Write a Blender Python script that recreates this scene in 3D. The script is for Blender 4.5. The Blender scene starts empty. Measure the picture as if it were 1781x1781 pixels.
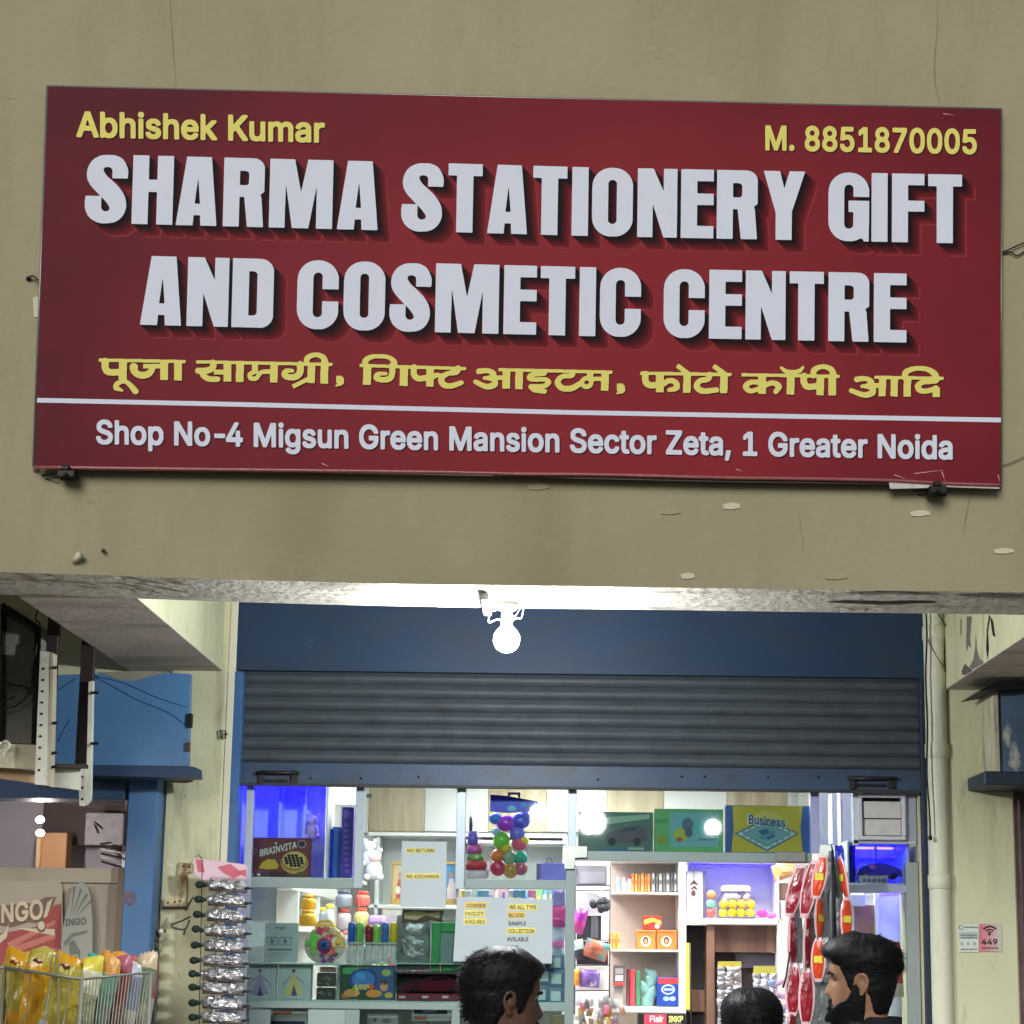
import bpy, math, random
from mathutils import Vector, Matrix, noise
from mathutils.geometry import tessellate_polygon
random.seed(7)
rad = math.radians
SC = bpy.context.scene
COL = SC.collection
# ------------------------------------------------------------------ camera
F, CX, CY = 2900.0, 965.0, 1187.0          # focal length and optical centre in photo pixels (1781 px wide)
PITCH, ROLL = rad(9.2), 0.012
CAMP = Vector((0.0, -5.3, 1.65))
_r = Vector((1, 0, 0)); _u = Vector((0, -math.sin(PITCH), math.cos(PITCH))); FWD = Vector((0, math.cos(PITCH), math.sin(PITCH)))
RT = _r*math.cos(ROLL) + _u*math.sin(ROLL); UP = _u*math.cos(ROLL) - _r*math.sin(ROLL)
cam = bpy.data.cameras.new('camera'); co = bpy.data.objects.new('camera', cam); COL.objects.link(co)
m = Matrix((RT, UP, -FWD)).transposed().to_4x4(); m.translation = CAMP; co.matrix_world = m
cam.sensor_width = 36; cam.lens = F/1781*36; cam.shift_x = -(CX-890.5)/1781; cam.shift_y = (CY-890.5)/1781
cam.clip_end = 500; SC.camera = co
# ------------------------------------------------------------------ sky, one weak warm sun standing low behind the viewer, exposure
SUN_EL, SUN_AZ = rad(24), rad(14)          # SUN_AZ: how far to the left of straight behind the camera
w = bpy.data.worlds.new('World'); SC.world = w; w.use_nodes = True
nt = w.node_tree; bg = nt.nodes['Background']; sky = nt.nodes.new('ShaderNodeTexSky')
sky.sky_type = 'NISHITA'; sky.sun_disc = False; sky.sun_elevation = SUN_EL; sky.sun_rotation = math.pi + SUN_AZ
nt.links.new(sky.outputs[0], bg.inputs[0]); bg.inputs[1].default_value = 0.045
sl = bpy.data.lights.new('sun', 'SUN'); sl.energy = 1.15; sl.angle = rad(30); sl.color = (1.0, 0.985, 0.955)
so = bpy.data.objects.new('sun', sl); COL.objects.link(so)
sd = Vector((-math.sin(SUN_AZ)*math.cos(SUN_EL), -math.cos(SUN_AZ)*math.cos(SUN_EL), math.sin(SUN_EL)))
so.rotation_euler = sd.to_track_quat('Z', 'Y').to_euler(); so.location = (-3, -12, 9)
vs = SC.view_settings; vs.view_transform = 'Standard'; vs.look = 'None'; vs.exposure = 0.6; vs.gamma = 1; vs.use_curve_mapping = False
SC.render.engine = 'CYCLES'; SC.cycles.use_denoising = True
SC.cycles.max_bounces = 8; SC.cycles.transparent_max_bounces = 24; SC.cycles.sample_clamp_indirect = 6.0; SC.cycles.caustics_reflective = False; SC.cycles.caustics_refractive = False

# ------------------------------------------------------------------ photo pixel -> point on the upright plane y = Y
def P(px, py, Y):
    d = FWD + RT*((px-CX)/F) + UP*((CY-py)/F)
    return CAMP + d*((Y-CAMP.y)/d.y)
def PXM(Y): return F/((Y-CAMP.y)/math.cos(PITCH)*1.0)/1.0     # rough pixels per metre
def RC(x0, y0, x1, y1, Y):               # pixel rectangle -> upright world rectangle xa, xb, za, zb
    xm, ym = (x0+x1)/2, (y0+y1)/2
    return P(x0, ym, Y).x, P(x1, ym, Y).x, P(xm, y1, Y).z, P(xm, y0, Y).z
def lin(c):
    out = []
    for v in c[:3]:
        v /= 255.0; out.append(v/12.92 if v <= .04045 else ((v+.055)/1.055)**2.4)
    return (*out, 1.0)
# ------------------------------------------------------------------ materials
MATS = {}
def M(name, col, rough=.6, var=.15, scale=6, bump=0.0, bscale=60, metal=0, spec=.4, coat=0, emit=0, ecol=None, stain=None, stain_amt=.5, stain_scale=(2, 2, 2), stain_lo=.5, stain_hi=.62):
    if name in MATS: return MATS[name]
    mt = bpy.data.materials.new(name); mt.use_nodes = True; t = mt.node_tree; b = t.nodes['Principled BSDF']
    L = t.links.new; N = t.nodes.new
    tc = N('ShaderNodeTexCoord'); ns = N('ShaderNodeTexNoise'); ns.inputs['Scale'].default_value = scale; ns.inputs['Detail'].default_value = 6
    L(tc.outputs['Object'], ns.inputs['Vector'])
    c = lin(col)
    rm = N('ShaderNodeMapRange'); rm.inputs[1].default_value = .3; rm.inputs[2].default_value = .7; rm.inputs[3].default_value = 1-var; rm.inputs[4].default_value = 1+var
    L(ns.outputs['Fac'], rm.inputs[0])
    mx = N('ShaderNodeMix'); mx.data_type = 'RGBA'; mx.blend_type = 'MULTIPLY'; mx.inputs[0].default_value = 1; mx.inputs[6].default_value = c
    L(rm.outputs[0], mx.inputs[7]); out = mx.outputs[2]
    if stain:
        mp = N('ShaderNodeMapping'); mp.inputs['Scale'].default_value = stain_scale; L(tc.outputs['Object'], mp.inputs[0])
        n2 = N('ShaderNodeTexNoise'); n2.inputs['Scale'].default_value = 1; n2.inputs['Detail'].default_value = 8; n2.inputs['Roughness'].default_value = .65; L(mp.outputs[0], n2.inputs['Vector'])
        r2 = N('ShaderNodeMapRange'); r2.inputs[1].default_value = stain_lo; r2.inputs[2].default_value = stain_hi; r2.inputs[3].default_value = 0; r2.inputs[4].default_value = stain_amt; L(n2.outputs['Fac'], r2.inputs[0])
        m2 = N('ShaderNodeMix'); m2.data_type = 'RGBA'; m2.inputs[7].default_value = lin(stain); L(r2.outputs[0], m2.inputs[0]); L(out, m2.inputs[6]); out = m2.outputs[2]
    L(out, b.inputs['Base Color'])
    b.inputs['Roughness'].default_value = rough; b.inputs['Metallic'].default_value = metal; b.inputs['Specular IOR Level'].default_value = spec; b.inputs['Coat Weight'].default_value = coat
    if bump:
        n3 = N('ShaderNodeTexNoise'); n3.inputs['Scale'].default_value = bscale; n3.inputs['Detail'].default_value = 5; L(tc.outputs['Object'], n3.inputs['Vector'])
        bp = N('ShaderNodeBump'); bp.inputs['Strength'].default_value = bump; bp.inputs['Distance'].default_value = .01; L(n3.outputs['Fac'], bp.inputs['Height']); L(bp.outputs[0], b.inputs['Normal'])
    if emit:
        b.inputs['Emission Strength'].default_value = emit; b.inputs['Emission Color'].default_value = lin(ecol or col)
    MATS[name] = mt; return mt
def clear(name, tint=(255, 255, 255), gloss=.12, rough=.03, wr=0.0):
    if name in MATS: return MATS[name]
    mt = bpy.data.materials.new(name); mt.use_nodes = True; t = mt.node_tree; t.nodes.remove(t.nodes['Principled BSDF']); N = t.nodes.new; L = t.links.new
    tr = N('ShaderNodeBsdfTransparent'); tr.inputs[0].default_value = lin(tint); g = N('ShaderNodeBsdfGlossy'); g.inputs['Roughness'].default_value = rough
    fr = N('ShaderNodeLayerWeight'); fr.inputs['Blend'].default_value = .25; ad = N('ShaderNodeMath'); ad.operation = 'MULTIPLY_ADD'; ad.inputs[1].default_value = .5; ad.inputs[2].default_value = gloss
    L(fr.outputs['Fresnel'], ad.inputs[0]); mx = N('ShaderNodeMixShader'); L(ad.outputs[0], mx.inputs[0]); L(tr.outputs[0], mx.inputs[1]); L(g.outputs[0], mx.inputs[2])
    if wr:
        tc = N('ShaderNodeTexCoord'); n3 = N('ShaderNodeTexNoise'); n3.inputs['Scale'].default_value = 40; n3.inputs['Detail'].default_value = 4; L(tc.outputs['Object'], n3.inputs['Vector'])
        bp = N('ShaderNodeBump'); bp.inputs['Strength'].default_value = wr; bp.inputs['Distance'].default_value = .02; L(n3.outputs['Fac'], bp.inputs['Height']); L(bp.outputs[0], g.inputs['Normal'])
    L(mx.outputs[0], t.nodes['Material Output'].inputs[0]); MATS[name] = mt; return mt
def wood(name, a, b_, sx=(14, 14, 1.2), rough=.45):
    if name in MATS: return MATS[name]
    mt = M(name, a, rough, .08); t = mt.node_tree; N = t.nodes.new; L = t.links.new; b = t.nodes['Principled BSDF']
    tc = N('ShaderNodeTexCoord'); mp = N('ShaderNodeMapping'); mp.inputs['Scale'].default_value = sx; L(tc.outputs['Object'], mp.inputs[0])
    n = N('ShaderNodeTexNoise'); n.inputs['Scale'].default_value = 1.0; n.inputs['Detail'].default_value = 7; n.inputs['Distortion'].default_value = 1.2; L(mp.outputs[0], n.inputs['Vector'])
    r = N('ShaderNodeValToRGB'); r.color_ramp.elements[0].position = .35; r.color_ramp.elements[0].color = lin(b_); r.color_ramp.elements[1].position = .65; r.color_ramp.elements[1].color = lin(a)
    L(n.outputs['Fac'], r.inputs[0]); L(r.outputs[0], b.inputs['Base Color']); return mt
def C(r, g, b, rough=.5, **k): return M('paint %d %d %d %d' % (r, g, b, rough*100), (r, g, b), rough, **k)
# ------------------------------------------------------------------ mesh builder (world coordinates)
class MB:
    def __init__(s): s.v = []; s.f = []; s.m = []; s.mats = []; s.sm = []; s.subs = []; s.name = None; s.label = None; s.kind = None
    def mi(s, m):
        if m not in s.mats: s.mats.append(m)
        return s.mats.index(m)
    def add(s, vs, fs, m, smooth=False):
        k = len(s.v); i = s.mi(m); s.v += [tuple(v) for v in vs]
        for f in fs: s.f.append([k+j for j in f]); s.m.append(i); s.sm.append(smooth)
        return s
    def box(s, x0, x1, y0, y1, z0, z1, m, c=0.0):
        if x1 < x0: x0, x1 = x1, x0
        if y1 < y0: y0, y1 = y1, y0
        if z1 < z0: z0, z1 = z1, z0
        c = min(c, (x1-x0)*.4, (y1-y0)*.4, (z1-z0)*.4)
        if c <= 0:
            V = [(x, y, z) for z in (z0, z1) for y in (y0, y1) for x in (x0, x1)]
            return s.add(V, [(0, 2, 3, 1), (4, 5, 7, 6), (0, 1, 5, 4), (2, 6, 7, 3), (0, 4, 6, 2), (1, 3, 7, 5)], m)
        bx = (x0, x1); by = (y0, y1); bz = (z0, z1); V = []; ix = {}
        for i in (0, 1):
            for j in (0, 1):
                for k in (0, 1):
                    sx, sy, sz = (1-2*i)*c, (1-2*j)*c, (1-2*k)*c
                    for a, p in (('x', (bx[i], by[j]+sy, bz[k]+sz)), ('y', (bx[i]+sx, by[j], bz[k]+sz)), ('z', (bx[i]+sx, by[j]+sy, bz[k]))):
                        ix[(i, j, k, a)] = len(V); V.append(p)
        q = lambda *k: ix[k]; fs = []
        for i in (0, 1):
            f = [q(i, 0, 0, 'x'), q(i, 1, 0, 'x'), q(i, 1, 1, 'x'), q(i, 0, 1, 'x')]; fs.append(f if i else f[::-1])
            f = [q(0, i, 0, 'y'), q(0, i, 1, 'y'), q(1, i, 1, 'y'), q(1, i, 0, 'y')]; fs.append(f if i else f[::-1])
            f = [q(0, 0, i, 'z'), q(1, 0, i, 'z'), q(1, 1, i, 'z'), q(0, 1, i, 'z')]; fs.append(f if i else f[::-1])
        for j in (0, 1):
            for k in (0, 1):
                f = [q(0, j, k, 'y'), q(1, j, k, 'y'), q(1, j, k, 'z'), q(0, j, k, 'z')]; fs.append(f if (j+k) % 2 else f[::-1])
                f = [q(j, 0, k, 'x'), q(j, 1, k, 'x'), q(j, 1, k, 'z'), q(j, 0, k, 'z')]; fs.append(f if (j+k+1) % 2 else f[::-1])
                f = [q(j, k, 0, 'x'), q(j, k, 1, 'x'), q(j, k, 1, 'y'), q(j, k, 0, 'y')]; fs.append(f if (j+k) % 2 else f[::-1])
                for i in (0, 1):
                    pass
        for i in (0, 1):
            for j in (0, 1):
                for k in (0, 1):
                    f = [q(i, j, k, 'x'), q(i, j, k, 'y'), q(i, j, k, 'z')]; fs.append(f if (i+j+k) % 2 else f[::-1])
        return s.add(V, fs, m)
    def bpx(s, x0, y0, x1, y1, Y, d, m, c=0.002):       # box whose front covers a pixel rectangle on plane Y
        a, b, z0, z1 = RC(x0, y0, x1, y1, Y); return s.box(a, b, Y, Y+d, z0, z1, m, c)
    def prism(s, loop, y0, y1, m, mside=None):           # loop of (x, z), counted any way round
        n = len(loop); A = sum(loop[i][0]*loop[(i+1) % n][1]-loop[(i+1) % n][0]*loop[i][1] for i in range(n))
        if A < 0: loop = loop[::-1]
        V = [(x, y0, z) for x, z in loop]+[(x, y1, z) for x, z in loop]
        tr = tessellate_polygon([[Vector((x, z, 0)) for x, z in loop]])
        fr = []
        for t in tr:
            a, b, c = [loop[i] for i in t]
            if (b[0]-a[0])*(c[1]-a[1])-(c[0]-a[0])*(b[1]-a[1]) < 0: t = t[::-1]
            fr.append(tuple(t))
        s.add(V, fr+[tuple(i+n for i in t[::-1]) for t in fr], m)
        return s.add(V, [(i, n+i, n+(i+1) % n, (i+1) % n) for i in range(n)], mside or m)
    def ppx(s, pts, Y, d, m, mside=None):                # prism from a pixel outline
        q = [P(a, b, Y) for a, b in pts]; return s.prism([(p.x, p.z) for p in q], Y, Y+d, m, mside)
    def sheet(s, loops, Y, m, fn=None):                  # printed flat shape, loops of pixel points (outer, holes)
        pts = [[P(a, b, Y) for a, b in L] for L in loops]
        if fn: pts = [[fn(p) for p in L] for L in pts]
        flat = [p for L in pts for p in L]
        tr = tessellate_polygon([[Vector((p.x, p.z, 0)) for p in L] for L in pts]); fs = []
        for t in tr:
            a, b, c = [flat[i] for i in t]
            fs.append(tuple(t) if (b.x-a.x)*(c.z-a.z)-(c.x-a.x)*(b.z-a.z) > 0 else tuple(t[::-1]))
        return s.add(flat, fs, m)
    def rpx(s, x0, y0, x1, y1, Y, m): return s.sheet([[(x0, y0), (x1, y0), (x1, y1), (x0, y1)]], Y, m)
    def disc(s, cx, cy, rx, ry, Y, m, n=20, a0=0, a1=360):
        L = [(cx+rx*math.cos(rad(a0+(a1-a0)*k/n)), cy+ry*math.sin(rad(a0+(a1-a0)*k/n))) for k in range(n + (a1-a0 < 360))]
        return s.sheet([L], Y, m)
    def text(s, st, x0, y0, x1, y1, Y, m, dy=0.0, fn=None):   # bold lettering fitted to a pixel rectangle; dy: drop of the baseline left to right
        loops = []; X = 0
        for ch in st:
            if ch == ' ': X += 215; continue
            adv, gs = BOLD[ch]
            for g in gs: loops.append([[(X+L[i], L[i+1]) for i in range(0, len(L), 2)] for L in g])
            X += adv-(90 if ch == '-' else 0)
        xs = [p[0] for g in loops for p in g[0]]; ys = [p[1] for g in loops for p in g[0]]
        a, b, c, d = min(xs), max(xs), min(ys), max(ys)
        for g in loops:
            s.sheet([[(x0+(x-a)/(b-a)*(x1-x0), y1-(y-c)/(d-c)*(y1-y0)+dy*(x-a)/(b-a)) for x, y in L] for L in g], Y, m, fn)
        return s
    def tube(s, pts, r, m, n=8, closed=False, caps=True):
        pts = [Vector(p) for p in pts]; rs = r if isinstance(r, (list, tuple)) else [r]*len(pts); V = []; N = len(pts); prev = None
        for i, p in enumerate(pts):
            if closed: t = pts[(i+1) % N]-pts[i-1]
            else: t = pts[min(i+1, N-1)]-pts[max(i-1, 0)]
            t.normalize()
            if prev is None: a = t.orthogonal().normalized()
            else: a = (prev-t*prev.dot(t)).normalized()
            prev = a; b = t.cross(a)
            V += [p+(a*math.cos(2*math.pi*k/n)+b*math.sin(2*math.pi*k/n))*rs[i] for k in range(n)]
        fs = []
        for i in range(N if closed else N-1):
            for k in range(n):
                j = (i+1) % N; fs.append((i*n+k, i*n+(k+1) % n, j*n+(k+1) % n, j*n+k))
        if caps and not closed: fs += [tuple(range(n))[::-1], tuple((N-1)*n+k for k in range(n))]
        return s.add(V, fs, m, True)
    def lathe(s, c, prof, m, n=24, axis='z', sx=1.0, sy=1.0, caps=True):   # prof: (radius, height) from bottom up
        c = Vector(c); V = []; k = len(prof)
        for r, h in prof:
            for i in range(n):
                a = 2*math.pi*i/n; x, y = r*math.cos(a)*sx, r*math.sin(a)*sy
                V.append(c+(Vector((x, y, h)) if axis == 'z' else Vector((h, x, y)) if axis == 'x' else Vector((y, h, x))))
        fs = [(j*n+i, j*n+(i+1) % n, (j+1)*n+(i+1) % n, (j+1)*n+i) for j in range(k-1) for i in range(n)]
        if caps: fs += [tuple(range(n))[::-1], tuple((k-1)*n+i for i in range(n))]
        return s.add(V, fs, m, True)
    def ball(s, c, rx, ry, rz, m, n=16, k=10):
        prof = [(math.sin(math.pi*(j+.02)/(k+.04)), -math.cos(math.pi*(j+.02)/(k+.04))) for j in range(k+1)]; c = Vector(c); V = []
        for r, h in prof:
            for i in range(n):
                a = 2*math.pi*i/n; V.append(c+Vector((rx*r*math.cos(a), ry*r*math.sin(a), rz*h)))
        fs = [(j*n+i, j*n+(i+1) % n, (j+1)*n+(i+1) % n, (j+1)*n+i) for j in range(k) for i in range(n)]
        return s.add(V, fs+[tuple(range(n))[::-1], tuple(k*n+i for i in range(n))], m, True)
    def pillow(s, c, ax, az, nrm, th, mats, cuts=(), wr=.25, nu=10, nv=16, crimp=.07, zig=True, seed=0, edge=None, peak=0, pinch=0):
        # puffed packet: ax / az half extents, nrm towards the viewer; mats by height, cut at fractions (from the bottom)
        c, ax, az, nrm = Vector(c), Vector(ax), Vector(az), Vector(nrm).normalized(); V = []
        for side in (1, -1):
            for j in range(nv+1):
                v = -1+2*j/nv
                for i in range(nu+1):
                    u = -1+2*i/nu
                    e = max(0, 1-abs(u)**2.6)**.6*max(0, 1-(abs(v)/(1-crimp))**5 if abs(v) < 1-crimp else 0)**.7
                    q = noise.noise(Vector((u*2.3+seed*3.1, v*3.1+seed, side*2.0)))
                    wx = (1-.09*e+.03*q)*(1-pinch*abs(v)**2.2)
                    zz = v + (.03*((i % 2)*2-1) if (j in (0, nv) and zig) else 0)
                    if peak and v > .5: t_ = (v-.5)/.5; zz += .13*t_*(1-abs(u-peak)*.9); wx *= 1-.25*t_
                    V.append(c+ax*u*wx+az*zz+nrm*side*(th*e*(1+wr*q)+.0006))
        fs = []; fm = []; o = (nu+1)*(nv+1); k = len(s.v); s.v += [tuple(v) for v in V]
        for side in (0, 1):
            for j in range(nv):
                h = (j+.5)/nv; mi = s.mi(mats[sum(h > q for q in cuts)])
                for i in range(nu):
                    a = side*o+j*(nu+1)+i; f = [a, a+1, a+nu+2, a+nu+1]
                    s.f.append([k+x for x in (f if not side else f[::-1])]); s.m.append(s.mi(edge) if edge and i in (0, nu-1) else mi); s.sm.append(True)
        return s
    def sub(s, name, label=None):
        b = MB(); b.name = name; b.label = label; s.subs.append(b); return b
    def build(s, name, parent=None, base=None):
        me = bpy.data.meshes.new(name); vs = s.v
        if base is None: base = Vector(((min(v[0] for v in vs)+max(v[0] for v in vs))/2, (min(v[1] for v in vs)+max(v[1] for v in vs))/2, min(v[2] for v in vs)))
        me.from_pydata([(v[0]-base.x, v[1]-base.y, v[2]-base.z) for v in vs], [], s.f)
        for m in s.mats: me.materials.append(m)
        me.polygons.foreach_set('material_index', s.m); me.polygons.foreach_set('use_smooth', s.sm); me.update()
        o = bpy.data.objects.new(name, me); COL.objects.link(o)
        if parent: o.parent = parent
        else: o.location = base
        o['_b'] = 0; del o['_b']
        if s.label: o['label'] = s.label
        if s.kind: o['kind'] = s.kind
        for b in s.subs:
            if b.v: b.build(b.name, o, base)
        return o
class Thing:
    def __init__(s, name, label, cat, group=None): s.n, s.l, s.c, s.g, s.p = name, label, cat, group, []
    def part(s, name, label=None):
        b = MB(); b.name = name; b.label = label; s.p.append(b); return b
    def done(s):
        ps = [b for b in s.p if b.v]; vs = [v for b in ps for v in b.v]
        base = Vector(((min(v[0] for v in vs)+max(v[0] for v in vs))/2, (min(v[1] for v in vs)+max(v[1] for v in vs))/2, min(v[2] for v in vs)))
        e = bpy.data.objects.new(s.n, None); e.empty_display_size = .05; COL.objects.link(e); e.location = base
        for b in ps: b.build(b.name, e, base)
        e['label'] = s.l; e['category'] = s.c
        if s.g: e['group'] = s.g
        return e
def one(name, label, cat, b, group=None):
    o = b.build(name); o['label'] = label; o['category'] = cat
    if group: o['group'] = group
    return o
def ground(name, b):
    o = b.build(name); o['kind'] = 'structure'; return o
def crv(pts, n=6):                      # Catmull-Rom through 3-D points
    pts = [Vector(p) for p in pts]; Q = [2*pts[0]-pts[1]]+pts+[2*pts[-1]-pts[-2]]; out = []
    for i in range(1, len(Q)-2):
        a, b, c, d = Q[i-1:i+3]
        for k in range(n):
            t = k/n; out.append(.5*((2*b)+(-a+c)*t+(2*a-5*b+4*c-d)*t*t+(-a+3*b-3*c+d)*t**3))
    return out+[Q[-2]]
def cpx(pts, n=6):                      # smooth path through (px, py, Y)
    return crv([P(*p) for p in pts], n)
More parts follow.
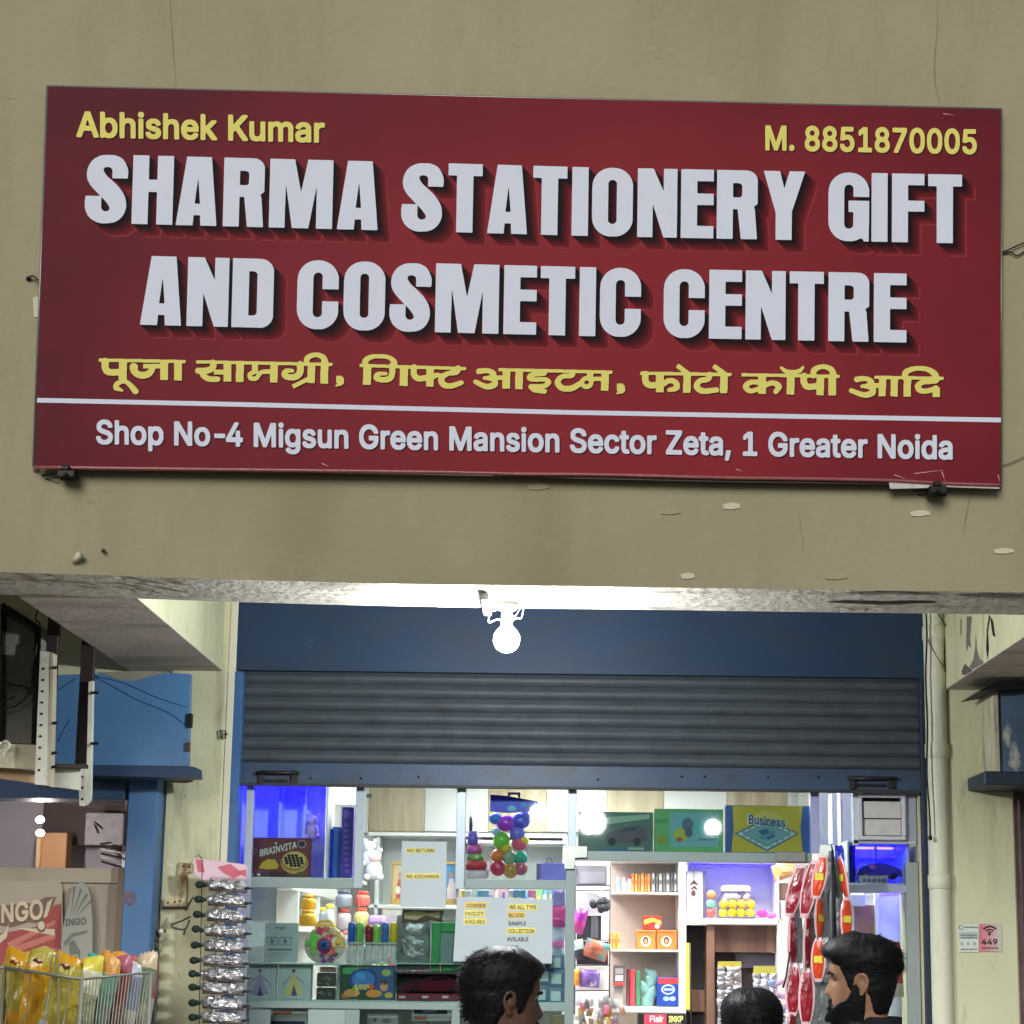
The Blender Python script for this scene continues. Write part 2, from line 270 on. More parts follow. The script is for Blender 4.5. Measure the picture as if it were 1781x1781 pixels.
# ------------------------------------------------------------------ lettering outlines
BOLD = {"!":[202,[[[60,134,47,145,43,160,42,345,38,375,38,510,46,525,60,532,135,532,150,524,157,505,157,340,153,310,152,155,145,141,130,133]],[[70,-26,59,-20,43,-5,29,20,28,55,34,75,50,97,80,111,110,112,135,104,152,90,166,65,167,25,161,5,150,-12,125,-26]]]],",":[194,[[[30,-141,17,-130,13,-110,38,55,47,85,55,93,70,97,135,97,150,93,161,80,162,60,108,-130,100,-138,90,-142]]]],"-":[459,[[[105,164,96,170,90,178,88,200,89,250,95,259,105,266,335,267,350,263,361,250,362,185,355,171,345,164]]]],".":[194,[[[70,-26,45,-12,29,10,29,70,40,90,65,106,80,112,115,111,151,90,167,55,166,25,155,-1,135,-19,115,-27]]]],"0":[459,[[[190,-31,150,-19,105,8,79,35,54,80,34,135,28,165,23,210,23,305,29,350,49,420,64,450,93,490,120,511,160,531,205,542,245,542,295,531,341,505,375,471,401,425,416,385,427,330,427,175,405,93,381,45,355,13,330,-6,285,-26,250,-32],[208,80,245,79,265,89,277,100,301,140,317,215,317,300,311,335,296,380,275,410,255,426,235,432,210,431,190,421,173,405,160,386,143,335,133,265,138,195,154,135,178,100,194,85]]]],"1":[459,[[[70,-26,60,-19,53,-5,53,55,61,70,80,77,175,78,186,85,187,375,185,388,180,390,110,341,95,338,78,340,70,346,63,360,64,435,80,457,183,530,200,532,285,531,298,520,302,505,304,85,315,78,390,77,409,70,417,50,416,-10,405,-23,390,-27]]]],"4":[459,[[[275,-26,265,-19,258,-5,257,65,250,76,35,78,20,86,13,105,13,160,21,180,222,520,230,528,245,532,317,530,325,524,331,515,331,490,169,215,160,195,162,190,190,188,253,190,257,200,258,315,262,330,270,338,280,342,345,342,359,335,367,320,369,195,375,189,415,187,425,183,433,175,437,160,437,100,430,86,415,78,375,76,369,70,367,-5,360,-19,340,-27]]]],"5":[459,[[[185,-31,135,-16,105,-1,78,20,59,45,39,90,38,125,42,140,50,148,60,152,130,151,143,140,158,110,184,85,205,78,240,78,275,98,291,120,302,150,302,175,294,200,277,225,255,241,230,251,210,252,185,246,140,224,130,223,95,223,65,228,55,232,47,240,43,250,43,275,69,510,80,526,100,532,375,531,385,524,392,510,392,450,384,435,365,428,180,426,174,420,168,365,175,354,200,357,275,356,327,335,360,311,394,265,412,215,417,180,417,145,406,90,386,50,367,25,335,-1,295,-21,250,-32]]]],"7":[459,[[[90,-26,80,-19,74,-10,74,15,277,420,275,425,265,427,55,429,45,436,38,450,38,505,42,520,50,528,65,532,385,532,405,528,413,520,417,510,416,440,191,-10,180,-21,165,-27]]]],"8":[459,[[[185,-31,130,-16,84,10,59,35,34,80,28,110,29,175,44,215,84,270,49,335,43,385,49,425,64,460,73,475,104,505,170,536,210,542,250,542,300,531,346,505,380,471,401,430,407,400,407,355,399,325,367,270,396,235,421,185,427,155,427,115,416,75,406,55,392,35,360,4,312,-20,290,-27,255,-32],[218,75,255,78,280,89,302,110,312,135,306,160,295,177,275,196,245,207,205,207,185,200,158,180,143,150,144,120,155,103,180,85],[203,320,250,319,265,328,286,350,292,365,292,385,281,410,270,421,245,432,210,432,185,422,165,401,158,380,165,350,185,328]]]],"9":[459,[[[120,-26,110,-19,104,-10,103,5,106,15,209,165,205,171,165,174,125,189,88,215,59,255,44,295,38,335,38,375,49,425,78,475,105,502,135,521,175,536,205,542,240,542,280,536,325,516,355,497,370,481,394,445,406,415,412,385,412,315,406,285,391,245,356,180,225,-12,215,-21,200,-27],[218,270,235,269,275,288,294,315,302,345,296,380,286,400,265,422,245,432,205,431,180,416,160,391,153,370,153,335,164,305,190,279]]]],"A":[486,[[[10,-26,1,-20,-6,-10,-6,20,175,517,181,525,195,532,275,532,290,528,301,515,316,480,476,45,487,10,483,-15,475,-23,460,-27,390,-27,376,-20,369,-10,327,110,320,116,170,117,157,115,150,107,116,5,101,-20,80,-27],[198,225,270,223,280,225,282,230,246,340,240,348,234,345,224,320,198,240,196,230]]]],"B":[462,[[[50,-26,37,-15,33,0,33,500,37,520,45,528,60,532,285,532,315,526,350,511,370,497,396,470,416,430,422,405,421,335,404,295,386,270,387,265,407,245,421,225,436,195,442,170,442,105,436,80,416,40,385,9,345,-11,305,-22,270,-23,240,-27],[152,85,260,83,290,89,315,105,325,120,326,155,317,170,297,190,275,201,245,207,155,206,149,200,148,190,148,95],[152,310,215,308,255,313,275,320,300,343,307,355,309,375,301,400,280,419,250,427,152,425,149,420,148,405,148,320]]]],"C":[516,[[[230,-31,200,-26,170,-16,130,4,95,33,64,70,46,100,34,130,18,190,18,320,34,380,54,420,70,446,100,482,135,506,175,526,205,536,250,542,290,542,360,526,410,501,420,492,460,451,481,410,497,365,496,340,489,330,475,323,400,324,387,335,362,385,345,402,320,419,300,426,265,432,235,426,210,416,190,402,159,370,144,340,133,300,128,265,128,235,134,200,154,150,165,133,200,99,230,84,265,78,300,84,336,100,362,125,387,170,400,181,480,181,489,175,495,167,497,145,484,100,451,45,435,28,395,-1,350,-21,300,-32]]]],"D":[508,[[[50,-26,37,-15,33,0,33,500,37,520,45,528,60,532,275,532,325,521,385,491,415,467,446,425,466,385,482,330,488,280,487,220,482,180,466,125,446,85,415,44,390,23,325,-11,280,-22,240,-23,215,-27],[152,85,240,83,295,100,315,113,342,140,359,170,372,230,372,290,361,335,342,370,315,397,295,410,265,421,230,427,160,427,149,420,148,100]]]],"E":[425,[[[50,-26,37,-15,33,0,33,500,37,520,45,528,60,532,365,532,385,528,393,520,397,510,397,455,393,440,380,429,165,427,150,423,148,330,152,315,360,311,370,304,377,290,377,235,373,215,365,207,355,203,165,202,152,200,148,190,148,100,150,87,160,83,365,82,382,80,390,74,397,60,397,0,393,-15,385,-23,370,-27]]]],"F":[416,[[[50,-26,37,-15,33,0,33,500,37,520,45,528,60,532,360,532,380,528,388,520,392,510,392,455,388,440,377,430,360,428,160,427,150,423,148,415,148,315,152,305,355,301,365,294,372,280,372,225,368,210,360,202,345,198,165,197,152,195,148,185,147,5,145,-12,139,-20,125,-27]]]],"G":[526,[[[230,-31,200,-26,170,-16,130,4,110,18,80,48,54,85,39,115,18,190,18,320,34,380,59,430,83,465,105,487,145,514,185,531,240,542,290,542,360,526,400,506,425,487,457,455,479,420,497,370,496,340,489,330,475,323,400,324,387,335,362,380,335,407,320,416,295,426,265,431,235,426,210,416,190,402,159,370,144,340,133,300,128,265,128,235,139,185,159,140,200,99,220,89,260,78,280,78,320,89,357,115,381,155,380,170,280,173,266,180,259,190,259,265,270,278,285,282,475,282,490,278,498,270,502,260,502,160,486,100,471,70,455,48,420,14,370,-14,335,-26,300,-32]]]],"H":[523,[[[50,-26,37,-15,33,5,33,500,34,515,40,524,55,532,120,532,135,528,143,520,147,505,148,325,152,315,165,313,345,312,363,315,367,325,368,505,372,520,380,528,395,532,460,532,474,525,481,515,482,495,482,5,481,-10,475,-19,460,-27,395,-27,380,-23,372,-15,368,0,367,195,363,205,350,207,165,207,152,205,148,195,147,5,145,-12,139,-20,125,-27]]]],"I":[306,[[[25,-26,15,-19,8,-5,8,55,12,70,20,78,30,82,85,84,92,95,92,410,91,420,85,426,30,428,15,436,8,455,9,515,20,528,35,532,275,531,285,524,292,510,292,455,288,440,280,432,270,428,215,426,208,415,208,100,209,90,215,84,270,82,285,74,292,55,291,-10,280,-23,265,-27]]]],"K":[473,[[[50,-26,37,-15,33,5,33,500,34,515,40,524,55,532,120,532,135,528,143,520,147,505,148,335,150,327,155,325,275,453,290,472,345,526,365,532,435,532,450,531,459,525,466,515,467,500,455,474,335,347,288,295,282,285,304,250,466,25,472,0,465,-19,455,-26,440,-27,370,-27,354,-20,220,166,202,190,195,194,158,160,148,145,147,0,143,-15,135,-23,125,-27]]]],"L":[399,[[[50,-26,37,-15,33,0,33,510,41,525,55,532,125,532,140,524,147,505,149,90,160,83,370,81,380,74,387,60,387,-5,379,-20,360,-27]]]],"M":[634,[[[50,-26,37,-15,33,5,33,500,34,515,40,524,60,532,150,532,165,529,175,521,304,190,315,176,320,180,331,205,439,490,455,524,465,531,480,532,565,532,584,525,591,515,592,495,592,5,591,-10,585,-19,570,-27,500,-27,486,-20,479,-10,475,248,470,248,465,240,363,-15,355,-23,345,-27,295,-27,275,-24,261,-10,166,230,155,251,150,251,146,-10,139,-20,125,-27]]]],"N":[529,[[[50,-26,37,-15,33,5,33,500,34,515,40,524,60,532,135,532,150,529,160,521,365,202,371,205,372,220,374,515,381,525,395,532,460,532,479,525,486,515,488,495,487,5,486,-10,480,-19,465,-27,390,-27,375,-24,365,-16,155,310,150,309,148,295,146,-10,139,-20,125,-27]]]],"O":[539,[[[230,-31,200,-26,170,-16,130,4,95,33,64,70,46,100,34,130,18,190,18,320,34,380,54,420,70,446,100,482,135,506,175,526,205,536,250,542,290,542,330,536,360,526,395,509,420,492,461,450,489,405,511,340,517,300,517,205,506,150,494,115,466,65,435,28,395,-1,350,-21,295,-32],[252,80,275,78,300,84,325,94,342,105,367,130,384,155,402,220,402,295,381,360,357,390,325,416,300,426,265,431,235,426,205,414,168,380,144,340,128,265,128,235,134,200,150,155,159,140,200,99,230,84]]]],"P":[451,[[[50,-26,37,-15,33,0,33,500,37,520,45,528,60,532,280,532,325,521,355,506,375,492,401,465,421,425,432,390,432,305,421,270,401,230,370,199,335,179,310,169,280,163,152,160,148,150,147,0,143,-15,135,-23,125,-27],[152,270,250,268,272,275,295,288,310,310,317,340,316,370,310,385,297,405,272,420,245,427,152,425,149,420,148,405,148,280]]]],"R":[455,[[[50,-26,37,-15,33,0,33,500,37,520,45,528,60,532,280,532,310,526,350,511,385,487,396,475,424,425,432,395,432,315,426,285,395,229,359,200,355,190,449,20,452,0,448,-15,440,-23,425,-27,355,-27,340,-23,324,-5,230,169,220,172,165,172,152,170,148,160,147,0,143,-15,135,-23,125,-27],[152,280,215,278,230,282,260,283,291,295,310,314,317,335,317,370,307,395,280,419,245,427,152,425,149,420,148,405,148,290]]]],"S":[453,[[[170,-31,130,-21,85,1,48,35,18,95,13,135,20,154,40,162,110,161,123,150,139,115,160,93,190,79,220,73,260,79,275,85,295,98,316,125,317,150,307,165,285,180,130,229,80,258,50,289,34,320,28,345,28,405,39,440,50,461,70,487,105,511,165,536,200,542,245,542,285,537,320,526,350,511,370,497,395,471,411,445,422,415,427,380,420,361,400,353,330,354,317,365,295,407,265,426,235,432,200,431,180,424,160,411,145,390,145,365,175,335,330,286,380,257,410,226,426,195,432,170,432,105,419,65,395,29,385,18,350,-6,330,-16,275,-32]]]],"T":[455,[[[185,-26,172,-15,168,0,166,420,155,427,35,428,20,432,12,440,8,450,9,515,20,528,35,532,425,531,435,524,442,510,442,450,434,435,415,428,295,427,284,420,282,-5,274,-20,260,-27]]]],"U":[523,[[[210,-31,153,-15,100,18,64,60,49,90,39,120,33,180,33,500,35,517,45,528,60,532,125,532,135,528,143,520,147,500,148,185,154,150,160,135,173,115,200,93,240,78,270,78,300,84,325,98,355,129,367,165,369,515,376,525,390,532,467,530,478,520,482,505,482,150,476,115,464,80,442,45,412,15,390,-1,360,-16,300,-32]]]],"V":[486,[[[195,-26,182,-15,169,15,-1,475,-7,500,-3,520,10,531,30,532,90,532,100,528,108,520,233,170,240,159,245,162,251,175,372,520,380,528,395,532,460,532,475,528,486,515,486,495,301,-10,294,-20,280,-27]]]],"W":[692,[[[145,-26,136,-20,129,-10,-6,485,-7,510,0,524,15,532,80,532,95,528,103,520,111,505,184,220,190,204,195,202,202,215,282,520,290,528,305,532,380,532,395,528,406,515,484,215,490,201,495,201,574,505,580,517,590,528,605,532,670,532,684,525,692,510,691,485,571,45,550,-16,530,-27,460,-27,445,-26,432,-15,351,285,345,296,340,295,334,280,271,45,251,-15,230,-27]]]],"X":[480,[[[10,-26,0,-19,-7,-5,-6,10,1,25,146,230,163,260,161,270,19,475,8,500,9,515,15,524,25,531,40,532,105,532,125,526,225,379,235,368,240,368,330,496,354,525,370,532,385,532,445,532,459,525,466,515,467,500,456,475,324,285,315,270,313,260,334,225,476,20,482,0,475,-19,465,-26,450,-27,385,-27,365,-21,247,145,235,154,230,150,110,-20,90,-27]]]],"Y":[478,[[[195,-26,182,-15,178,0,175,200,4,475,-7,500,-5,517,5,528,20,532,90,532,110,526,136,490,235,330,245,338,360,525,380,532,462,530,470,524,477,510,471,485,294,195,290,-12,284,-20,270,-27]]]],"Z":[444,[[[35,-26,25,-19,18,-5,18,50,21,65,262,420,260,425,250,427,30,429,20,436,13,450,13,505,17,520,25,528,40,532,390,532,410,528,418,520,422,510,422,460,419,445,199,125,178,90,180,85,190,83,405,81,415,74,422,60,422,0,418,-15,410,-23,395,-27]]]],"a":[395,[[[115,-31,64,-10,40,9,19,40,8,75,8,140,14,165,35,197,85,226,140,242,240,254,247,260,247,275,242,285,230,296,215,302,190,306,170,301,150,291,133,275,120,255,110,249,95,248,35,264,26,270,18,285,19,310,39,345,58,365,80,381,110,396,150,407,165,408,235,407,275,396,306,380,332,355,355,312,362,285,361,-10,350,-23,335,-27,275,-27,250,-14,200,-32],[148,75,190,73,215,84,241,110,247,125,250,146,240,151,175,142,150,136,130,126,120,112,119,100,130,83]]]],"b":[430,[[[190,-31,140,-12,115,-27,50,-27,36,-20,29,-10,28,505,32,520,45,531,115,532,125,528,133,520,137,505,140,393,150,392,180,406,195,407,270,407,305,396,341,375,367,350,384,325,402,285,412,240,412,130,396,75,366,25,330,-6,290,-26,260,-32],[203,75,230,73,250,80,260,88,289,120,302,170,302,210,286,260,265,287,235,302,200,301,170,282,159,270,149,250,138,205,138,175,151,120,185,83]]]],"c":[402,[[[165,-31,130,-21,85,4,58,30,41,55,19,105,8,160,8,210,13,250,24,285,44,325,58,345,90,376,140,401,165,407,250,407,275,401,320,379,350,352,371,325,381,305,387,285,386,270,380,260,360,249,315,238,300,238,285,245,255,287,230,301,190,302,165,291,153,280,136,255,123,210,123,165,134,125,143,110,170,83,195,73,225,74,255,89,266,100,285,135,300,142,320,141,360,131,375,123,386,110,387,90,357,30,335,8,310,-9,285,-21,245,-32]]]],"d":[430,[[[155,-31,125,-21,75,8,44,45,29,75,14,120,8,165,8,215,13,250,24,290,58,350,84,375,120,396,155,407,225,407,240,406,275,392,285,393,288,505,292,520,300,528,310,532,380,531,393,520,397,505,396,-10,385,-23,370,-27,310,-27,285,-12,230,-32],[188,75,220,74,236,80,255,98,266,110,276,130,287,175,287,205,281,235,270,262,250,287,220,302,185,301,160,287,135,255,123,215,123,165,136,120,155,95,174,80]]]],"e":[410,[[[170,-31,130,-21,100,-6,70,18,44,50,24,90,13,125,8,175,8,210,13,250,29,300,49,335,90,376,140,401,165,407,245,407,285,396,305,386,327,370,361,335,381,295,392,255,397,215,396,160,385,147,370,143,140,142,130,137,131,125,148,100,170,83,195,73,215,73,230,74,255,84,272,100,285,120,295,126,330,127,370,116,379,110,387,95,387,75,374,45,357,20,305,-16,280,-26,250,-32],[135,250,260,248,270,250,272,255,262,275,240,296,225,302,195,302,165,292,138,265,133,255]]]],"g":[431,[[[175,-176,125,-166,70,-137,48,-115,29,-85,28,-65,34,-50,80,-21,105,-18,121,-25,165,-64,195,-72,215,-72,240,-66,267,-50,281,-30,285,-5,280,-2,240,-17,150,-17,130,-11,90,9,58,35,34,70,19,105,8,165,8,215,13,250,24,290,54,345,78,370,110,391,150,406,240,407,285,389,310,402,380,401,393,390,397,370,397,-35,386,-80,366,-115,350,-132,340,-141,305,-159,270,-171,235,-177],[198,85,205,84,230,89,260,108,276,135,287,180,287,205,282,230,269,265,246,290,220,302,190,302,163,290,140,262,129,240,123,215,123,170,129,145,144,115,160,99]]]],"h":[416,[[[45,-26,32,-15,28,0,28,510,35,524,45,531,115,532,129,525,137,510,140,393,150,392,195,407,260,407,290,401,320,386,340,370,356,350,366,330,376,305,382,270,382,-5,374,-20,360,-27,295,-27,285,-23,277,-15,273,5,272,230,267,260,260,276,241,295,220,302,205,302,180,296,165,287,154,275,143,250,138,220,137,5,135,-12,129,-20,115,-27]]]],"i":[173,[[[45,-26,32,-15,28,0,28,380,35,394,45,401,115,402,130,394,137,375,137,-5,129,-20,115,-27]],[[65,419,35,434,24,450,18,470,19,510,35,532,60,546,110,546,131,535,141,520,152,495,151,465,137,440,120,426,100,418]]]],"k":[387,[[[45,-26,32,-15,28,0,28,510,35,524,45,531,115,532,129,525,137,510,138,295,140,282,145,280,150,283,255,387,270,399,285,402,355,402,370,398,378,390,382,370,372,350,248,225,242,215,250,199,381,35,396,10,397,-5,390,-19,375,-27,295,-27,280,-23,258,0,160,126,150,133,144,130,138,120,137,0,133,-15,125,-23,115,-27]]]],"l":[195,[[[105,-26,80,-16,53,0,34,35,28,60,28,505,35,524,50,532,115,532,129,525,136,515,138,100,147,80,175,77,190,69,196,60,207,10,203,-10,190,-21,165,-27]]]],"m":[616,[[[45,-26,32,-15,28,0,28,375,36,395,50,402,110,402,140,391,160,401,195,411,230,412,270,404,295,391,320,372,390,406,415,412,450,412,502,400,520,391,546,370,576,315,582,280,582,0,574,-20,560,-27,500,-27,485,-23,475,-12,473,5,472,250,466,275,457,290,440,301,420,302,405,302,389,295,370,276,363,260,358,225,357,5,353,-15,345,-23,330,-27,270,-27,256,-20,248,0,247,265,241,280,226,295,210,302,195,302,175,299,153,280,144,265,138,235,137,5,135,-12,129,-20,115,-27]]]],"n":[416,[[[45,-26,32,-15,28,0,28,370,32,390,40,398,55,402,115,402,140,389,190,407,255,407,290,401,320,386,356,350,371,320,382,275,382,5,378,-15,365,-26,345,-28,295,-27,285,-23,277,-15,273,5,272,230,267,260,260,276,241,295,220,302,205,302,180,296,165,287,154,275,143,250,138,220,137,5,135,-12,129,-20,115,-27]]]],"o":[421,[[[165,-31,130,-21,85,4,58,30,41,55,19,105,8,160,8,210,13,250,24,285,44,325,58,345,90,376,140,401,165,407,250,407,275,401,310,386,332,370,369,330,391,285,402,250,408,200,407,165,402,130,391,90,371,50,357,30,330,4,285,-21,245,-32],[188,75,225,74,240,80,260,95,279,120,292,165,292,210,279,255,260,282,225,302,190,302,160,287,136,255,123,210,123,165,136,120,170,83]]]],"p":[430,[[[45,-166,32,-155,28,-140,28,370,30,387,36,395,50,402,115,402,140,389,180,406,195,407,270,407,315,391,345,372,371,345,401,290,411,250,412,130,391,65,355,13,330,-6,290,-26,260,-32,200,-32,175,-26,150,-14,141,-15,138,-25,137,-140,133,-155,125,-163,115,-167],[203,75,230,73,250,80,260,88,289,120,302,170,302,210,286,260,265,287,235,302,200,301,170,282,159,270,149,250,138,205,138,175,151,120,185,83]]]],"r":[265,[[[45,-26,32,-15,28,0,28,370,30,387,40,398,55,402,115,402,140,393,175,407,252,405,260,399,267,385,267,325,263,310,255,302,245,298,205,300,180,294,158,280,143,255,138,230,137,5,135,-12,129,-20,115,-27]]]],"s":[371,[[[135,-31,90,-16,70,-6,45,14,24,45,14,70,13,95,19,110,40,122,85,132,100,131,115,121,125,99,140,83,170,73,200,73,220,80,237,95,240,105,230,117,215,126,110,154,65,178,40,204,29,225,23,250,23,300,31,325,48,355,69,375,95,391,145,407,230,407,255,401,295,381,322,355,346,310,347,290,343,275,330,264,285,253,265,253,249,260,232,285,216,300,185,307,160,301,145,292,138,280,140,270,149,260,160,254,235,236,280,221,320,197,336,180,351,150,357,125,357,90,346,50,331,25,315,8,290,-9,265,-21,220,-32]]]],"t":[233,[[[125,-26,75,-2,49,35,38,95,36,295,30,301,-5,307,-13,315,-17,325,-16,385,-9,395,0,401,30,404,35,407,39,480,46,490,60,497,125,497,140,493,148,485,152,475,155,407,165,403,210,401,220,394,227,380,227,325,220,311,205,303,160,301,154,295,153,95,155,85,160,80,205,77,220,69,226,60,237,20,236,-5,226,-20,210,-27]]]],"u":[416,[[[135,-26,95,-9,68,10,49,40,34,75,28,115,28,370,32,390,45,401,65,402,115,402,125,398,133,390,137,370,138,150,144,115,153,100,170,84,185,78,210,78,225,81,247,95,256,105,267,130,272,160,273,370,277,390,285,398,295,402,355,402,370,398,378,390,382,375,382,5,378,-15,370,-23,355,-27,295,-27,270,-12,225,-27]]]]}
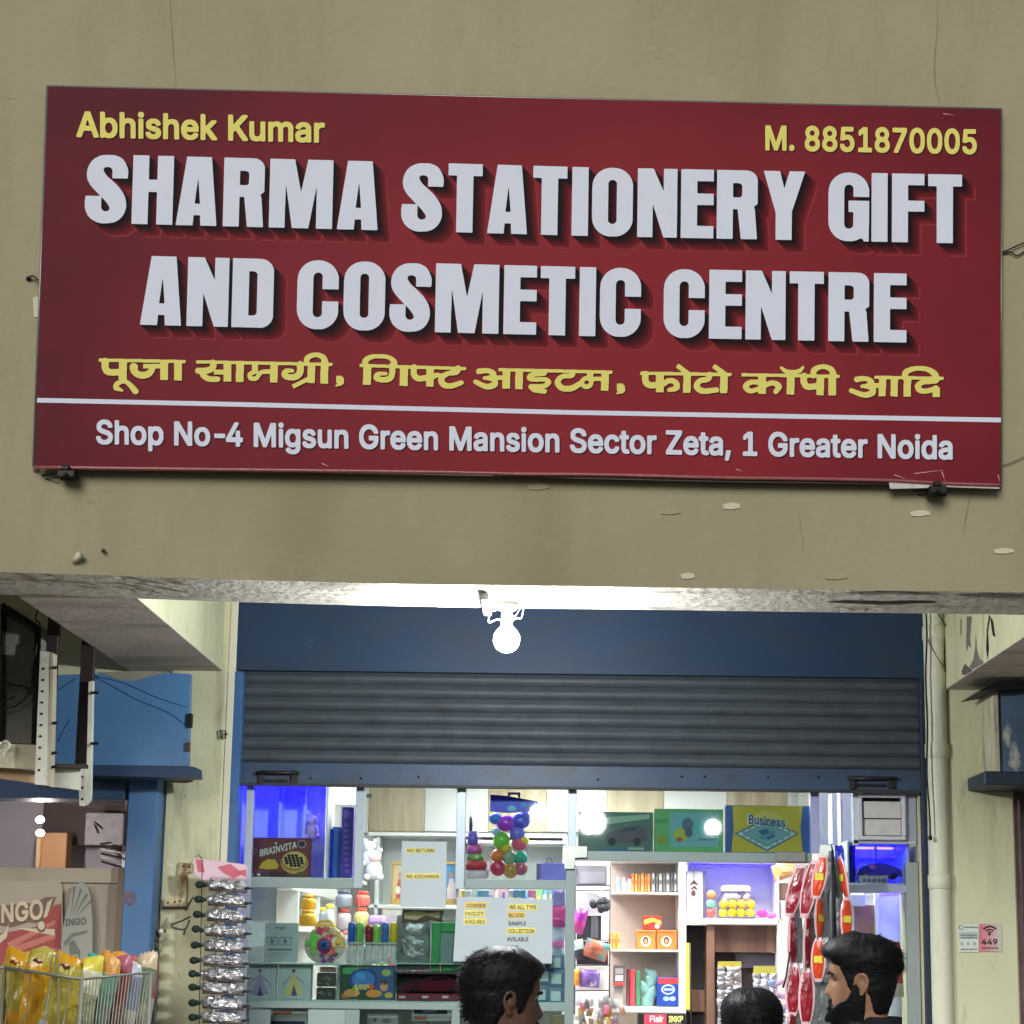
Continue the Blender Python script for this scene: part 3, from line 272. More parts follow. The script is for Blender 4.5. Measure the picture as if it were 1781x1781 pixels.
LETTERS = {"S":[73.5,[[[325,9,315,12,290,14,235,29,190,49,153,70,130,88,95,123,69,160,39,220,23,285,22,310,18,330,18,375,22,390,23,405,34,450,59,500,90,547,105,563,110,572,257,720,260,725,245,727,20,728,10,730,8,735,7,755,3,770,2,790,-2,805,-2,905,2,920,3,940,14,985,44,1050,49,1060,68,1085,108,1125,145,1151,205,1181,235,1191,260,1197,280,1198,295,1202,370,1202,385,1198,430,1197,445,1193,460,1192,475,1188,490,1186,535,1171,570,1151,602,1130,642,1090,666,1055,686,1020,711,950,713,930,717,915,717,840,713,825,712,810,708,795,706,780,691,730,656,660,646,645,587,570,512,495,495,482,465,453,400,402,353,355,329,320,309,285,309,250,314,240,320,234,340,224,370,218,395,218,415,224,435,234,450,248,456,255,462,280,463,405,465,410,470,412,715,412,725,410,731,400,733,370,737,355,737,280,721,215,691,150,666,110,650,92,642,80,615,59,600,51,590,44,555,29,485,8],[283,750,285,748,290,748,352,810,411,885,431,925,432,950,431,955,421,970,405,981,375,992,350,991,335,986,313,975,305,967,294,950,283,925]]]],"A":[71,[[[170,0,168,5,167,30,163,45,162,65,158,80,157,100,153,115,152,135,148,150,147,170,143,185,142,205,138,220,137,240,133,255,132,275,128,290,127,310,123,325,122,345,118,360,117,380,113,395,112,415,108,430,107,450,103,465,102,485,98,500,97,520,93,535,92,555,88,570,87,590,83,605,82,630,78,645,77,665,73,680,72,700,68,715,67,735,63,750,62,770,58,785,57,805,53,820,52,840,48,855,47,875,43,890,42,910,38,925,37,945,33,960,32,980,28,995,27,1015,23,1030,22,1050,18,1065,17,1085,13,1100,12,1120,8,1135,7,1155,3,1170,3,1190,5,1195,20,1198,285,1197,295,1195,297,1190,298,1145,302,1130,303,1085,307,1070,308,1025,310,1020,320,1018,400,1018,415,1019,421,1025,422,1030,423,1105,427,1120,428,1185,430,1195,445,1198,695,1197,705,1195,707,1190,707,1155,703,1140,702,1100,698,1085,697,1045,693,1030,692,990,688,975,687,935,683,920,682,880,678,865,677,825,673,810,672,770,668,755,667,715,663,700,662,660,658,645,657,610,653,595,652,555,648,540,647,500,643,485,642,445,638,430,637,390,633,375,632,335,628,320,627,280,623,265,622,225,618,210,617,170,613,155,612,115,608,100,607,60,603,45,601,5,595,-1,585,-2,180,-2],[370,390,375,394,377,400,378,440,382,455,383,490,387,505,388,545,392,560,393,600,397,615,398,650,402,665,403,705,407,720,408,760,412,775,412,810,410,815,405,817,330,817,325,815,323,810,323,785,327,770,328,740,332,725,333,695,337,680,338,650,342,635,343,605,347,590,348,560,352,545,353,520,357,505,358,475,362,460,363,430,368,415]]]],"C":[71.5,[[[340,-1,330,2,295,3,280,7,265,8,215,24,165,49,135,69,115,87,100,98,87,115,70,133,49,165,24,215,8,265,7,280,3,295,2,335,-2,350,-2,855,2,870,3,905,7,920,9,940,29,995,49,1035,70,1067,87,1085,98,1100,115,1113,133,1130,165,1151,215,1176,260,1191,280,1193,295,1197,420,1197,435,1193,455,1191,500,1176,550,1151,582,1130,600,1113,615,1102,628,1085,645,1067,666,1035,691,985,706,940,708,920,712,905,712,715,710,710,700,708,445,708,435,710,433,720,432,930,421,955,400,976,375,987,330,986,310,976,293,960,279,935,273,900,273,300,279,265,289,245,305,228,335,213,380,214,402,225,421,245,432,270,433,485,435,495,440,497,700,497,710,495,712,485,712,295,708,280,706,260,691,215,666,165,645,133,628,115,617,100,600,87,582,70,550,49,500,24,455,9,435,7,420,3,380,2,365,-2]]]],"E":[56.5,[[[0,0,-2,15,-2,1180,0,1195,15,1198,550,1197,560,1195,562,1180,562,995,560,985,550,983,290,982,280,980,278,970,278,630,280,620,285,618,550,617,560,615,562,605,562,425,560,420,550,418,290,417,280,415,278,405,278,220,280,205,285,203,550,202,560,200,562,185,562,10,560,0,545,-2,10,-2]]]],"H":[71,[[[0,0,-2,15,-2,1180,0,1195,15,1198,265,1197,275,1195,277,1185,278,640,280,635,285,633,410,632,425,635,427,645,428,1185,430,1195,445,1198,695,1197,705,1195,708,1180,708,15,705,0,690,-2,440,-2,430,0,428,10,427,410,425,415,420,417,295,418,280,415,278,410,277,10,275,0,260,-2,10,-2]]]],"R":[71,[[[0,0,-2,15,-2,1180,0,1195,15,1198,265,1197,275,1195,277,1185,278,685,280,680,285,678,340,678,355,679,361,685,362,690,363,715,367,730,368,760,372,775,373,805,377,820,378,845,382,860,383,890,387,905,388,935,392,950,393,975,397,990,398,1020,402,1035,403,1065,407,1080,408,1105,412,1120,413,1150,417,1165,418,1190,420,1195,435,1198,685,1197,695,1195,697,1190,697,1145,693,1130,692,1080,688,1065,687,1015,683,1000,682,950,678,935,677,885,673,870,672,820,668,805,667,755,663,740,662,690,642,635,642,630,700,587,706,580,707,575,707,155,696,120,681,90,667,70,635,39,620,29,590,14,555,3,525,2,505,-2,10,-2],[280,225,290,223,370,223,385,227,400,229,410,234,431,255,437,270,437,430,430,447,410,466,400,471,390,472,290,472,280,470,278,455,278,235]]]],"M":[110,[[[0,0,-2,15,-2,1180,0,1195,10,1197,260,1197,270,1195,272,1190,273,825,277,800,278,500,278,470,280,459,286,465,287,485,292,500,293,520,296,530,298,550,302,565,303,585,307,600,308,615,311,625,313,645,317,660,318,680,321,690,323,710,327,725,328,745,331,755,333,775,337,790,338,810,342,825,343,840,346,850,348,870,352,885,353,905,356,915,358,935,362,950,363,970,367,985,368,1000,371,1010,373,1030,377,1045,378,1065,382,1080,383,1095,387,1110,388,1130,392,1145,393,1160,397,1175,398,1190,400,1195,410,1197,670,1198,685,1195,692,1165,693,1150,697,1135,698,1120,707,1080,708,1065,712,1050,713,1035,722,995,723,980,727,965,728,950,732,935,733,920,742,880,743,865,747,850,748,835,757,795,758,780,762,765,763,750,772,710,773,695,777,680,778,665,782,650,783,635,792,595,793,580,797,565,798,550,808,510,809,490,815,484,817,495,817,525,818,1185,820,1195,835,1198,1085,1197,1095,1195,1098,1180,1098,15,1095,0,1080,-2,670,-2,660,0,648,55,647,65,643,80,642,90,638,105,637,115,633,130,632,140,628,155,627,165,623,180,622,190,618,205,617,215,613,230,612,240,608,255,607,265,603,280,602,290,598,305,597,315,593,330,592,340,588,355,587,365,583,380,582,390,578,405,577,415,573,430,572,440,568,455,567,465,563,480,562,490,558,505,557,515,553,530,552,540,545,553,538,540,527,480,523,465,522,455,518,440,517,430,513,415,512,405,508,390,507,380,503,365,502,355,498,340,497,330,493,315,492,305,488,290,487,280,483,265,482,255,478,240,477,230,473,215,472,205,468,190,467,180,463,165,462,155,458,140,457,130,453,115,452,105,448,90,447,80,443,65,442,55,438,40,437,30,430,3,425,-1,415,-2,10,-2]]]],"T":[59.5,[[[0,0,-2,15,-2,195,0,205,10,207,140,208,145,210,147,215,148,1190,150,1195,160,1197,425,1197,430,1195,432,1185,433,215,435,210,440,208,580,207,590,205,592,195,592,5,590,0,580,-2,10,-2]]]],"I":[28,[[[0,0,-2,15,-2,1190,0,1195,10,1197,270,1197,275,1195,277,1185,277,5,275,0,265,-2,10,-2]]]],"O":[71,[[[330,-1,320,2,285,3,220,19,205,24,165,44,135,64,103,90,88,105,80,117,65,133,44,165,24,205,14,235,3,285,2,325,-2,340,-2,865,2,880,3,915,14,965,24,995,39,1025,64,1065,80,1083,88,1095,105,1112,117,1120,133,1135,165,1156,205,1176,260,1192,270,1193,285,1197,425,1197,475,1186,505,1176,545,1156,577,1135,593,1120,605,1112,622,1095,630,1083,645,1067,666,1035,686,995,696,965,707,910,707,285,696,235,686,205,666,165,645,133,630,117,622,105,605,88,593,80,577,65,535,39,505,24,475,14,425,3,385,2,370,-2],[328,215,335,213,370,213,390,219,420,248,427,270,427,920,421,940,408,955,390,971,370,977,335,977,315,971,285,942,278,920,278,270,284,250,288,245,313,220]]]],"N":[70,[[[0,0,-2,15,-2,1180,0,1195,15,1198,255,1197,265,1195,267,1185,268,660,270,634,276,640,281,655,361,895,364,910,460,1195,475,1198,685,1197,695,1195,698,1180,698,15,695,0,680,-2,470,-2,460,0,458,10,457,365,455,380,450,377,439,355,436,345,414,300,411,290,394,255,391,245,369,200,366,190,349,155,346,145,304,55,301,45,281,5,277,0,260,-2,10,-2]]]],"G":[71,[[[340,-1,330,2,295,3,280,7,265,8,215,24,165,49,135,69,115,87,100,98,87,115,70,133,49,165,24,215,8,265,7,280,3,295,2,335,-2,355,-2,850,2,870,3,905,7,920,9,940,24,985,49,1035,70,1067,87,1085,98,1100,115,1113,133,1130,165,1151,215,1176,260,1191,280,1193,295,1197,415,1197,430,1193,450,1191,495,1176,545,1151,555,1144,565,1141,571,1145,580,1160,585,1160,595,1149,600,1153,615,1195,625,1197,695,1197,700,1195,702,1185,703,925,707,900,707,500,705,490,695,488,365,488,350,490,348,505,348,675,350,685,360,687,425,688,430,690,432,695,432,920,421,945,412,955,400,966,375,977,335,977,310,966,290,947,279,925,273,890,273,300,279,265,293,240,310,224,330,214,370,213,380,214,400,224,420,243,432,270,433,410,435,420,445,422,695,422,705,420,707,415,707,295,703,280,701,260,686,215,661,165,640,133,623,115,612,100,595,87,577,70,545,49,495,24,450,9,430,7,415,3,375,2,360,-2]]]],"F":[56.5,[[[0,0,-2,15,-2,1190,0,1195,10,1197,270,1197,275,1195,277,1185,278,670,280,660,290,658,555,657,560,655,562,645,562,480,560,470,550,468,290,467,280,465,278,455,278,205,280,200,290,198,550,197,560,195,562,185,562,5,560,0,550,-2,10,-2]]]],"Y":[72,[[[5,-2,2,0,2,5,4,15,11,35,14,50,21,70,34,120,46,155,49,170,56,190,59,205,66,225,79,275,91,310,94,325,101,345,104,360,111,380,124,430,136,465,139,480,146,500,149,515,156,535,169,585,181,620,184,635,191,655,194,670,212,730,213,1185,215,1195,230,1198,480,1197,490,1195,492,1185,493,705,536,575,539,560,581,435,584,420,626,295,629,280,671,155,674,140,716,15,717,5,715,0,700,-2,460,-2,450,0,434,50,431,65,419,100,416,115,404,150,401,165,389,200,386,215,374,250,371,265,366,280,360,288,354,280,286,5,282,0,270,-2]]]],"D":[72,[[[0,0,-2,15,-2,1180,0,1195,10,1197,530,1197,570,1186,610,1166,630,1152,676,1105,686,1090,706,1050,717,1010,717,190,706,150,686,110,672,90,625,44,610,34,570,14,530,3,495,2,475,-2,10,-2],[290,220,300,218,355,218,370,222,390,224,402,230,422,250,432,270,432,940,426,955,412,970,400,981,385,987,295,987,290,985,288,980,288,230]]]]}
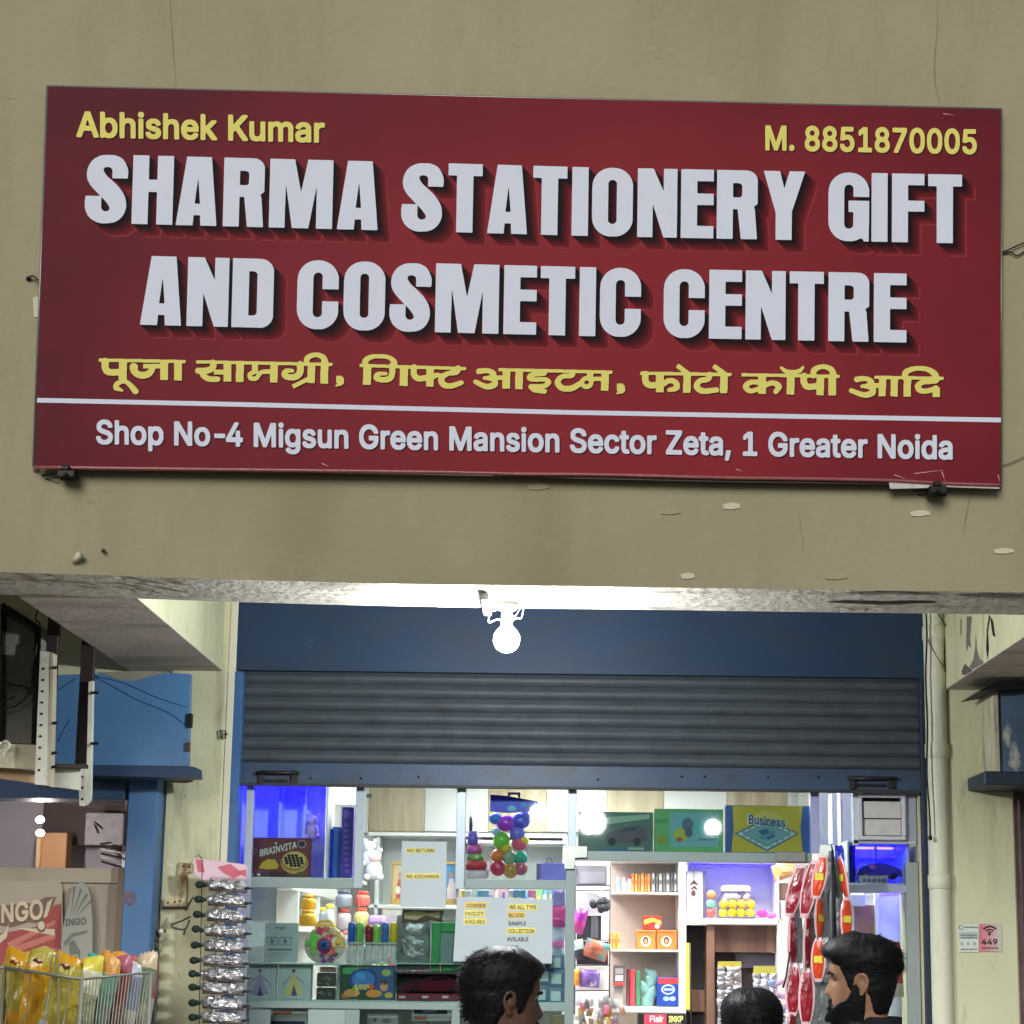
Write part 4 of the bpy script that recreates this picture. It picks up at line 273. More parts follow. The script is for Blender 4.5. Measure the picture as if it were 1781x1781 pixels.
DEV = [[[5491,6128,5480,6132,5446,6132,5418,6139,5384,6150,5326,6180,5306,6200,5293,6225,5286,6247,5286,6292,5283,6298,5278,6300,5266,6299,5250,6285,5222,6278,5193,6285,5179,6298,5171,6300,5098,6300,5070,6295,4823,6295,4795,6289,4542,6289,4514,6284,4261,6284,4233,6278,3981,6278,3953,6272,3750,6272,3722,6257,3711,6255,3683,6257,3666,6267,3419,6267,3414,6269,3411,6275,3411,6314,3414,6320,3425,6323,3644,6323,3649,6325,3652,6331,3652,6359,3649,6366,3633,6378,3593,6390,3576,6390,3560,6396,3430,6397,3417,6404,3401,6421,3394,6438,3394,6460,3401,6477,3414,6490,3436,6501,3470,6505,3492,6552,3535,6595,3588,6625,3621,6636,3655,6643,3790,6643,3809,6634,3825,6618,3832,6601,3831,6584,3819,6561,3795,6549,3661,6547,3638,6540,3604,6524,3591,6511,3590,6505,3593,6504,3655,6490,3711,6459,3717,6460,3719,6466,3720,6505,3722,6511,3728,6513,3874,6514,3885,6516,3888,6522,3888,6623,3891,6635,3902,6637,4014,6637,4020,6634,4023,6623,4023,6343,4026,6337,4031,6334,4099,6334,4105,6337,4107,6348,4107,6472,4101,6494,4101,6629,4104,6640,4115,6643,4228,6643,4233,6640,4236,6634,4236,6494,4242,6472,4243,6343,4250,6339,4374,6340,4379,6342,4382,6348,4382,6432,4380,6444,4323,6477,4310,6494,4304,6511,4305,6561,4322,6595,4334,6608,4357,6619,4379,6626,4435,6626,4464,6619,4486,6608,4500,6595,4535,6533,4559,6510,4581,6503,4688,6503,4694,6505,4696,6511,4697,6640,4699,6651,4711,6654,4817,6654,4823,6652,4825,6646,4826,6578,4831,6561,4831,6365,4834,6353,4845,6351,5070,6351,5092,6356,5149,6357,5160,6359,5163,6399,5168,6421,5161,6460,5154,6474,5143,6486,5120,6501,5087,6508,5036,6508,5014,6501,5007,6494,5008,6488,5019,6481,5092,6480,5110,6472,5116,6460,5118,6449,5116,6438,5110,6427,5098,6420,5070,6413,5053,6413,5036,6407,4975,6408,4958,6414,4939,6427,4924,6441,4911,6460,4900,6483,4895,6511,4900,6539,4907,6552,4930,6575,4952,6591,4991,6608,5025,6615,5120,6615,5182,6597,5212,6578,5250,6541,5274,6494,5286,6449,5286,6371,5289,6359,5300,6357,5334,6367,5345,6364,5351,6365,5354,6382,5353,6421,5348,6438,5348,6545,5346,6556,5081,6690,5080,6702,5102,6747,5109,6753,5115,6754,5334,6645,5339,6646,5345,6657,5351,6659,5396,6660,5418,6665,5469,6663,5477,6623,5477,6511,5482,6488,5484,6371,5491,6364,5497,6362,5570,6362,5576,6365,5578,6376,5578,6438,5572,6460,5572,6657,5575,6668,5581,6671,5626,6671,5643,6676,5699,6676,5704,6674,5707,6668,5707,6460,5713,6438,5713,6376,5716,6370,5721,6368,5777,6365,5786,6331,5786,6320,5783,6314,5777,6312,5727,6311,5719,6309,5714,6303,5695,6241,5683,6219,5660,6188,5631,6167,5570,6139,5542,6132,5519,6132,5502,6127],[4491,6343,4514,6340,4537,6345,4694,6346,4699,6348,4702,6354,4701,6404,4694,6421,4688,6424,4615,6424,4598,6429,4570,6430,4542,6437,4520,6448,4503,6462,4492,6464,4489,6449,4489,6354],[5466,6213,5474,6211,5514,6212,5564,6234,5581,6246,5589,6264,5587,6303,5570,6306,5396,6306,5384,6304,5382,6298,5382,6264,5387,6253,5424,6229],[3767,6331,3779,6328,3874,6328,3885,6331,3888,6343,3888,6415,3886,6427,3868,6430,3762,6430,3750,6427,3749,6421,3764,6382],[4456,6494,4466,6494,4465,6505,4448,6533,4437,6545,4419,6547,4391,6547,4385,6545,4384,6533,4391,6526,4435,6507]],[[1825,6223,1797,6233,1735,6233,1724,6235,1715,6270,1718,6287,1763,6292,1766,6303,1767,6393,1778,6432,1806,6483,1819,6497,1841,6512,1864,6524,1892,6530,1954,6531,1971,6536,1987,6531,2049,6531,2060,6533,2063,6539,2063,6590,2066,6596,2084,6601,2077,6607,2032,6627,2013,6640,1996,6657,1980,6679,1969,6707,1968,6719,1969,6747,1979,6769,1999,6787,2032,6799,2055,6800,2072,6806,2094,6806,2111,6811,2139,6810,2146,6803,2146,6786,2130,6769,2088,6743,2075,6730,2069,6719,2070,6707,2083,6695,2117,6678,2139,6671,2173,6672,2192,6685,2254,6752,2318,6842,2336,6855,2358,6859,2380,6855,2404,6831,2411,6809,2404,6780,2378,6752,2366,6736,2302,6671,2242,6623,2212,6608,2205,6601,2204,6449,2209,6427,2209,6314,2212,6303,2223,6300,2459,6300,2487,6306,2773,6307,2785,6314,2787,6320,2785,6326,2779,6328,2504,6328,2493,6331,2490,6348,2490,6399,2493,6405,2504,6407,2583,6407,2591,6410,2590,6415,2560,6445,2526,6462,2498,6469,2453,6467,2414,6451,2397,6439,2395,6432,2395,6410,2400,6393,2400,6382,2393,6359,2380,6335,2347,6313,2307,6313,2279,6329,2267,6343,2256,6365,2254,6399,2267,6449,2284,6488,2330,6536,2352,6552,2397,6574,2448,6587,2510,6587,2538,6581,2577,6569,2611,6552,2641,6528,2674,6483,2685,6460,2701,6410,2712,6407,2779,6407,2785,6410,2787,6415,2788,6601,2790,6607,2802,6609,2908,6609,2920,6606,2922,6595,2923,6320,2925,6314,2931,6312,3021,6312,3027,6314,3029,6326,3029,6601,3031,6612,3037,6615,3088,6615,3105,6620,3150,6620,3161,6618,3163,6612,3164,6326,3167,6320,3172,6317,3223,6315,3231,6281,3229,6264,3217,6261,3088,6261,3065,6255,2790,6255,2762,6250,2487,6250,2459,6244,2184,6244,2156,6239,1881,6239,1870,6237,1836,6223],[1897,6298,1909,6295,2055,6295,2066,6297,2069,6309,2067,6410,2060,6417,2055,6418,1987,6418,1976,6422,1959,6418,1920,6418,1903,6411,1896,6399,1889,6371,1889,6331]],[[5850,6539,5848,6550,5848,6657,5850,6663,5870,6668,5869,6674,5834,6700,5831,6707,5833,6719,5856,6721,5918,6709,5951,6698,5974,6676,5982,6657,5982,6595,5975,6573,5951,6552,5946,6539,5940,6536,5862,6536]],[[8413,6402,8402,6406,8329,6407,8305,6415,8290,6430,8283,6443,8282,6471,8288,6488,8301,6501,8318,6507,8352,6507,8368,6502,8385,6502,8402,6497,8425,6496,8447,6491,8481,6491,8517,6505,8524,6510,8522,6516,8509,6529,8486,6536,8413,6548,8401,6561,8395,6572,8395,6583,8402,6597,8419,6607,8464,6609,8542,6627,8554,6634,8556,6640,8554,6647,8526,6664,8498,6675,8453,6676,8413,6663,8290,6604,8273,6601,8256,6604,8243,6611,8232,6628,8231,6640,8232,6651,8238,6662,8250,6675,8318,6714,8408,6759,8447,6771,8469,6772,8486,6777,8498,6777,8514,6772,8537,6771,8565,6765,8610,6748,8638,6727,8649,6715,8656,6701,8663,6679,8663,6645,8654,6617,8655,6611,8672,6609,8728,6609,8734,6611,8736,6623,8736,6746,8739,6758,8756,6760,8857,6760,8868,6758,8871,6746,8871,6555,8876,6538,8877,6471,8879,6465,8885,6463,8952,6463,8964,6465,8966,6477,8966,6516,8961,6538,8961,6752,8963,6763,8969,6766,9014,6766,9031,6771,9081,6771,9087,6769,9090,6763,9090,6696,9095,6679,9096,6482,9098,6471,9110,6468,9244,6469,9256,6471,9252,6477,9211,6492,9187,6510,9170,6533,9163,6555,9163,6578,9177,6607,9216,6630,9250,6637,9289,6637,9312,6642,9351,6642,9368,6637,9469,6637,9486,6645,9487,6651,9480,6658,9446,6675,9413,6681,9250,6682,9227,6678,9211,6687,9192,6713,9189,6729,9192,6746,9248,6802,9267,6815,9295,6826,9329,6833,9345,6833,9362,6839,9396,6839,9413,6844,9452,6845,9469,6850,9480,6849,9491,6843,9505,6830,9510,6825,9515,6802,9510,6786,9503,6777,9486,6767,9463,6765,9461,6763,9462,6757,9480,6753,9519,6736,9566,6701,9583,6673,9589,6651,9583,6628,9571,6606,9561,6595,9542,6582,9508,6565,9480,6558,9373,6558,9351,6564,9312,6564,9289,6555,9295,6549,9385,6547,9402,6541,9458,6540,9499,6522,9515,6494,9519,6477,9525,6474,9548,6479,9772,6480,9795,6485,9901,6486,9907,6488,9907,6494,9901,6496,9817,6496,9783,6503,9733,6526,9710,6541,9674,6578,9653,6617,9646,6640,9646,6662,9658,6701,9682,6737,9710,6766,9738,6787,9761,6798,9811,6811,9918,6811,9952,6804,9985,6793,10019,6776,10098,6722,10103,6721,10111,6724,10137,6748,10176,6765,10216,6766,10244,6759,10280,6741,10307,6713,10319,6662,10321,6640,10326,6634,10350,6626,10418,6626,10446,6631,10452,6634,10454,6640,10454,6746,10449,6769,10451,6791,10457,6794,10508,6794,10524,6799,10575,6799,10581,6797,10583,6791,10584,6684,10589,6662,10590,6516,10597,6505,10603,6502,10648,6500,10656,6460,10654,6449,10648,6446,10536,6446,10519,6440,10294,6440,10266,6435,10042,6434,10025,6429,9974,6429,9963,6425,9941,6429,9800,6429,9772,6423,9553,6423,9525,6418,9306,6418,9278,6412,9053,6412,9031,6407,8806,6407,8784,6401,8683,6401,8672,6403,8669,6409,8671,6454,8677,6457,8739,6460,8742,6471,8742,6522,8739,6528,8733,6530,8644,6530,8632,6528,8630,6522,8633,6499,8627,6475,8599,6446,8576,6430,8531,6414,8503,6407,8475,6406,8458,6401],[10008,6488,10019,6485,10042,6491,10199,6491,10204,6493,10207,6499,10207,6533,10204,6539,10176,6543,10143,6559,10120,6575,10101,6595,10075,6630,10042,6644,9985,6680,9935,6703,9907,6710,9817,6710,9789,6697,9766,6675,9754,6656,9754,6640,9766,6615,9793,6589,9823,6581,9924,6580,9952,6574,9976,6561,9993,6544,10004,6522],[10322,6499,10334,6496,10451,6497,10457,6499,10460,6505,10460,6544,10457,6550,10451,6552,10339,6553,10317,6555,10314,6550,10319,6533],[10191,6617,10199,6614,10210,6616,10238,6627,10245,6634,10239,6668,10229,6679,10216,6686,10188,6686,10170,6673,10158,6656,10158,6651,10168,6634]],[[6493,6161,6482,6165,6459,6166,6403,6183,6345,6213,6319,6239,6306,6263,6299,6286,6297,6325,6291,6328,6263,6328,6257,6330,6255,6336,6255,6376,6257,6382,6313,6386,6320,6393,6322,6398,6316,6432,6316,6595,6311,6617,6311,6684,6313,6690,6319,6693,6437,6693,6448,6690,6451,6679,6451,6611,6456,6595,6457,6432,6465,6393,6476,6390,6521,6390,6544,6395,6706,6395,6723,6401,6763,6401,6769,6404,6771,6415,6771,6471,6764,6505,6752,6533,6734,6545,6678,6558,6645,6558,6633,6557,6600,6544,6600,6538,6605,6536,6622,6536,6639,6530,6723,6529,6736,6516,6742,6505,6742,6494,6731,6477,6712,6468,6667,6468,6650,6463,6583,6463,6560,6470,6538,6481,6514,6505,6503,6527,6496,6550,6496,6572,6504,6597,6530,6623,6555,6635,6628,6653,6723,6653,6757,6647,6791,6635,6807,6625,6841,6591,6859,6555,6871,6516,6872,6494,6877,6477,6878,6415,6884,6404,6892,6401,6909,6406,6948,6407,6953,6409,6956,6415,6956,6533,6951,6555,6951,6696,6953,6707,6959,6709,7010,6710,7032,6715,7083,6715,7089,6713,7091,6701,7091,6550,7097,6527,7097,6421,7099,6415,7111,6412,7139,6415,7142,6426,7143,6510,7165,6561,7189,6592,7217,6613,7251,6630,7285,6637,7330,6637,7346,6631,7375,6631,7391,6626,7408,6628,7411,6640,7411,6713,7414,6719,7419,6721,7464,6721,7487,6727,7537,6724,7540,6713,7542,6606,7552,6595,7571,6582,7610,6564,7622,6566,7624,6572,7619,6606,7626,6645,7637,6673,7655,6703,7683,6731,7717,6748,7762,6760,7857,6760,7886,6753,7953,6731,8009,6706,8048,6691,8055,6684,8067,6662,8067,6651,8057,6628,8037,6616,8020,6614,8009,6616,7863,6663,7801,6665,7773,6658,7751,6648,7738,6634,7727,6600,7734,6587,7751,6569,7801,6537,7835,6530,7891,6530,7908,6525,7930,6524,7964,6512,7988,6494,8005,6465,8008,6449,8015,6442,8104,6438,8107,6432,8107,6393,8104,6387,8099,6384,8020,6383,7992,6363,7981,6357,7970,6356,7953,6357,7930,6369,7925,6376,7914,6378,7841,6378,7818,6373,7655,6373,7633,6367,7470,6367,7448,6362,7285,6361,7268,6356,7245,6355,7234,6346,7206,6334,7189,6335,7150,6356,7099,6356,7077,6350,6920,6350,6914,6348,6912,6342,6911,6303,6904,6280,6886,6250,6847,6217,6796,6189,6734,6172,6701,6165,6678,6165,6661,6160],[6513,6235,6527,6232,6656,6233,6673,6238,6695,6238,6729,6245,6757,6256,6776,6269,6799,6291,6803,6303,6774,6338,6763,6345,6729,6345,6712,6339,6549,6339,6527,6334,6414,6333,6408,6331,6406,6314,6407,6291,6414,6283,6454,6256],[7256,6415,7262,6413,7279,6418,7403,6418,7414,6420,7417,6432,7417,6488,7410,6516,7403,6523,7397,6524,7380,6525,7363,6530,7341,6530,7324,6536,7290,6534,7268,6523,7261,6516,7248,6488,7248,6454],[7548,6426,7560,6423,7627,6423,7650,6429,7818,6429,7842,6437,7835,6444,7807,6447,7740,6470,7683,6500,7678,6500,7616,6485,7577,6485,7549,6491,7546,6477]],[[10732,6673,10729,6684,10730,6797,10732,6803,10752,6808,10750,6814,10720,6836,10721,6853,10727,6855,10749,6856,10766,6850,10783,6850,10816,6843,10847,6830,10863,6814,10875,6780,10870,6729,10861,6705,10850,6694,10839,6690,10834,6673,10828,6671,10743,6670]],[[14303,6334,14289,6339,14249,6341,14188,6361,14139,6390,14114,6414,14106,6430,14098,6457,14097,6498,14094,6505,14087,6507,14033,6506,14020,6496,13986,6481,13973,6482,13926,6507,13877,6504,13885,6496,13919,6486,13942,6471,13968,6437,13988,6403,13990,6390,13986,6374,13980,6368,13966,6366,13950,6370,13905,6412,13865,6425,13818,6434,13737,6433,13696,6425,13643,6405,13602,6375,13575,6375,13567,6383,13565,6390,13567,6410,13616,6467,13643,6486,13658,6491,13664,6498,13656,6500,13387,6501,13353,6494,13009,6494,12982,6488,12908,6488,12901,6491,12898,6511,12898,6538,12901,6545,12908,6548,13171,6548,13184,6556,13188,6565,13187,6599,13184,6606,13178,6608,13151,6602,13063,6602,13016,6617,12989,6631,12962,6649,12933,6680,12920,6706,12920,6740,12933,6767,12962,6804,12989,6823,13036,6843,13083,6844,13178,6813,13184,6814,13188,6841,13191,6848,13198,6851,13312,6851,13319,6848,13322,6841,13323,6754,13326,6745,13346,6732,13380,6718,13420,6705,13440,6703,13474,6718,13489,6733,13489,6740,13466,6774,13452,6801,13451,6821,13454,6830,13472,6848,13494,6856,13515,6850,13525,6841,13575,6783,13590,6760,13599,6733,13599,6713,13584,6680,13568,6663,13542,6644,13515,6631,13467,6616,13413,6616,13333,6640,13326,6639,13323,6626,13325,6558,13339,6555,13548,6555,13575,6561,13676,6562,13683,6565,13686,6578,13686,6740,13680,6767,13680,6841,13683,6855,13690,6858,13737,6858,13757,6865,13804,6865,13811,6862,13814,6855,13815,6760,13821,6740,13821,6572,13825,6565,13831,6562,13912,6562,13919,6565,13922,6572,13922,6646,13931,6673,13958,6727,13984,6754,14006,6769,14060,6784,14108,6784,14128,6777,14155,6777,14175,6771,14188,6771,14195,6773,14198,6781,14199,6855,14202,6869,14249,6872,14269,6878,14316,6878,14323,6875,14326,6868,14327,6801,14333,6781,14334,6585,14337,6578,14343,6575,14397,6575,14404,6578,14407,6592,14407,6861,14410,6875,14424,6878,14532,6878,14539,6875,14542,6861,14542,6585,14546,6578,14552,6575,14599,6572,14609,6538,14607,6525,14573,6521,14559,6513,14544,6484,14527,6437,14514,6417,14485,6386,14458,6368,14384,6341,14350,6339,14330,6333],[14279,6423,14289,6420,14337,6420,14364,6428,14404,6449,14418,6461,14426,6477,14434,6504,14431,6511,14411,6514,14215,6514,14202,6511,14199,6504,14199,6477,14205,6464,14236,6442],[14040,6572,14047,6569,14108,6569,14135,6580,14148,6582,14161,6580,14188,6569,14202,6571,14205,6578,14205,6605,14199,6626,14196,6659,14148,6669,14121,6670,14101,6676,14074,6676,14060,6671,14053,6666,14037,6632],[13100,6686,13110,6683,13130,6689,13178,6691,13186,6700,13186,6720,13178,6728,13117,6749,13083,6757,13056,6755,13040,6747,13026,6733,13024,6727,13026,6720,13036,6711,13077,6691]],[[15920,6368,15907,6373,15880,6373,15839,6381,15779,6402,15736,6423,15703,6457,15688,6504,15687,6531,15684,6538,15678,6541,15516,6541,15489,6535,15226,6535,15213,6538,15203,6572,15206,6586,15280,6589,15287,6592,15290,6653,15287,6660,15280,6662,15219,6663,15206,6660,15201,6626,15192,6610,15172,6589,15132,6563,15091,6550,15064,6548,15044,6542,14963,6541,14950,6542,14930,6548,14882,6550,14854,6578,14852,6605,14866,6632,14889,6648,14903,6649,14990,6629,15017,6629,15037,6623,15064,6631,15092,6646,15093,6653,15088,6659,15064,6674,15037,6683,15011,6683,14974,6693,14963,6704,14960,6713,14962,6727,14970,6741,14990,6750,15024,6750,15091,6765,15125,6779,15129,6787,15098,6809,15037,6824,14970,6809,14808,6751,14781,6759,14775,6765,14765,6787,14766,6808,14781,6828,14930,6890,14997,6912,15017,6912,15037,6919,15085,6919,15125,6910,15165,6897,15213,6869,15228,6848,15236,6821,15236,6781,15230,6760,15232,6754,15240,6751,15273,6751,15280,6753,15283,6760,15283,6841,15277,6868,15280,6888,15294,6892,15395,6891,15401,6889,15404,6882,15405,6781,15411,6760,15413,6612,15421,6599,15428,6596,15482,6596,15489,6599,15492,6612,15492,6801,15486,6828,15489,6888,15496,6891,15536,6892,15556,6898,15604,6898,15610,6896,15613,6888,15614,6673,15620,6646,15621,6605,15624,6598,15630,6596,15691,6595,15708,6605,15720,6619,15721,6626,15721,6666,15715,6693,15715,6882,15718,6895,15732,6899,15833,6898,15839,6896,15842,6888,15843,6686,15849,6666,15852,6605,15866,6602,16001,6602,16016,6605,16010,6612,15974,6631,15944,6653,15925,6680,15912,6713,15910,6727,15919,6760,15932,6787,15952,6814,16001,6843,16035,6845,16055,6851,16068,6851,16089,6845,16129,6844,16210,6825,16217,6827,16220,6835,16220,6895,16223,6902,16237,6905,16338,6905,16345,6902,16348,6895,16348,6747,16345,6740,16325,6734,16312,6713,16304,6708,16291,6703,16264,6705,16183,6742,16122,6757,16042,6755,16021,6742,16020,6727,16032,6706,16075,6685,16170,6683,16190,6676,16257,6676,16291,6668,16307,6659,16328,6639,16345,6612,16405,6606,16415,6572,16413,6558,16343,6551,16336,6545,16320,6498,16287,6457,16237,6422,16183,6395,16109,6375,16075,6373,16055,6366],[15924,6450,15934,6447,16015,6447,16035,6454,16062,6454,16102,6462,16136,6475,16172,6498,16213,6538,16213,6545,16196,6548,15927,6548,15900,6542,15806,6541,15799,6538,15796,6531,15796,6511,15803,6498,15860,6469]],[[11796,6329,11761,6376,11758,6390,11780,6410,11846,6457,11853,6464,11853,6471,11850,6473,11715,6474,11688,6467,11277,6467,11230,6449,11190,6460,11143,6463,11133,6498,11133,6511,11136,6518,11163,6524,11166,6531,11166,6619,11181,6666,11207,6706,11244,6735,11277,6749,11311,6757,11365,6757,11385,6750,11405,6753,11408,6760,11409,6814,11412,6821,11419,6824,11533,6824,11540,6821,11543,6814,11544,6740,11550,6727,11621,6678,11648,6664,11668,6663,11709,6683,11717,6693,11723,6713,11715,6722,11641,6745,11612,6760,11604,6774,11608,6803,11621,6816,11668,6818,11695,6811,11729,6811,11763,6803,11789,6789,11806,6774,11818,6754,11825,6733,11825,6693,11818,6666,11803,6637,11783,6616,11756,6597,11695,6575,11628,6577,11587,6590,11560,6607,11547,6609,11544,6592,11546,6531,11560,6528,11877,6528,11884,6531,11887,6545,11887,6653,11880,6680,11880,6814,11883,6828,11897,6831,11998,6831,12005,6828,12008,6821,12009,6787,12015,6767,12015,6558,12025,6538,12039,6535,12275,6535,12282,6538,12284,6545,12281,6552,12261,6560,12221,6562,12167,6577,12137,6592,12096,6632,12078,6659,12063,6713,12071,6747,12077,6760,12096,6787,12126,6816,12160,6836,12207,6851,12308,6851,12329,6845,12356,6844,12376,6838,12450,6831,12484,6823,12506,6801,12506,6767,12493,6747,12477,6738,12450,6737,12430,6743,12382,6744,12362,6750,12295,6750,12275,6757,12261,6757,12201,6742,12179,6720,12172,6700,12187,6677,12201,6664,12227,6656,12261,6656,12302,6648,12351,6626,12364,6612,12377,6585,12389,6544,12403,6541,12517,6542,12524,6545,12527,6558,12527,6659,12521,6686,12521,6821,12524,6835,12544,6838,12632,6838,12646,6835,12649,6794,12655,6774,12657,6565,12665,6544,12720,6538,12729,6504,12726,6490,12659,6487,12639,6479,12547,6410,12450,6341,12436,6335,12429,6336,12409,6360,12394,6383,12391,6396,12414,6417,12477,6461,12490,6477,12484,6480,12382,6481,12356,6469,12342,6467,12322,6469,12308,6479,12295,6481,12167,6481,12140,6474,12005,6474,11996,6471,11816,6334,11803,6328],[11284,6525,11298,6521,11392,6521,11405,6524,11409,6538,11409,6626,11406,6639,11365,6649,11325,6649,11298,6636,11289,6626,11281,6605,11281,6538]]]
# ================================================================== MATERIALS OF THE PLACE
OLIVE = M('olive wall paint', (161, 153, 122), .78, .10, .9, bump=.35, bscale=30, stain=(136, 124, 94), stain_amt=.55, stain_scale=(2.6, 2.6, .55), stain_lo=.48, stain_hi=.74)
def grime(mt, col, amt, scale, lo, hi):   # a second layer of blotches over a paint
    t = mt.node_tree; N = t.nodes.new; L = t.links.new; b = t.nodes['Principled BSDF']; old = b.inputs['Base Color'].links[0].from_socket
    tc = N('ShaderNodeTexCoord'); mp = N('ShaderNodeMapping'); mp.inputs['Scale'].default_value = scale; mp.inputs['Location'].default_value = (3.1, 1.7, .4); L(tc.outputs['Object'], mp.inputs[0])
    n = N('ShaderNodeTexNoise'); n.inputs['Scale'].default_value = 1; n.inputs['Detail'].default_value = 10; n.inputs['Roughness'].default_value = .7; L(mp.outputs[0], n.inputs['Vector'])
    r = N('ShaderNodeMapRange'); r.inputs[1].default_value = lo; r.inputs[2].default_value = hi; r.inputs[3].default_value = 0; r.inputs[4].default_value = amt; L(n.outputs['Fac'], r.inputs[0])
    m = N('ShaderNodeMix'); m.data_type = 'RGBA'; m.inputs[7].default_value = lin(col); L(r.outputs[0], m.inputs[0]); L(old, m.inputs[6]); L(m.outputs[2], b.inputs['Base Color'])
grime(OLIVE, (184, 172, 138), .35, (6, 6, 5), .58, .74); grime(OLIVE, (120, 108, 84), .6, (5, 5, 9), .66, .74)
LIME = M('flaking whitewash', (196, 190, 178), .85, .12, 9, bump=.5, bscale=30, stain=(112, 100, 86), stain_amt=.75, stain_scale=(2.2, 7, 6), stain_lo=.52, stain_hi=.66)
CREAM = M('cream wall paint', (204, 204, 170), .7, .06, 3, bump=.2, bscale=22, stain=(168, 160, 122), stain_amt=.5, stain_scale=(5, 5, .8), stain_lo=.5, stain_hi=.7)
CREAM2 = M('old cream wall paint', (200, 198, 162), .75, .08, 4, bump=.35, bscale=14, stain=(120, 112, 92), stain_amt=.6, stain_scale=(7, 7, 1.1), stain_lo=.55, stain_hi=.68)
SOFFIT = M('bare grey soffit', (184, 174, 164), .9, .1, 5, bump=.3, bscale=25, stain=(120, 112, 104), stain_amt=.5, stain_scale=(1, 5, 1))
CEMENT = M('bare cement', (118, 110, 102), .95, .15, 12, bump=.5, bscale=40)
DARKCEM = M('dark crack', (38, 34, 30), .95, .2, 20)
BLUE = M('dark blue steel paint', (62, 92, 122), .42, .12, 5, bump=.08, bscale=18, stain=(48, 54, 60), stain_amt=.5, stain_scale=(3, 3, 3))
BLUEP = M('dull navy sheet paint', (27, 52, 80), .55, .1, 3, bump=.05, bscale=9, stain=(48, 54, 56), stain_amt=.4, stain_scale=(2, 2, 4))
SLAT = M('grimy blue grey slat paint', (68, 75, 81), .55, .14, 9, spec=.35, bump=.08, bscale=30, stain=(44, 44, 46), stain_amt=.55, stain_scale=(7, 7, 12), stain_lo=.52, stain_hi=.72)
SKYBL = M('bright blue sheet steel', (80, 124, 168), .4, .06, 4, bump=.05, bscale=8, stain=(70, 96, 128), stain_amt=.5, stain_scale=(3, 3, 1.5), stain_lo=.55, stain_hi=.75)
BLACK = M('black', (14, 14, 16), .6, .2)
RUST = M('rusty steel', (92, 74, 60), .8, .3, 25, bump=.3, bscale=60, stain=(52, 44, 40), stain_amt=.8, stain_scale=(9, 9, 5))
BROWNP = M('dark brown paint', (50, 40, 38), .6, .15, 8)
ANGLE = M('white slotted steel', (206, 206, 190), .5, .07, 12, stain=(140, 128, 104), stain_amt=.6, stain_scale=(10, 10, 6), stain_lo=.58, stain_hi=.7)
ALU = M('brushed aluminium', (168, 178, 182), .42, .06, 8, metal=.55)
WHITE = M('white laminate', (232, 232, 230), .35, .02)
WOODL = wood('pale wood laminate', (206, 192, 166), (170, 150, 122), (9, 9, .8))
WOODB = wood('brown wood laminate', (128, 98, 80), (88, 64, 52), (10, 10, .7))
WOODT = wood('tan board', (170, 158, 140), (150, 138, 122), (3, 3, .5), .7)
GLASS = clear('shop glass', (232, 240, 238), .045)
FILM = clear('clear film', (252, 252, 252), .012, .08, .04)
PIPEW = M('off white pipe', (206, 206, 184), .5, .06, 3, stain=(150, 144, 118), stain_amt=.5, stain_scale=(8, 8, 1.5), stain_lo=.55, stain_hi=.75)
CHROME = M('crinkled silver foil', (205, 205, 208), .3, .12, 30, bump=.9, bscale=45, metal=.9)

grime(BLUEP, (74, 90, 104), .45, (5, 5, 9), .6, .72); grime(BLUE, (120, 126, 130), .5, (14, 14, 9), .66, .7); grime(SKYBL, (112, 128, 138), .55, (4, 4, 7), .58, .74); grime(SLAT, (120, 122, 120), .35, (18, 18, 18), .62, .72); grime(PIPEW, (110, 104, 88), .7, (10, 10, 5), .64, .72)
YW = 1.9                    # the wall plane of the shops, behind the beam whose face is y = 0
BT = 0.36                   # thickness of the beam
# ================================================================== GROUND
b = MB(); b.add([(-60, -60, 0), (60, -60, 0), (60, 60, 0), (-60, 60, 0)], [(0, 1, 2, 3)], M('street concrete', (120, 114, 104), .9, .15, 1.5, bump=.3, bscale=12, stain=(84, 78, 70), stain_scale=(.6, .6, .6)))
ground('street', b)
b = MB(); b.box(-3.6, 4.2, -.25, 1.86, .004, .13, M('verandah tiles', (150, 142, 130), .6, .1, 3, bump=.1, bscale=8), .006); ground('verandah_floor', b)
b = MB(); b.box(-1.42, 1.72, 1.864, 5.2, .004, .16, M('shop floor tiles', (214, 208, 198), .3, .04, 2), 0); ground('shop_floor', b)
# ================================================================== BUILDING
T = Thing('shop_building', 'cream and olive shopping building with a deep beam over recessed shop fronts', 'building')
f = T.part('fascia_wall')
low = [(-160, 990), (0, 995), (200, 1001), (400, 1008), (620, 1014), (850, 1018), (1100, 1021), (1450, 1026), (1781, 1030), (1960, 1033)]
lw = [P(x, y, 0) for x, y in low]
pts = [(p.x, p.z) for p in lw]
f.prism([(-7, pts[0][1])]+pts+[(7, pts[-1][1]), (7, 7.5), (-7, 7.5)], 0, BT, OLIVE, LIME)
def crack(b, pts, w, Y, m):
    b = T.part('plaster_crack')
    L = [(x, y-w*(.5+.5*random.random())*0) for x, y in pts]
    up = []; dn = []
    for i, (x, y) in enumerate(pts):
        a = pts[max(0, i-1)]; c = pts[min(len(pts)-1, i+1)]; dx, dy = c[0]-a[0], c[1]-a[1]; l = math.hypot(dx, dy) or 1
        k = w*(.35+.65*random.random())*(0.25 if i in (0, len(pts)-1) else 1)
        up.append((x-dy/l*k, y+dx/l*k)); dn.append((x+dy/l*k, y-dx/l*k))
    b.sheet([up+dn[::-1]], Y, m)
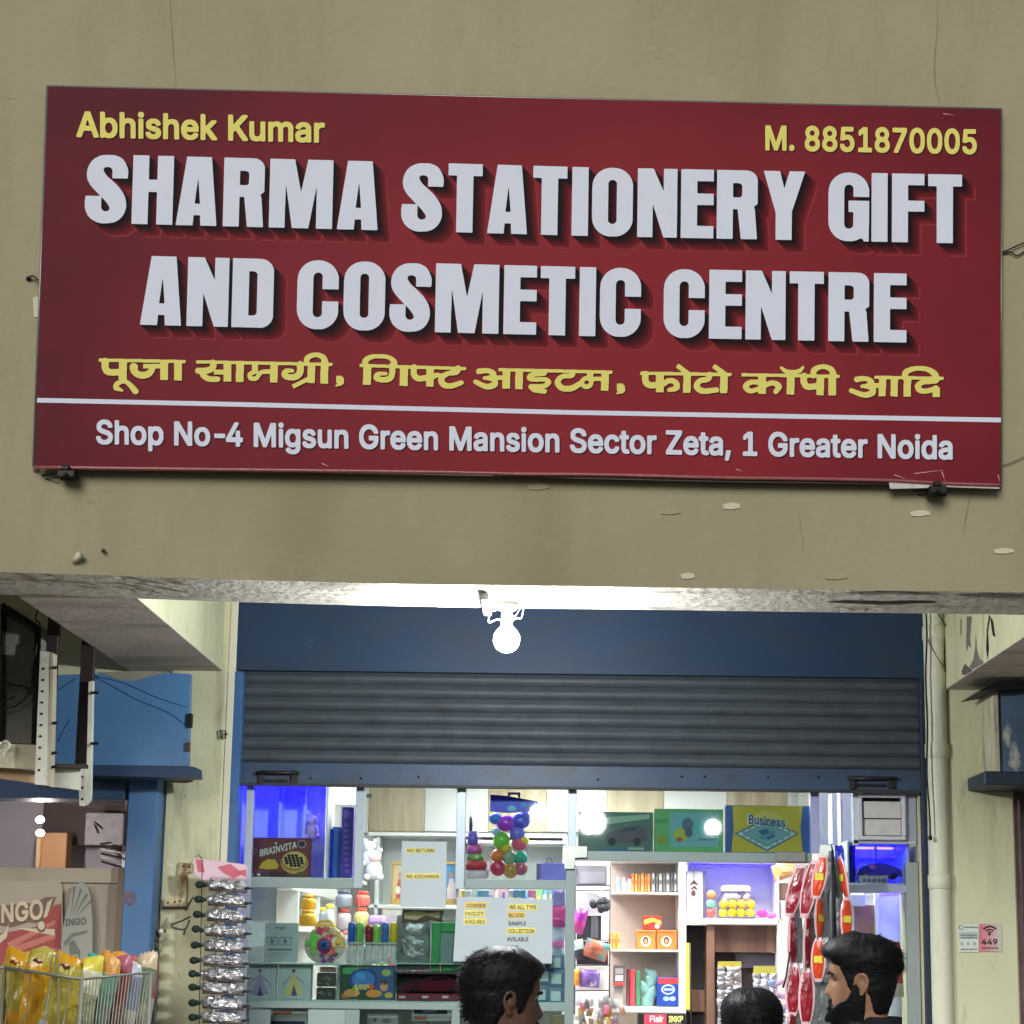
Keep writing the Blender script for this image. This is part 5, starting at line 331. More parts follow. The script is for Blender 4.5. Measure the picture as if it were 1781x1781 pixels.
grime(CREAM, (146, 138, 108), .6, (14, 14, 3), .6, .7); grime(CREAM2, (226, 220, 190), .6, (10, 10, 8), .62, .68); grime(CREAM2, (96, 88, 74), .7, (16, 16, 5), .64, .72)
CRK = M('hairline crack', (140, 131, 104), .9, .2, 20)
crack(None, [(294, -30), (297, 30), (300, 70), (303, 110), (306, 150)], 1.6, -.0012, CRK)
crack(None, [(1632, -30), (1630, 60), (1625, 110), (1627, 150), (1637, 188)], 1.6, -.0012, CRK)
crack(None, [(0, 168), (12, 170), (34, 172)], 1.5, -.0012, M('white scar', (176, 168, 142), .9, .2, 20))
crack(None, [(1388, 878), (1392, 910), (1397, 940), (1394, 966)], .9, -.0012, CRK)
crack(None, [(1700, 846), (1688, 862), (1680, 900), (1676, 930)], 1.6, -.0012, CRK)
# flaked patch under the beam
def under(b, pts, m, off=.0016):     # ragged patch on the beam's lower face: pixel x, 0..1 across the thickness
    q = []
    for x, t in pts:
        p = P(x, np_low(x), 0); q.append((p.x, t*BT, p.z-off))
    c = len(q); (b or T.part('flaked_patch')).add(q, [tuple(range(c))], m)
def np_low(x):
    for (a, c), (d, e) in zip(low, low[1:]):
        if a <= x <= d: return c+(e-c)*(x-a)/(d-a)
    return 1000
under(None, [(1452, .48), (1480, .42), (1520, .44), (1560, .46), (1600, .40), (1642, .42), (1652, .5), (1610, .52), (1588, .58), (1548, .60), (1500, .56), (1470, .54)], DARKCEM)
under(None, [(1470, .08), (1530, .02), (1600, .05), (1640, .10), (1600, .16), (1560, .12), (1510, .18)], CEMENT)
fl = T.part('damp_streak'); under(None, [(1660, .12), (1720, .05), (1781, .1), (1840, .06), (1840, .2), (1760, .24), (1700, .2)], CEMENT)
for k in range(26):
    x = random.uniform(-20, 330); t = random.uniform(.03, .55); l = random.uniform(8, 34)
    under(fl, [(x, t), (x+l*.5, t-.03), (x+l, t+.06), (x+l*1.4, t+.16), (x+l*.9, t+.10), (x+l*.4, t+.05)], M('brown damp streak', (150, 136, 118), .95, .25, 30), .001)
# cross beams
c = T.part('cross_beam'); zb = P(110, np_low(110), 0).z-.003
c.box(-1.858, -1.452, BT, YW+.3, zb+.004, 3.5, CREAM); c.box(-1.86, -1.45, BT, YW+.3, zb, zb+.004, SOFFIT)
c = T.part('cross_beam', 'cross beam with large flakes of paint missing')
c.box(1.70, 2.14, BT, YW+.3, 2.802, 3.5, CREAM2); c.box(1.698, 2.142, BT, YW+.3, 2.798, 2.802, SOFFIT)
fk = c.sub('bare_patch')
def side(b, pts, m, X=1.6985):       # patch on the left face of the right cross beam, traced where its plane is met
    q = []
    for a, e in pts:
        d = FWD+RT*((a-CX)/F)+UP*((CY-e)/F); t = (X-CAMP.x)/d.x; q.append(CAMP+d*t)
    b.add(q, [tuple(range(len(q)))], m)
side(fk, [(1681, 1072), (1690, 1072), (1687, 1110), (1688, 1120), (1689, 1128), (1684, 1122), (1682, 1135), (1680, 1120), (1681, 1095)], CEMENT)
side(fk, [(1697, 1100), (1699, 1130), (1704, 1146), (1712, 1152), (1700, 1160), (1690, 1165), (1686, 1160), (1693, 1146), (1696, 1126)], CEMENT)
side(fk, [(1678, 1154), (1684, 1160), (1692, 1167), (1686, 1173), (1674, 1174), (1672, 1168)], M('grey cement', (92, 86, 80), .95, .2, 20))
side(fk, [(1720, 1070), (1722, 1072), (1718, 1100), (1720, 1130), (1717, 1148), (1715, 1125), (1716, 1095)], DARKCEM)
side(fk, [(1722, 1072), (1727, 1080), (1731, 1108), (1727, 1106), (1724, 1090)], DARKCEM)
side(fk, [(1670, 1076), (1673, 1076), (1672, 1106), (1670, 1104)], M('hairline crack 2', (140, 130, 100), .9, .2, 20))
# recess ceiling, back wall around the openings
r = T.part('recess_ceiling'); r.box(-7, 7, BT, YW+.35, 3.38, 3.6, SOFFIT)
pl = T.part('pillar')
a, b_, _, _ = RC(279, 1500, 378, 1600, YW-.03); pl.box(a, b_, YW-.03, YW+.5, 0, 3.38, CREAM2, .006)
a2 = P(393, 1550, YW-.012).x; pl.box(b_, a2, YW-.012, YW+.5, 0, 3.38, M('pale strip plaster', (212, 208, 186), .7, .06, 4, bump=.3, bscale=20), .004)
pr = T.part('pillar'); a, b_, _, _ = RC(1655, 1500, 1769, 1600, YW-.04)
z0, z1 = 0, 3.38; pr.box(a, b_, YW-.04, YW+.5, z0, z1, CREAM, .008)
wl = T.part('wall_strip'); a0 = P(1600, 1500, YW+.06).x; wl.box(a0, a, YW+.06, YW+.5, 0, 3.38, CREAM2)
wl = T.part('upper_wall'); wl.box(-7, -2.02, YW+.02, YW+.3, 2.55, 3.38, CREAM); wl.box(-2.02, P(279, 1500, YW).x, YW+.02, YW+.3, 2.52, 3.38, CREAM)
wl = T.part('upper_wall'); wl.box(b_, 7, YW+.02, YW+.3, 2.5, 3.38, CREAM2)
# hole in the strip beside the right pillar
h = T.part('plaster_hole'); h.sheet([[(1646, 1516), (1652, 1524), (1658, 1528), (1656, 1544), (1650, 1552), (1654, 1560), (1648, 1576), (1645, 1552)]], YW+.0585, CEMENT)
# shop room shell
LAM = M('white wall paint', (226, 226, 226), .6, .02)
XL, XR = P(418, 1500, 2.05).x-.02, P(1598, 1500, 2.05).x+.03
s = T.part('shop_interior_wall')
s.box(XL-.1, XL, 2.02, 5.12, .16, 2.80, LAM); s.box(XR, XR+.1, 2.02, 5.12, .16, 2.80, LAM); s.box(XL-.1, XR+.1, 5.02, 5.12, .16, 2.80, LAM); s.box(XL-.1, XR+.1, 2.02, 5.12, 2.76, 2.86, LAM)
zt = P(1000, 1385, YW+.1).z
s.box(XL-.1, XR+.1, 2.02, 2.1, zt+.1, 3.38, LAM)
T.done()
# ================================================================== SIGN BOARD
SY = -.055
T = Thing('shop_sign', 'large maroon printed shop sign with white headline hung on the olive beam', 'sign')
quad = [(84, 150.5), (500, 160), (1000, 172.5), (1400, 182), (1741, 190.5), (1740, 843), (1690, 842), (1550, 836), (1300, 831), (1000, 823), (700, 820), (400, 816.5), (60, 812)]
def redmat():  # print's own gradient, with light fall-off worked into its darker corners
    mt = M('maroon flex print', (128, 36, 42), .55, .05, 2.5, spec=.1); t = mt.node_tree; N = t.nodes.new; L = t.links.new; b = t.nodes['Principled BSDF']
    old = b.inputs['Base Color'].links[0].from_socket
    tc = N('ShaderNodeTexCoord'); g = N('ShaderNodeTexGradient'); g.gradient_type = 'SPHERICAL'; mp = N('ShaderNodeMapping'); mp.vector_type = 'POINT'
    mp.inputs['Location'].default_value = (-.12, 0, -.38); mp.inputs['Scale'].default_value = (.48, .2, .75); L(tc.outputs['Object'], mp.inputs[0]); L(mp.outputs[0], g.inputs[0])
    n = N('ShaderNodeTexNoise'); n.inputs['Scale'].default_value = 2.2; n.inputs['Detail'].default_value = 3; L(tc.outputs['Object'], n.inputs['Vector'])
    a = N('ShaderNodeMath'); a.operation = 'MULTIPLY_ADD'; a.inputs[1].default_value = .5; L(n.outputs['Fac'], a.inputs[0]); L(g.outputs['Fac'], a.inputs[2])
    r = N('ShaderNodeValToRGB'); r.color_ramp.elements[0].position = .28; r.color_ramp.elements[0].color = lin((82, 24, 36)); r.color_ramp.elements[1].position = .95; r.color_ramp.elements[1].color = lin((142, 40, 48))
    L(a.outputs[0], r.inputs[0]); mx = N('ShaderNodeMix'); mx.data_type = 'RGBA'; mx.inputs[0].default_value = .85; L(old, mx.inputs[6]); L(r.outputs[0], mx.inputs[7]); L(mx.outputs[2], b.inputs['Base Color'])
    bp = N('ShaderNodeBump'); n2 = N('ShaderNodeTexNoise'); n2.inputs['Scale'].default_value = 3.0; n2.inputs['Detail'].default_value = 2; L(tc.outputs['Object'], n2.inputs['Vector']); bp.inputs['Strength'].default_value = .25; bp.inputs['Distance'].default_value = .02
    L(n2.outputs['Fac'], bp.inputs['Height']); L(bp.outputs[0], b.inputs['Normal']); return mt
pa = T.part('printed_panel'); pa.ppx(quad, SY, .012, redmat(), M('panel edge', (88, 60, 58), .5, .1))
fr = T.part('frame'); EDGE = M('sign frame steel', (150, 146, 138), .4, .1, metal=.5)
q = [P(x, y, SY+.02) for x, y in ((82, 150), (1742, 190), (1741, 842), (58, 811))]
for i in range(4): fr.tube([q[i]+Vector((0, .002, 0)), q[(i+1) % 4]+Vector((0, .002, 0))], .005, EDGE, 4)
for i in range(4): fr.tube([q[i]+Vector((0, .024, 0)), q[i]+Vector((0, .046, 0))], .012, EDGE, 4)
# folded lower hem with its creases
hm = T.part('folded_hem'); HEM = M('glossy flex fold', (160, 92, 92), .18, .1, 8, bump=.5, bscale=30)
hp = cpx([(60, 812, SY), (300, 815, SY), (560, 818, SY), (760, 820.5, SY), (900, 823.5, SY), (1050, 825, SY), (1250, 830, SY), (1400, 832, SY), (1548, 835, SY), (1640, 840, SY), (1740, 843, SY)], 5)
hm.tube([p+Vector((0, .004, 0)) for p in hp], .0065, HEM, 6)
hm.ppx([(1546, 838), (1560, 834), (1612, 840), (1652, 841), (1740, 844), (1738, 850), (1650, 847), (1600, 849), (1548, 850)], SY+.006, .004, M('white flex back', (206, 200, 196), .3, .05, bump=.4, bscale=40))
hm.ppx([(900, 822), (1000, 823), (1546, 836), (1546, 842), (1250, 838), (1000, 832), (920, 829), (850, 828)], SY+.012, .004, M('dark flex back', (70, 48, 48), .4, .1))
R1 = "S148.5-222 H230.5-301.5 A307-378 R389-460 M469-579 A587-658 S698.5-771 T779.5-839 A848-917.5 T927-986.5 I995-1023.5 O1030-1101 N1109-1178 E1184.6-1241.5 R1247-1318 Y1328-1400 G1441-1512 I1516-1544 F1551.5-1608 T1614.5-1673.5"
R2 = "A245-316.5 N326-398 D404-476 C517-589 O598-670 S678-750 M757.6-868 E876.5-933.6 T940-1000 I1008-1036.5 C1043.6-1115 C1154.5-1226 E1233.5-1290.6 N1297-1366.5 T1373.4-1433 R1441-1512 E1520-1577"
def lerp_tab(tab, x):
    for (a, c), (d, e) in zip(tab, tab[1:]):
        if x <= d: return c+(e-c)*(x-a)/(d-a)
    return tab[-1][1]
HEAD = []
for row, base, cap in ((R1, [(150, 387.3), (245, 389.9), (805, 404.5), (1009, 410.4), (1640, 423), (1700, 424)], 119.6), (R2, [(200, 563.7), (280, 565.9), (1022, 584.8), (1548, 595.5), (1600, 596.6)], 120)):
    for tok in row.split():
        w_, gs = LETTERS[tok[0]]; a, b_ = map(float, tok[1:].split('-'))
        for g in gs:
            ll = []
            for l in g:
                q = []
                for i in range(0, len(l), 2):
                    X = a+l[i]/10*(b_-a)/w_; lean = .034*(1-(X-72)/1668); yy = (120-l[i+1]/10)*cap/120; q += [(X+lean*(yy-cap/2))*10, (lerp_tab(base, X)-yy)*10]
                ll.append(q)
            HEAD.append(ll)
# print: stripe, headline with its printed drop shadow, Hindi line, small lines
st = T.part('printed_stripe'); INK = M('white print', (222, 226, 238), .6, .02, spec=.1)
st.sheet([[(65, 692), (400, 699), (1000, 713.5), (1741, 726.5), (1741, 734.5), (1000, 721.5), (400, 707), (64, 700)]], SY-.0012, INK)
sh = T.part('printed_shadow')
NL = 12
for k in range(NL):
    t = 1-k/(NL-1)                         # farthest copy first, nearest last
    if t > .97: c_ = (146, 58, 62)
    elif t > .86: c_ = (126, 40, 46)
    else:
        e = (t/.86)**1.05; c_ = (int(24+100*e), int(15+17*e), int(18+21*e))
    mm = M('shadow print %d' % k, c_, .6, .02, spec=.08)
    for g in HEAD:
        L = [[(l[i]/10+3+21*t, l[i+1]/10+3+21*t) for i in range(0, len(l), 2)] for l in g]
        sh.sheet(L, SY-.0004-.00006*k, mm)
hd = T.part('headline_lettering')
for g in HEAD: hd.sheet([[(l[i]/10, l[i+1]/10) for i in range(0, len(l), 2)] for l in g], SY-.0016, INK)
YEL = M('yellow print', (232, 222, 118), .6, .02, spec=.1); DRK = M('dark print edge', (64, 26, 30), .6, .02, spec=.1)
hi = T.part('hindi_lettering')
for g in DEV:
    L = [[(l[i]/10, l[i+1]/10) for i in range(0, len(l), 2)] for l in g]
    hi.sheet([[(x+1.6, y+1.6) for x, y in q] for q in L], SY-.0011, DRK); hi.sheet(L, SY-.0016, YEL)
sm = T.part('name_lettering')
sm.text('Abhishek Kumar', 135, 194, 567, 241, SY-.0011, DRK, 10); sm.text('Abhishek Kumar', 133, 192, 565, 239, SY-.0016, YEL, 10)
sm = T.part('phone_lettering')
sm.text('M. 8851870005', 1333, 219, 1701, 264, SY-.0011, DRK, 7); sm.text('M. 8851870005', 1331, 217, 1699, 262, SY-.0016, YEL, 7)
sm = T.part('address_lettering')
sm.text('Shop No-4 Migsun Green Mansion Sector Zeta, 1 Greater Noida', 169, 731, 1659, 786, SY-.0011, DRK, 27); sm.text('Shop No-4 Migsun Green Mansion Sector Zeta, 1 Greater Noida', 167, 729, 1657, 784, SY-.0016, INK, 27)
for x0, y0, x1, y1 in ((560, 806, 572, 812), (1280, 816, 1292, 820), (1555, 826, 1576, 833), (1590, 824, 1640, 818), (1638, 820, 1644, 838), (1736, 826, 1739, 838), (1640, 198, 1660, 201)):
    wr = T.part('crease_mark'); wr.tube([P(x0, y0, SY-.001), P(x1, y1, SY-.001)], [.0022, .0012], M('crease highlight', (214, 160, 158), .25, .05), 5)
T.done()
def clamp(cx, cy, lab):
    t = Thing('sign_clamp', lab, 'clamp', 'clamps under the sign'); a = t.part('jaw'); DK = M('blackened steel', (30, 28, 27), .5, .3, 30, metal=.4)
    a.bpx(cx-18, cy-6, cx+14, cy+8, -.07, .05, DK, .004); a.bpx(cx-10, cy-14, cx+4, cy-5, -.072, .03, DK, .003)
    s = t.part('screw'); s.tube([P(cx-2, cy+4, -.085), P(cx-2, cy+4, .0)], .008, DK, 8); s.tube([P(cx-10, cy+10, -.05), P(cx+12, cy+11, -.05)], .006, DK, 8)
    w = t.part('wire'); w.tube(cpx([(cx-14, cy+4, -.04), (cx-28, cy+2, -.02), (cx-44, cy+5, -.004)], 5), .0022, DK, 5); w.tube(cpx([(cx-10, cy+9, -.04), (cx-30, cy+11, -.01), (cx-38, cy+10, -.004)], 5), .002, DK, 5)
    t.done()
clamp(116, 822, 'black steel clamp with loose wire ends under the lower left corner of the sign')
clamp(1634, 850, 'black steel clamp gripping the crumpled lower right hem of the sign')
# ================================================================== SCRAPS AND WIRES ON THE BEAM FACE
PAP = M('stuck paper scrap', (214, 206, 180), .8, .08, 20)
for x0, y0, x1, y1, lab in ((1257, 874, 1288, 886, 'white scrap of tape right of centre on the beam, tilted below the sign'), (1583, 887, 1618, 898, 'white scrap of tape below the right clamp of the sign'),
                            (1728, 953, 1764, 963, 'white scrap of tape at the far right of the beam, below the sign corner'), (1184, 996, 1209, 1007, 'white scrap of tape at the lower edge of the beam, right of the bulb'),
                            (918, 841, 955, 852, 'faint scrap of tape tucked under the middle of the sign'), (1148, 883, 1184, 895, 'faded scrap of tape left of the tilted white one under the sign'),
                            (1434, 996, 1475, 1008, 'faded scrap of tape at the lower right edge of the beam'), (57, 515, 70, 552, 'white label tag at the left edge of the sign')):
    b = MB(); dim = x0 in (918, 1148, 1434)
    b.ppx([(x0, y0+3), ((x0+x1)/2, y0), (x1-2, y0+2), (x1, y1-3), ((x0+x1)/2, y1), (x0+2, y1-1)], -.004, .004, M('faded scrap', (170, 160, 128), .85, .08, 20) if dim else PAP)
    one('tape_scrap', lab, 'tape scrap', b, 'tape scraps on the beam')
b = MB(); b.tube([P(129, 978, -.003), P(139, 964, -.03)], [.009, .012], PAP, 8); one('wall_plug', 'small whitish plastic plug sticking out of the beam at left', 'wall plug', b)
b = MB(); b.tube([P(179, 957, 0), P(180, 957, -.02)], .006, RUST, 6); one('nail', 'short dark nail in the beam beside the plastic plug', 'nail', b)
b = MB()
b.tube(cpx([(1730, 442, -.006), (1750, 436, -.012), (1768, 428, -.012), (1800, 414, -.01)], 5), .0026, BLACK, 5); b.tube(cpx([(1735, 444, -.006), (1756, 438, -.01), (1772, 444, -.008), (1800, 420, -.01)], 5), .0024, BLACK, 5)
one('loose_wire', 'thin dark wires running from the right edge of the sign', 'wire', b)
b = MB(); b.tube(cpx([(1722, 836, -.01), (1740, 812, -.008), (1760, 804, -.008), (1790, 790, -.008)], 5), .0016, M('faint wire', (120, 110, 88), .8), 5); one('loose_wire', 'faint thin wire at the lower right corner of the sign', 'wire', b)
b = MB(); b.tube(cpx([(46, 486, -.004), (56, 480, -.02), (66, 486, -.03), (72, 490, -.03)], 5), .004, M('wire stub', (86, 78, 62), .8), 6); b.ball(P(50, 484, -.008), .008, .008, .008, DARKCEM, 8, 6); one('wire_stub', 'dark wire stub poking out beside the left edge of the sign', 'wire', b)
# ================================================================== BULB
T = Thing('light_bulb', 'glowing white bulb in a holder under the beam', 'light bulb')
BY = .27; p = P(881, 1112, BY); zc = P(881, 1046, BY).z
CER = M('white ceramic', (214, 214, 206), .4, .04)
zb_ = P(881, np_low(881), 0).z
a = T.part('ceiling_rose'); a.lathe((p.x, BY, zb_-.03), [(.02, 0), (.032, .006), (.038, .014), (.038, .03)], CER)
a = T.part('holder'); a.lathe((p.x, BY, p.z+.052), [(.017, 0), (.019, .004), (.020, .03), (.017, .05), (.020, zb_-.03-p.z-.052)], CER)
a = T.part('glass'); a.lathe(p, [(.003, -.0455), (.018, -.0425), (.032, -.033), (.0415, -.017), (.0445, 0), (.042, .015), (.033, .030), (.020, .043), (.016, .054)], M('lit bulb glass', (255, 255, 255), .3, 0, emit=1000, ecol=(246, 252, 255)), 32)
wv = T.part('wire'); WW = M('white flex', (220, 220, 214), .5)
wv.tube(crv([(p.x-.02, BY, zb_-.02), (p.x-.055, BY-.01, zb_-.035), (p.x-.06, BY-.01, zb_-.07), (p.x-.03, BY, p.z+.07), (p.x-.012, BY, p.z+.058)]), .0019, WW, 6)
wv.tube(crv([(p.x+.06, BY, zb_-.002), (p.x+.05, BY, zb_-.05), (p.x+.032, BY, p.z+.075), (p.x+.014, BY, p.z+.06)]), .0018, WW, 6)
wv.tube(crv([(p.x+.055, BY, zb_-.002), (p.x+.03, BY-.01, zb_-.045), (p.x+.012, BY, p.z+.08)]), .0017, WW, 6)
T.done()
b = MB(); x0 = P(836, 1040, .1).x; x1 = P(850, 1040, .1).x; b.box(x0, x1, .10, BT+.002, zb_-.028, zb_-.0035, CER, .003); one('cable_trunking', 'short white plastic cable trunking under the beam left of the bulb', 'cable trunking', b)
# ================================================================== ROLLER SHUTTER OF THE SHOP
T = Thing('roller_shutter', 'half raised blue grey roller shutter above the stationery shop window', 'shutter')
hb = T.part('housing'); a, b_, z0, _ = RC(402, 1064, 1606, 1172, YW-.0); hb.box(a, b_, YW, YW+.03, z0, 3.38, BLUEP)
x0, x1 = P(420, 1250, YW+.05).x, P(1603, 1250, YW+.05).x
zt = P(1000, 1172, YW+.04).z; zb2 = P(1000, 1333, YW+.04).z; n = 7; hgt = (zt-zb2)/n
cu = T.part('slat_curtain')
for k in range(n):
    za = zb2+k*hgt; prof = []
    for i in range(9):
        t = i/8; prof.append((YW+.058-.021*math.sin(math.pi*min(1, t*1.06))**.8-(.006 if t > .9 else 0), za+hgt*t))
    prof += [(YW+.062, za+hgt)]
    V = []
    nx_ = 60
    for i, (y, z) in enumerate(prof):
        for q_ in range(nx_+1):
            x_ = x0+(x1-x0)*q_/nx_; V.append((x_, y+.004*noise.noise(Vector((x_*1.6, k*2.1, 0)))+.0016*noise.noise(Vector((x_*7, k*3.3, i*.5))), z+.0035*noise.noise(Vector((x_*.9, k*.31, 5)))))
    cu.add(V, [(i*(nx_+1)+q_, i*(nx_+1)+q_+1, (i+1)*(nx_+1)+q_+1, (i+1)*(nx_+1)+q_) for i in range(len(prof)-1) for q_ in range(nx_)], SLAT, True)
cu.box(x0, x1, YW+.068, YW+.074, zb2, zt+.1, SLAT)
rl = T.part('bottom_rail'); zr = P(1000, 1373, YW+.035).z
rl.box(x0, x1, YW+.035, YW+.06, zr+.008, zb2+.002, M('blue bottom rail paint', (52, 72, 96), .5, .12, 6, bump=.1, stain=(60, 56, 54), stain_amt=.6, stain_scale=(4, 4, 8)), .003); rl.box(x0, x1, YW+.02, YW+.062, zr, zr+.008, M('rail lip', (52, 46, 46), .6))
for x in (540, 628, 728, 1040, 1186, 1226, 1336, 1424): rl.ball(P(x, 1354+random.uniform(-4, 5), YW+.034), .006, .003, .006, DARKCEM, 8, 5)
def lock(x0, y0, x1, y1, lab):
    l = T.part('lock', lab); DK = M('oily black steel', (34, 32, 32), .45, .4, 30)
    l.bpx(x0, y0+4, x0+10, y1, YW+.02, .014, DK, .002); l.bpx(x1-10, y0+4, x1, y1, YW+.02, .014, DK, .002); l.bpx(x0+4, y0+4, x1-4, y0+10, YW+.018, .012, DK, .003); l.bpx(x0+10, y1-9, x1-16, y1-5, YW+.022, .01, DK, .002)
    l.tube([P(x0-4, y0+8, YW+.016), P(x1+4, y0+8, YW+.016)], .007, DK, 8)
lock(449, 1336, 516, 1364, 'left slide bolt'); lock(1478, 1346, 1556, 1372, 'right slide bolt')
gl = T.part('guide_rail'); a, b_, _, z1 = RC(390, 1180, 419, 1400, YW+.0); gl.box(a, b_, YW-.01, YW+.09, .16, P(400, 1168, YW).z, M('guide blue', (62, 100, 146), .45, .1, 5, bump=.1, stain=(120, 130, 140), stain_amt=.4, stain_scale=(9, 9, 5), stain_lo=.6, stain_hi=.68), .004)
gr = T.part('guide_rail'); a, b_, _, z1 = RC(1601, 1180, 1622, 1400, YW+.02); gr.box(a, b_, YW+.01, YW+.09, .16, P(1600, 1168, YW).z, M('guide navy', (30, 42, 62), .5, .1, 5), .004)
T.done()
b = MB(); q = [P(x, y, YW-.05) for x, y in ((383, 1270), (392, 1271), (392, 1284), (384, 1283))]; b.tube(q, .004, BLACK, 6, True); b.tube([P(392, 1277, YW-.05), P(396, 1277, YW)], .004, BLACK, 6)
one('shutter_staple', 'small black padlock staple at the left shutter guide', 'staple', b)
# ================================================================== RIGHT SIDE: PIPES, WIRES, STICKERS, NEXT SHOP
T = Thing('drain_pipe', 'cream painted drain pipe standing between the shutter and the right pillar', 'pipe')
Yp = YW-.03; xt = P(1624, 1100, Yp).x; pp = T.part('pipe'); pp.tube([(xt, Yp, .13), (xt, Yp, 1.2), (xt, Yp, 2.2), (xt, Yp, 3.05), (xt, Yp, 3.38)], .046, PIPEW, 20)
for y in (1090, 1295, 1522): 
    z = P(1624, y, Yp).z; co_ = T.part('coupling'); co_.lathe((xt, Yp, z-.06), [(.047, 0), (.051, .003), (.051, .06), (.047, .063)], PIPEW, 20)
T.done()
b = MB(); b.tube(cpx([(1611, 1066, Yp-.06), (1612, 1110, Yp-.06), (1610, 1180, Yp-.06), (1613, 1260, Yp-.06), (1612, 1340, Yp-.06), (1617, 1420, Yp-.06), (1618, 1455, Yp-.06)], 6), .0038, BLACK, 6); b.ball(P(1618, 1457, Yp-.06), .009, .009, .012, BLACK, 8, 6)
one('hanging_wire', 'black wire hanging down in front of the cream drain pipe', 'wire', b)
b = MB()
for k, pts in enumerate((((1630, 1064), (1640, 1080), (1650, 1090), (1668, 1072)), ((1612, 1110), (1628, 1140), (1638, 1155), (1644, 1170)), ((1618, 1100), (1630, 1128), (1640, 1150), (1642, 1165)), ((1648, 1086), (1645, 1110), (1642, 1150), (1640, 1195)), ((1655, 1090), (1650, 1120), (1646, 1160), (1644, 1200)), ((1640, 1070), (1652, 1082), (1664, 1078), (1676, 1070)), ((1610, 1098), (1630, 1104), (1645, 1095), (1652, 1084)))):
    b.tube(cpx([(x, y, Yp-.055+.01*k) for x, y in pts], 6), .004 if k in (3, 4) else .0026, (DARKCEM, CEMENT, CEMENT, BLACK, DARKCEM, RUST, CEMENT)[k], 6)
one('wire_bundle', 'tangled grey and black wires at the top of the drain pipe', 'wire', b)
YR = YW-.0445
T = Thing('wall_sticker', 'red and pink sticker with a wifi sign and the number 449 on the right pillar', 'sticker')
a = T.part('paper'); 
for k in range(6): a.rpx(1703+k*6.5, 1607, 1709.5+k*6.5, 1655, YR, M('pink paper %d' % k, (206-2*k, 120+14*k, 132+10*k), .6, .04))
a = T.part('print'); RD = M('black print', (26, 22, 24), .6)
for r0, r1, a0, a1 in ((13, 16, 222, 318), (8, 10.5, 225, 315), (4, 6, 225, 315)):
    L = [(1721.5+r1*1.02*math.cos(rad(a0+(a1-a0)*k/12)), 1626+r1*math.sin(rad(a0+(a1-a0)*k/12))) for k in range(13)]+[(1721.5+r0*1.02*math.cos(rad(a1-(a1-a0)*k/12)), 1626+r0*math.sin(rad(a1-(a1-a0)*k/12))) for k in range(13)]
    a.sheet([L], YR-.0006, RD)
a.disc(1721, 1625, 2.4, 2.2, YR-.0006, RD); a.text('449', 1707, 1633, 1735, 1643, YR-.0006, RD)
for k in range(9): a.rpx(1708+k*3.3, 1647.5, 1710.4+k*3.3, 1650.5, YR-.0006, M('red brown print', (120, 60, 66), .6))
T.done()
T = Thing('wall_sticker', 'white printed sticker beside the red one on the right pillar', 'sticker')
a = T.part('paper'); a.rpx(1667, 1608, 1702, 1656, YR, M('sticker white', (206, 216, 204), .6, .06)); a.rpx(1668, 1621, 1700, 1633, YR-.0004, M('sticker grey', (168, 182, 176), .6))
a = T.part('print'); GP = M('grey print', (84, 92, 98), .7)
for k in range(12): a.tube([P(1671.5+3.6*math.cos(k/11*5.5), 1613+3.6*math.sin(k/11*5.5), YR-.001), P(1671.5+3.6*math.cos((k+1)/11*5.5), 1613+3.6*math.sin((k+1)/11*5.5), YR-.001)], .0014, GP, 4)
for k in range(9): a.rpx(1677+k*2.7, 1611.5, 1679+k*2.7, 1614.2+random.uniform(-.6, .6), YR-.0006, GP)
for row, y in enumerate((1625.5, 1630, 1650)):
    for k in range(11): a.rpx(1671+k*2.7, y, 1673+k*2.7, y+2.2+random.uniform(-.4, .6), YR-.0006, GP)
for k in range(3): a.rpx(1671+k*11, 1639, 1675+k*11, 1644, YR-.0006, M('pale grey print', (150, 162, 158), .7))
T.done()
T = Thing('neighbour_shutter_box', 'peeling blue grey steel shutter box of the shop on the right', 'shutter box')
a = T.part('box'); a.bpx(1737, 1196, 1900, 1350, 1.62, .3, M('peeling blue paint', (84, 104, 126), .6, .15, 6, bump=.3, bscale=20, stain=(196, 194, 176), stain_amt=.95, stain_scale=(9, 9, 4), stain_lo=.52, stain_hi=.6), .004)
a.bpx(1729, 1196, 1738, 1350, 1.61, .31, M('drip stained cream', (190, 186, 158), .8, .1, 8, stain=(110, 104, 92), stain_amt=.7, stain_scale=(20, 20, 5)), .002)
a = T.part('canopy'); a.ppx([(1700, 1203), (1735, 1184), (1900, 1180), (1900, 1192), (1740, 1196)], 1.5, .3, BLACK)
a = T.part('ledge'); a.bpx(1712, 1342, 1900, 1366, 1.58, .3, M('dark ledge', (40, 52, 66), .5, .15), .006)
T.done()
T = Thing('neighbour_doorway', 'brownish red steel door jamb of the shop on the right', 'door frame')
a = T.part('jamb'); x = P(1766, 1600, YW).x; x2 = P(1779, 1600, YW).x
a.box(x, x2, YW-.02, YW+.2, .13, P(1770, 1370, YW).z, M('red brown jamb', (112, 86, 88), .7, .2, 10, bump=.3, stain=(60, 52, 52), stain_amt=.7, stain_scale=(9, 9, 3)), .003)
a = T.part('panel'); a.box(x2, 6, YW+.08, YW+.14, .13, 2.5, M('dim panel', (104, 98, 102), .6, .1)); T.done()
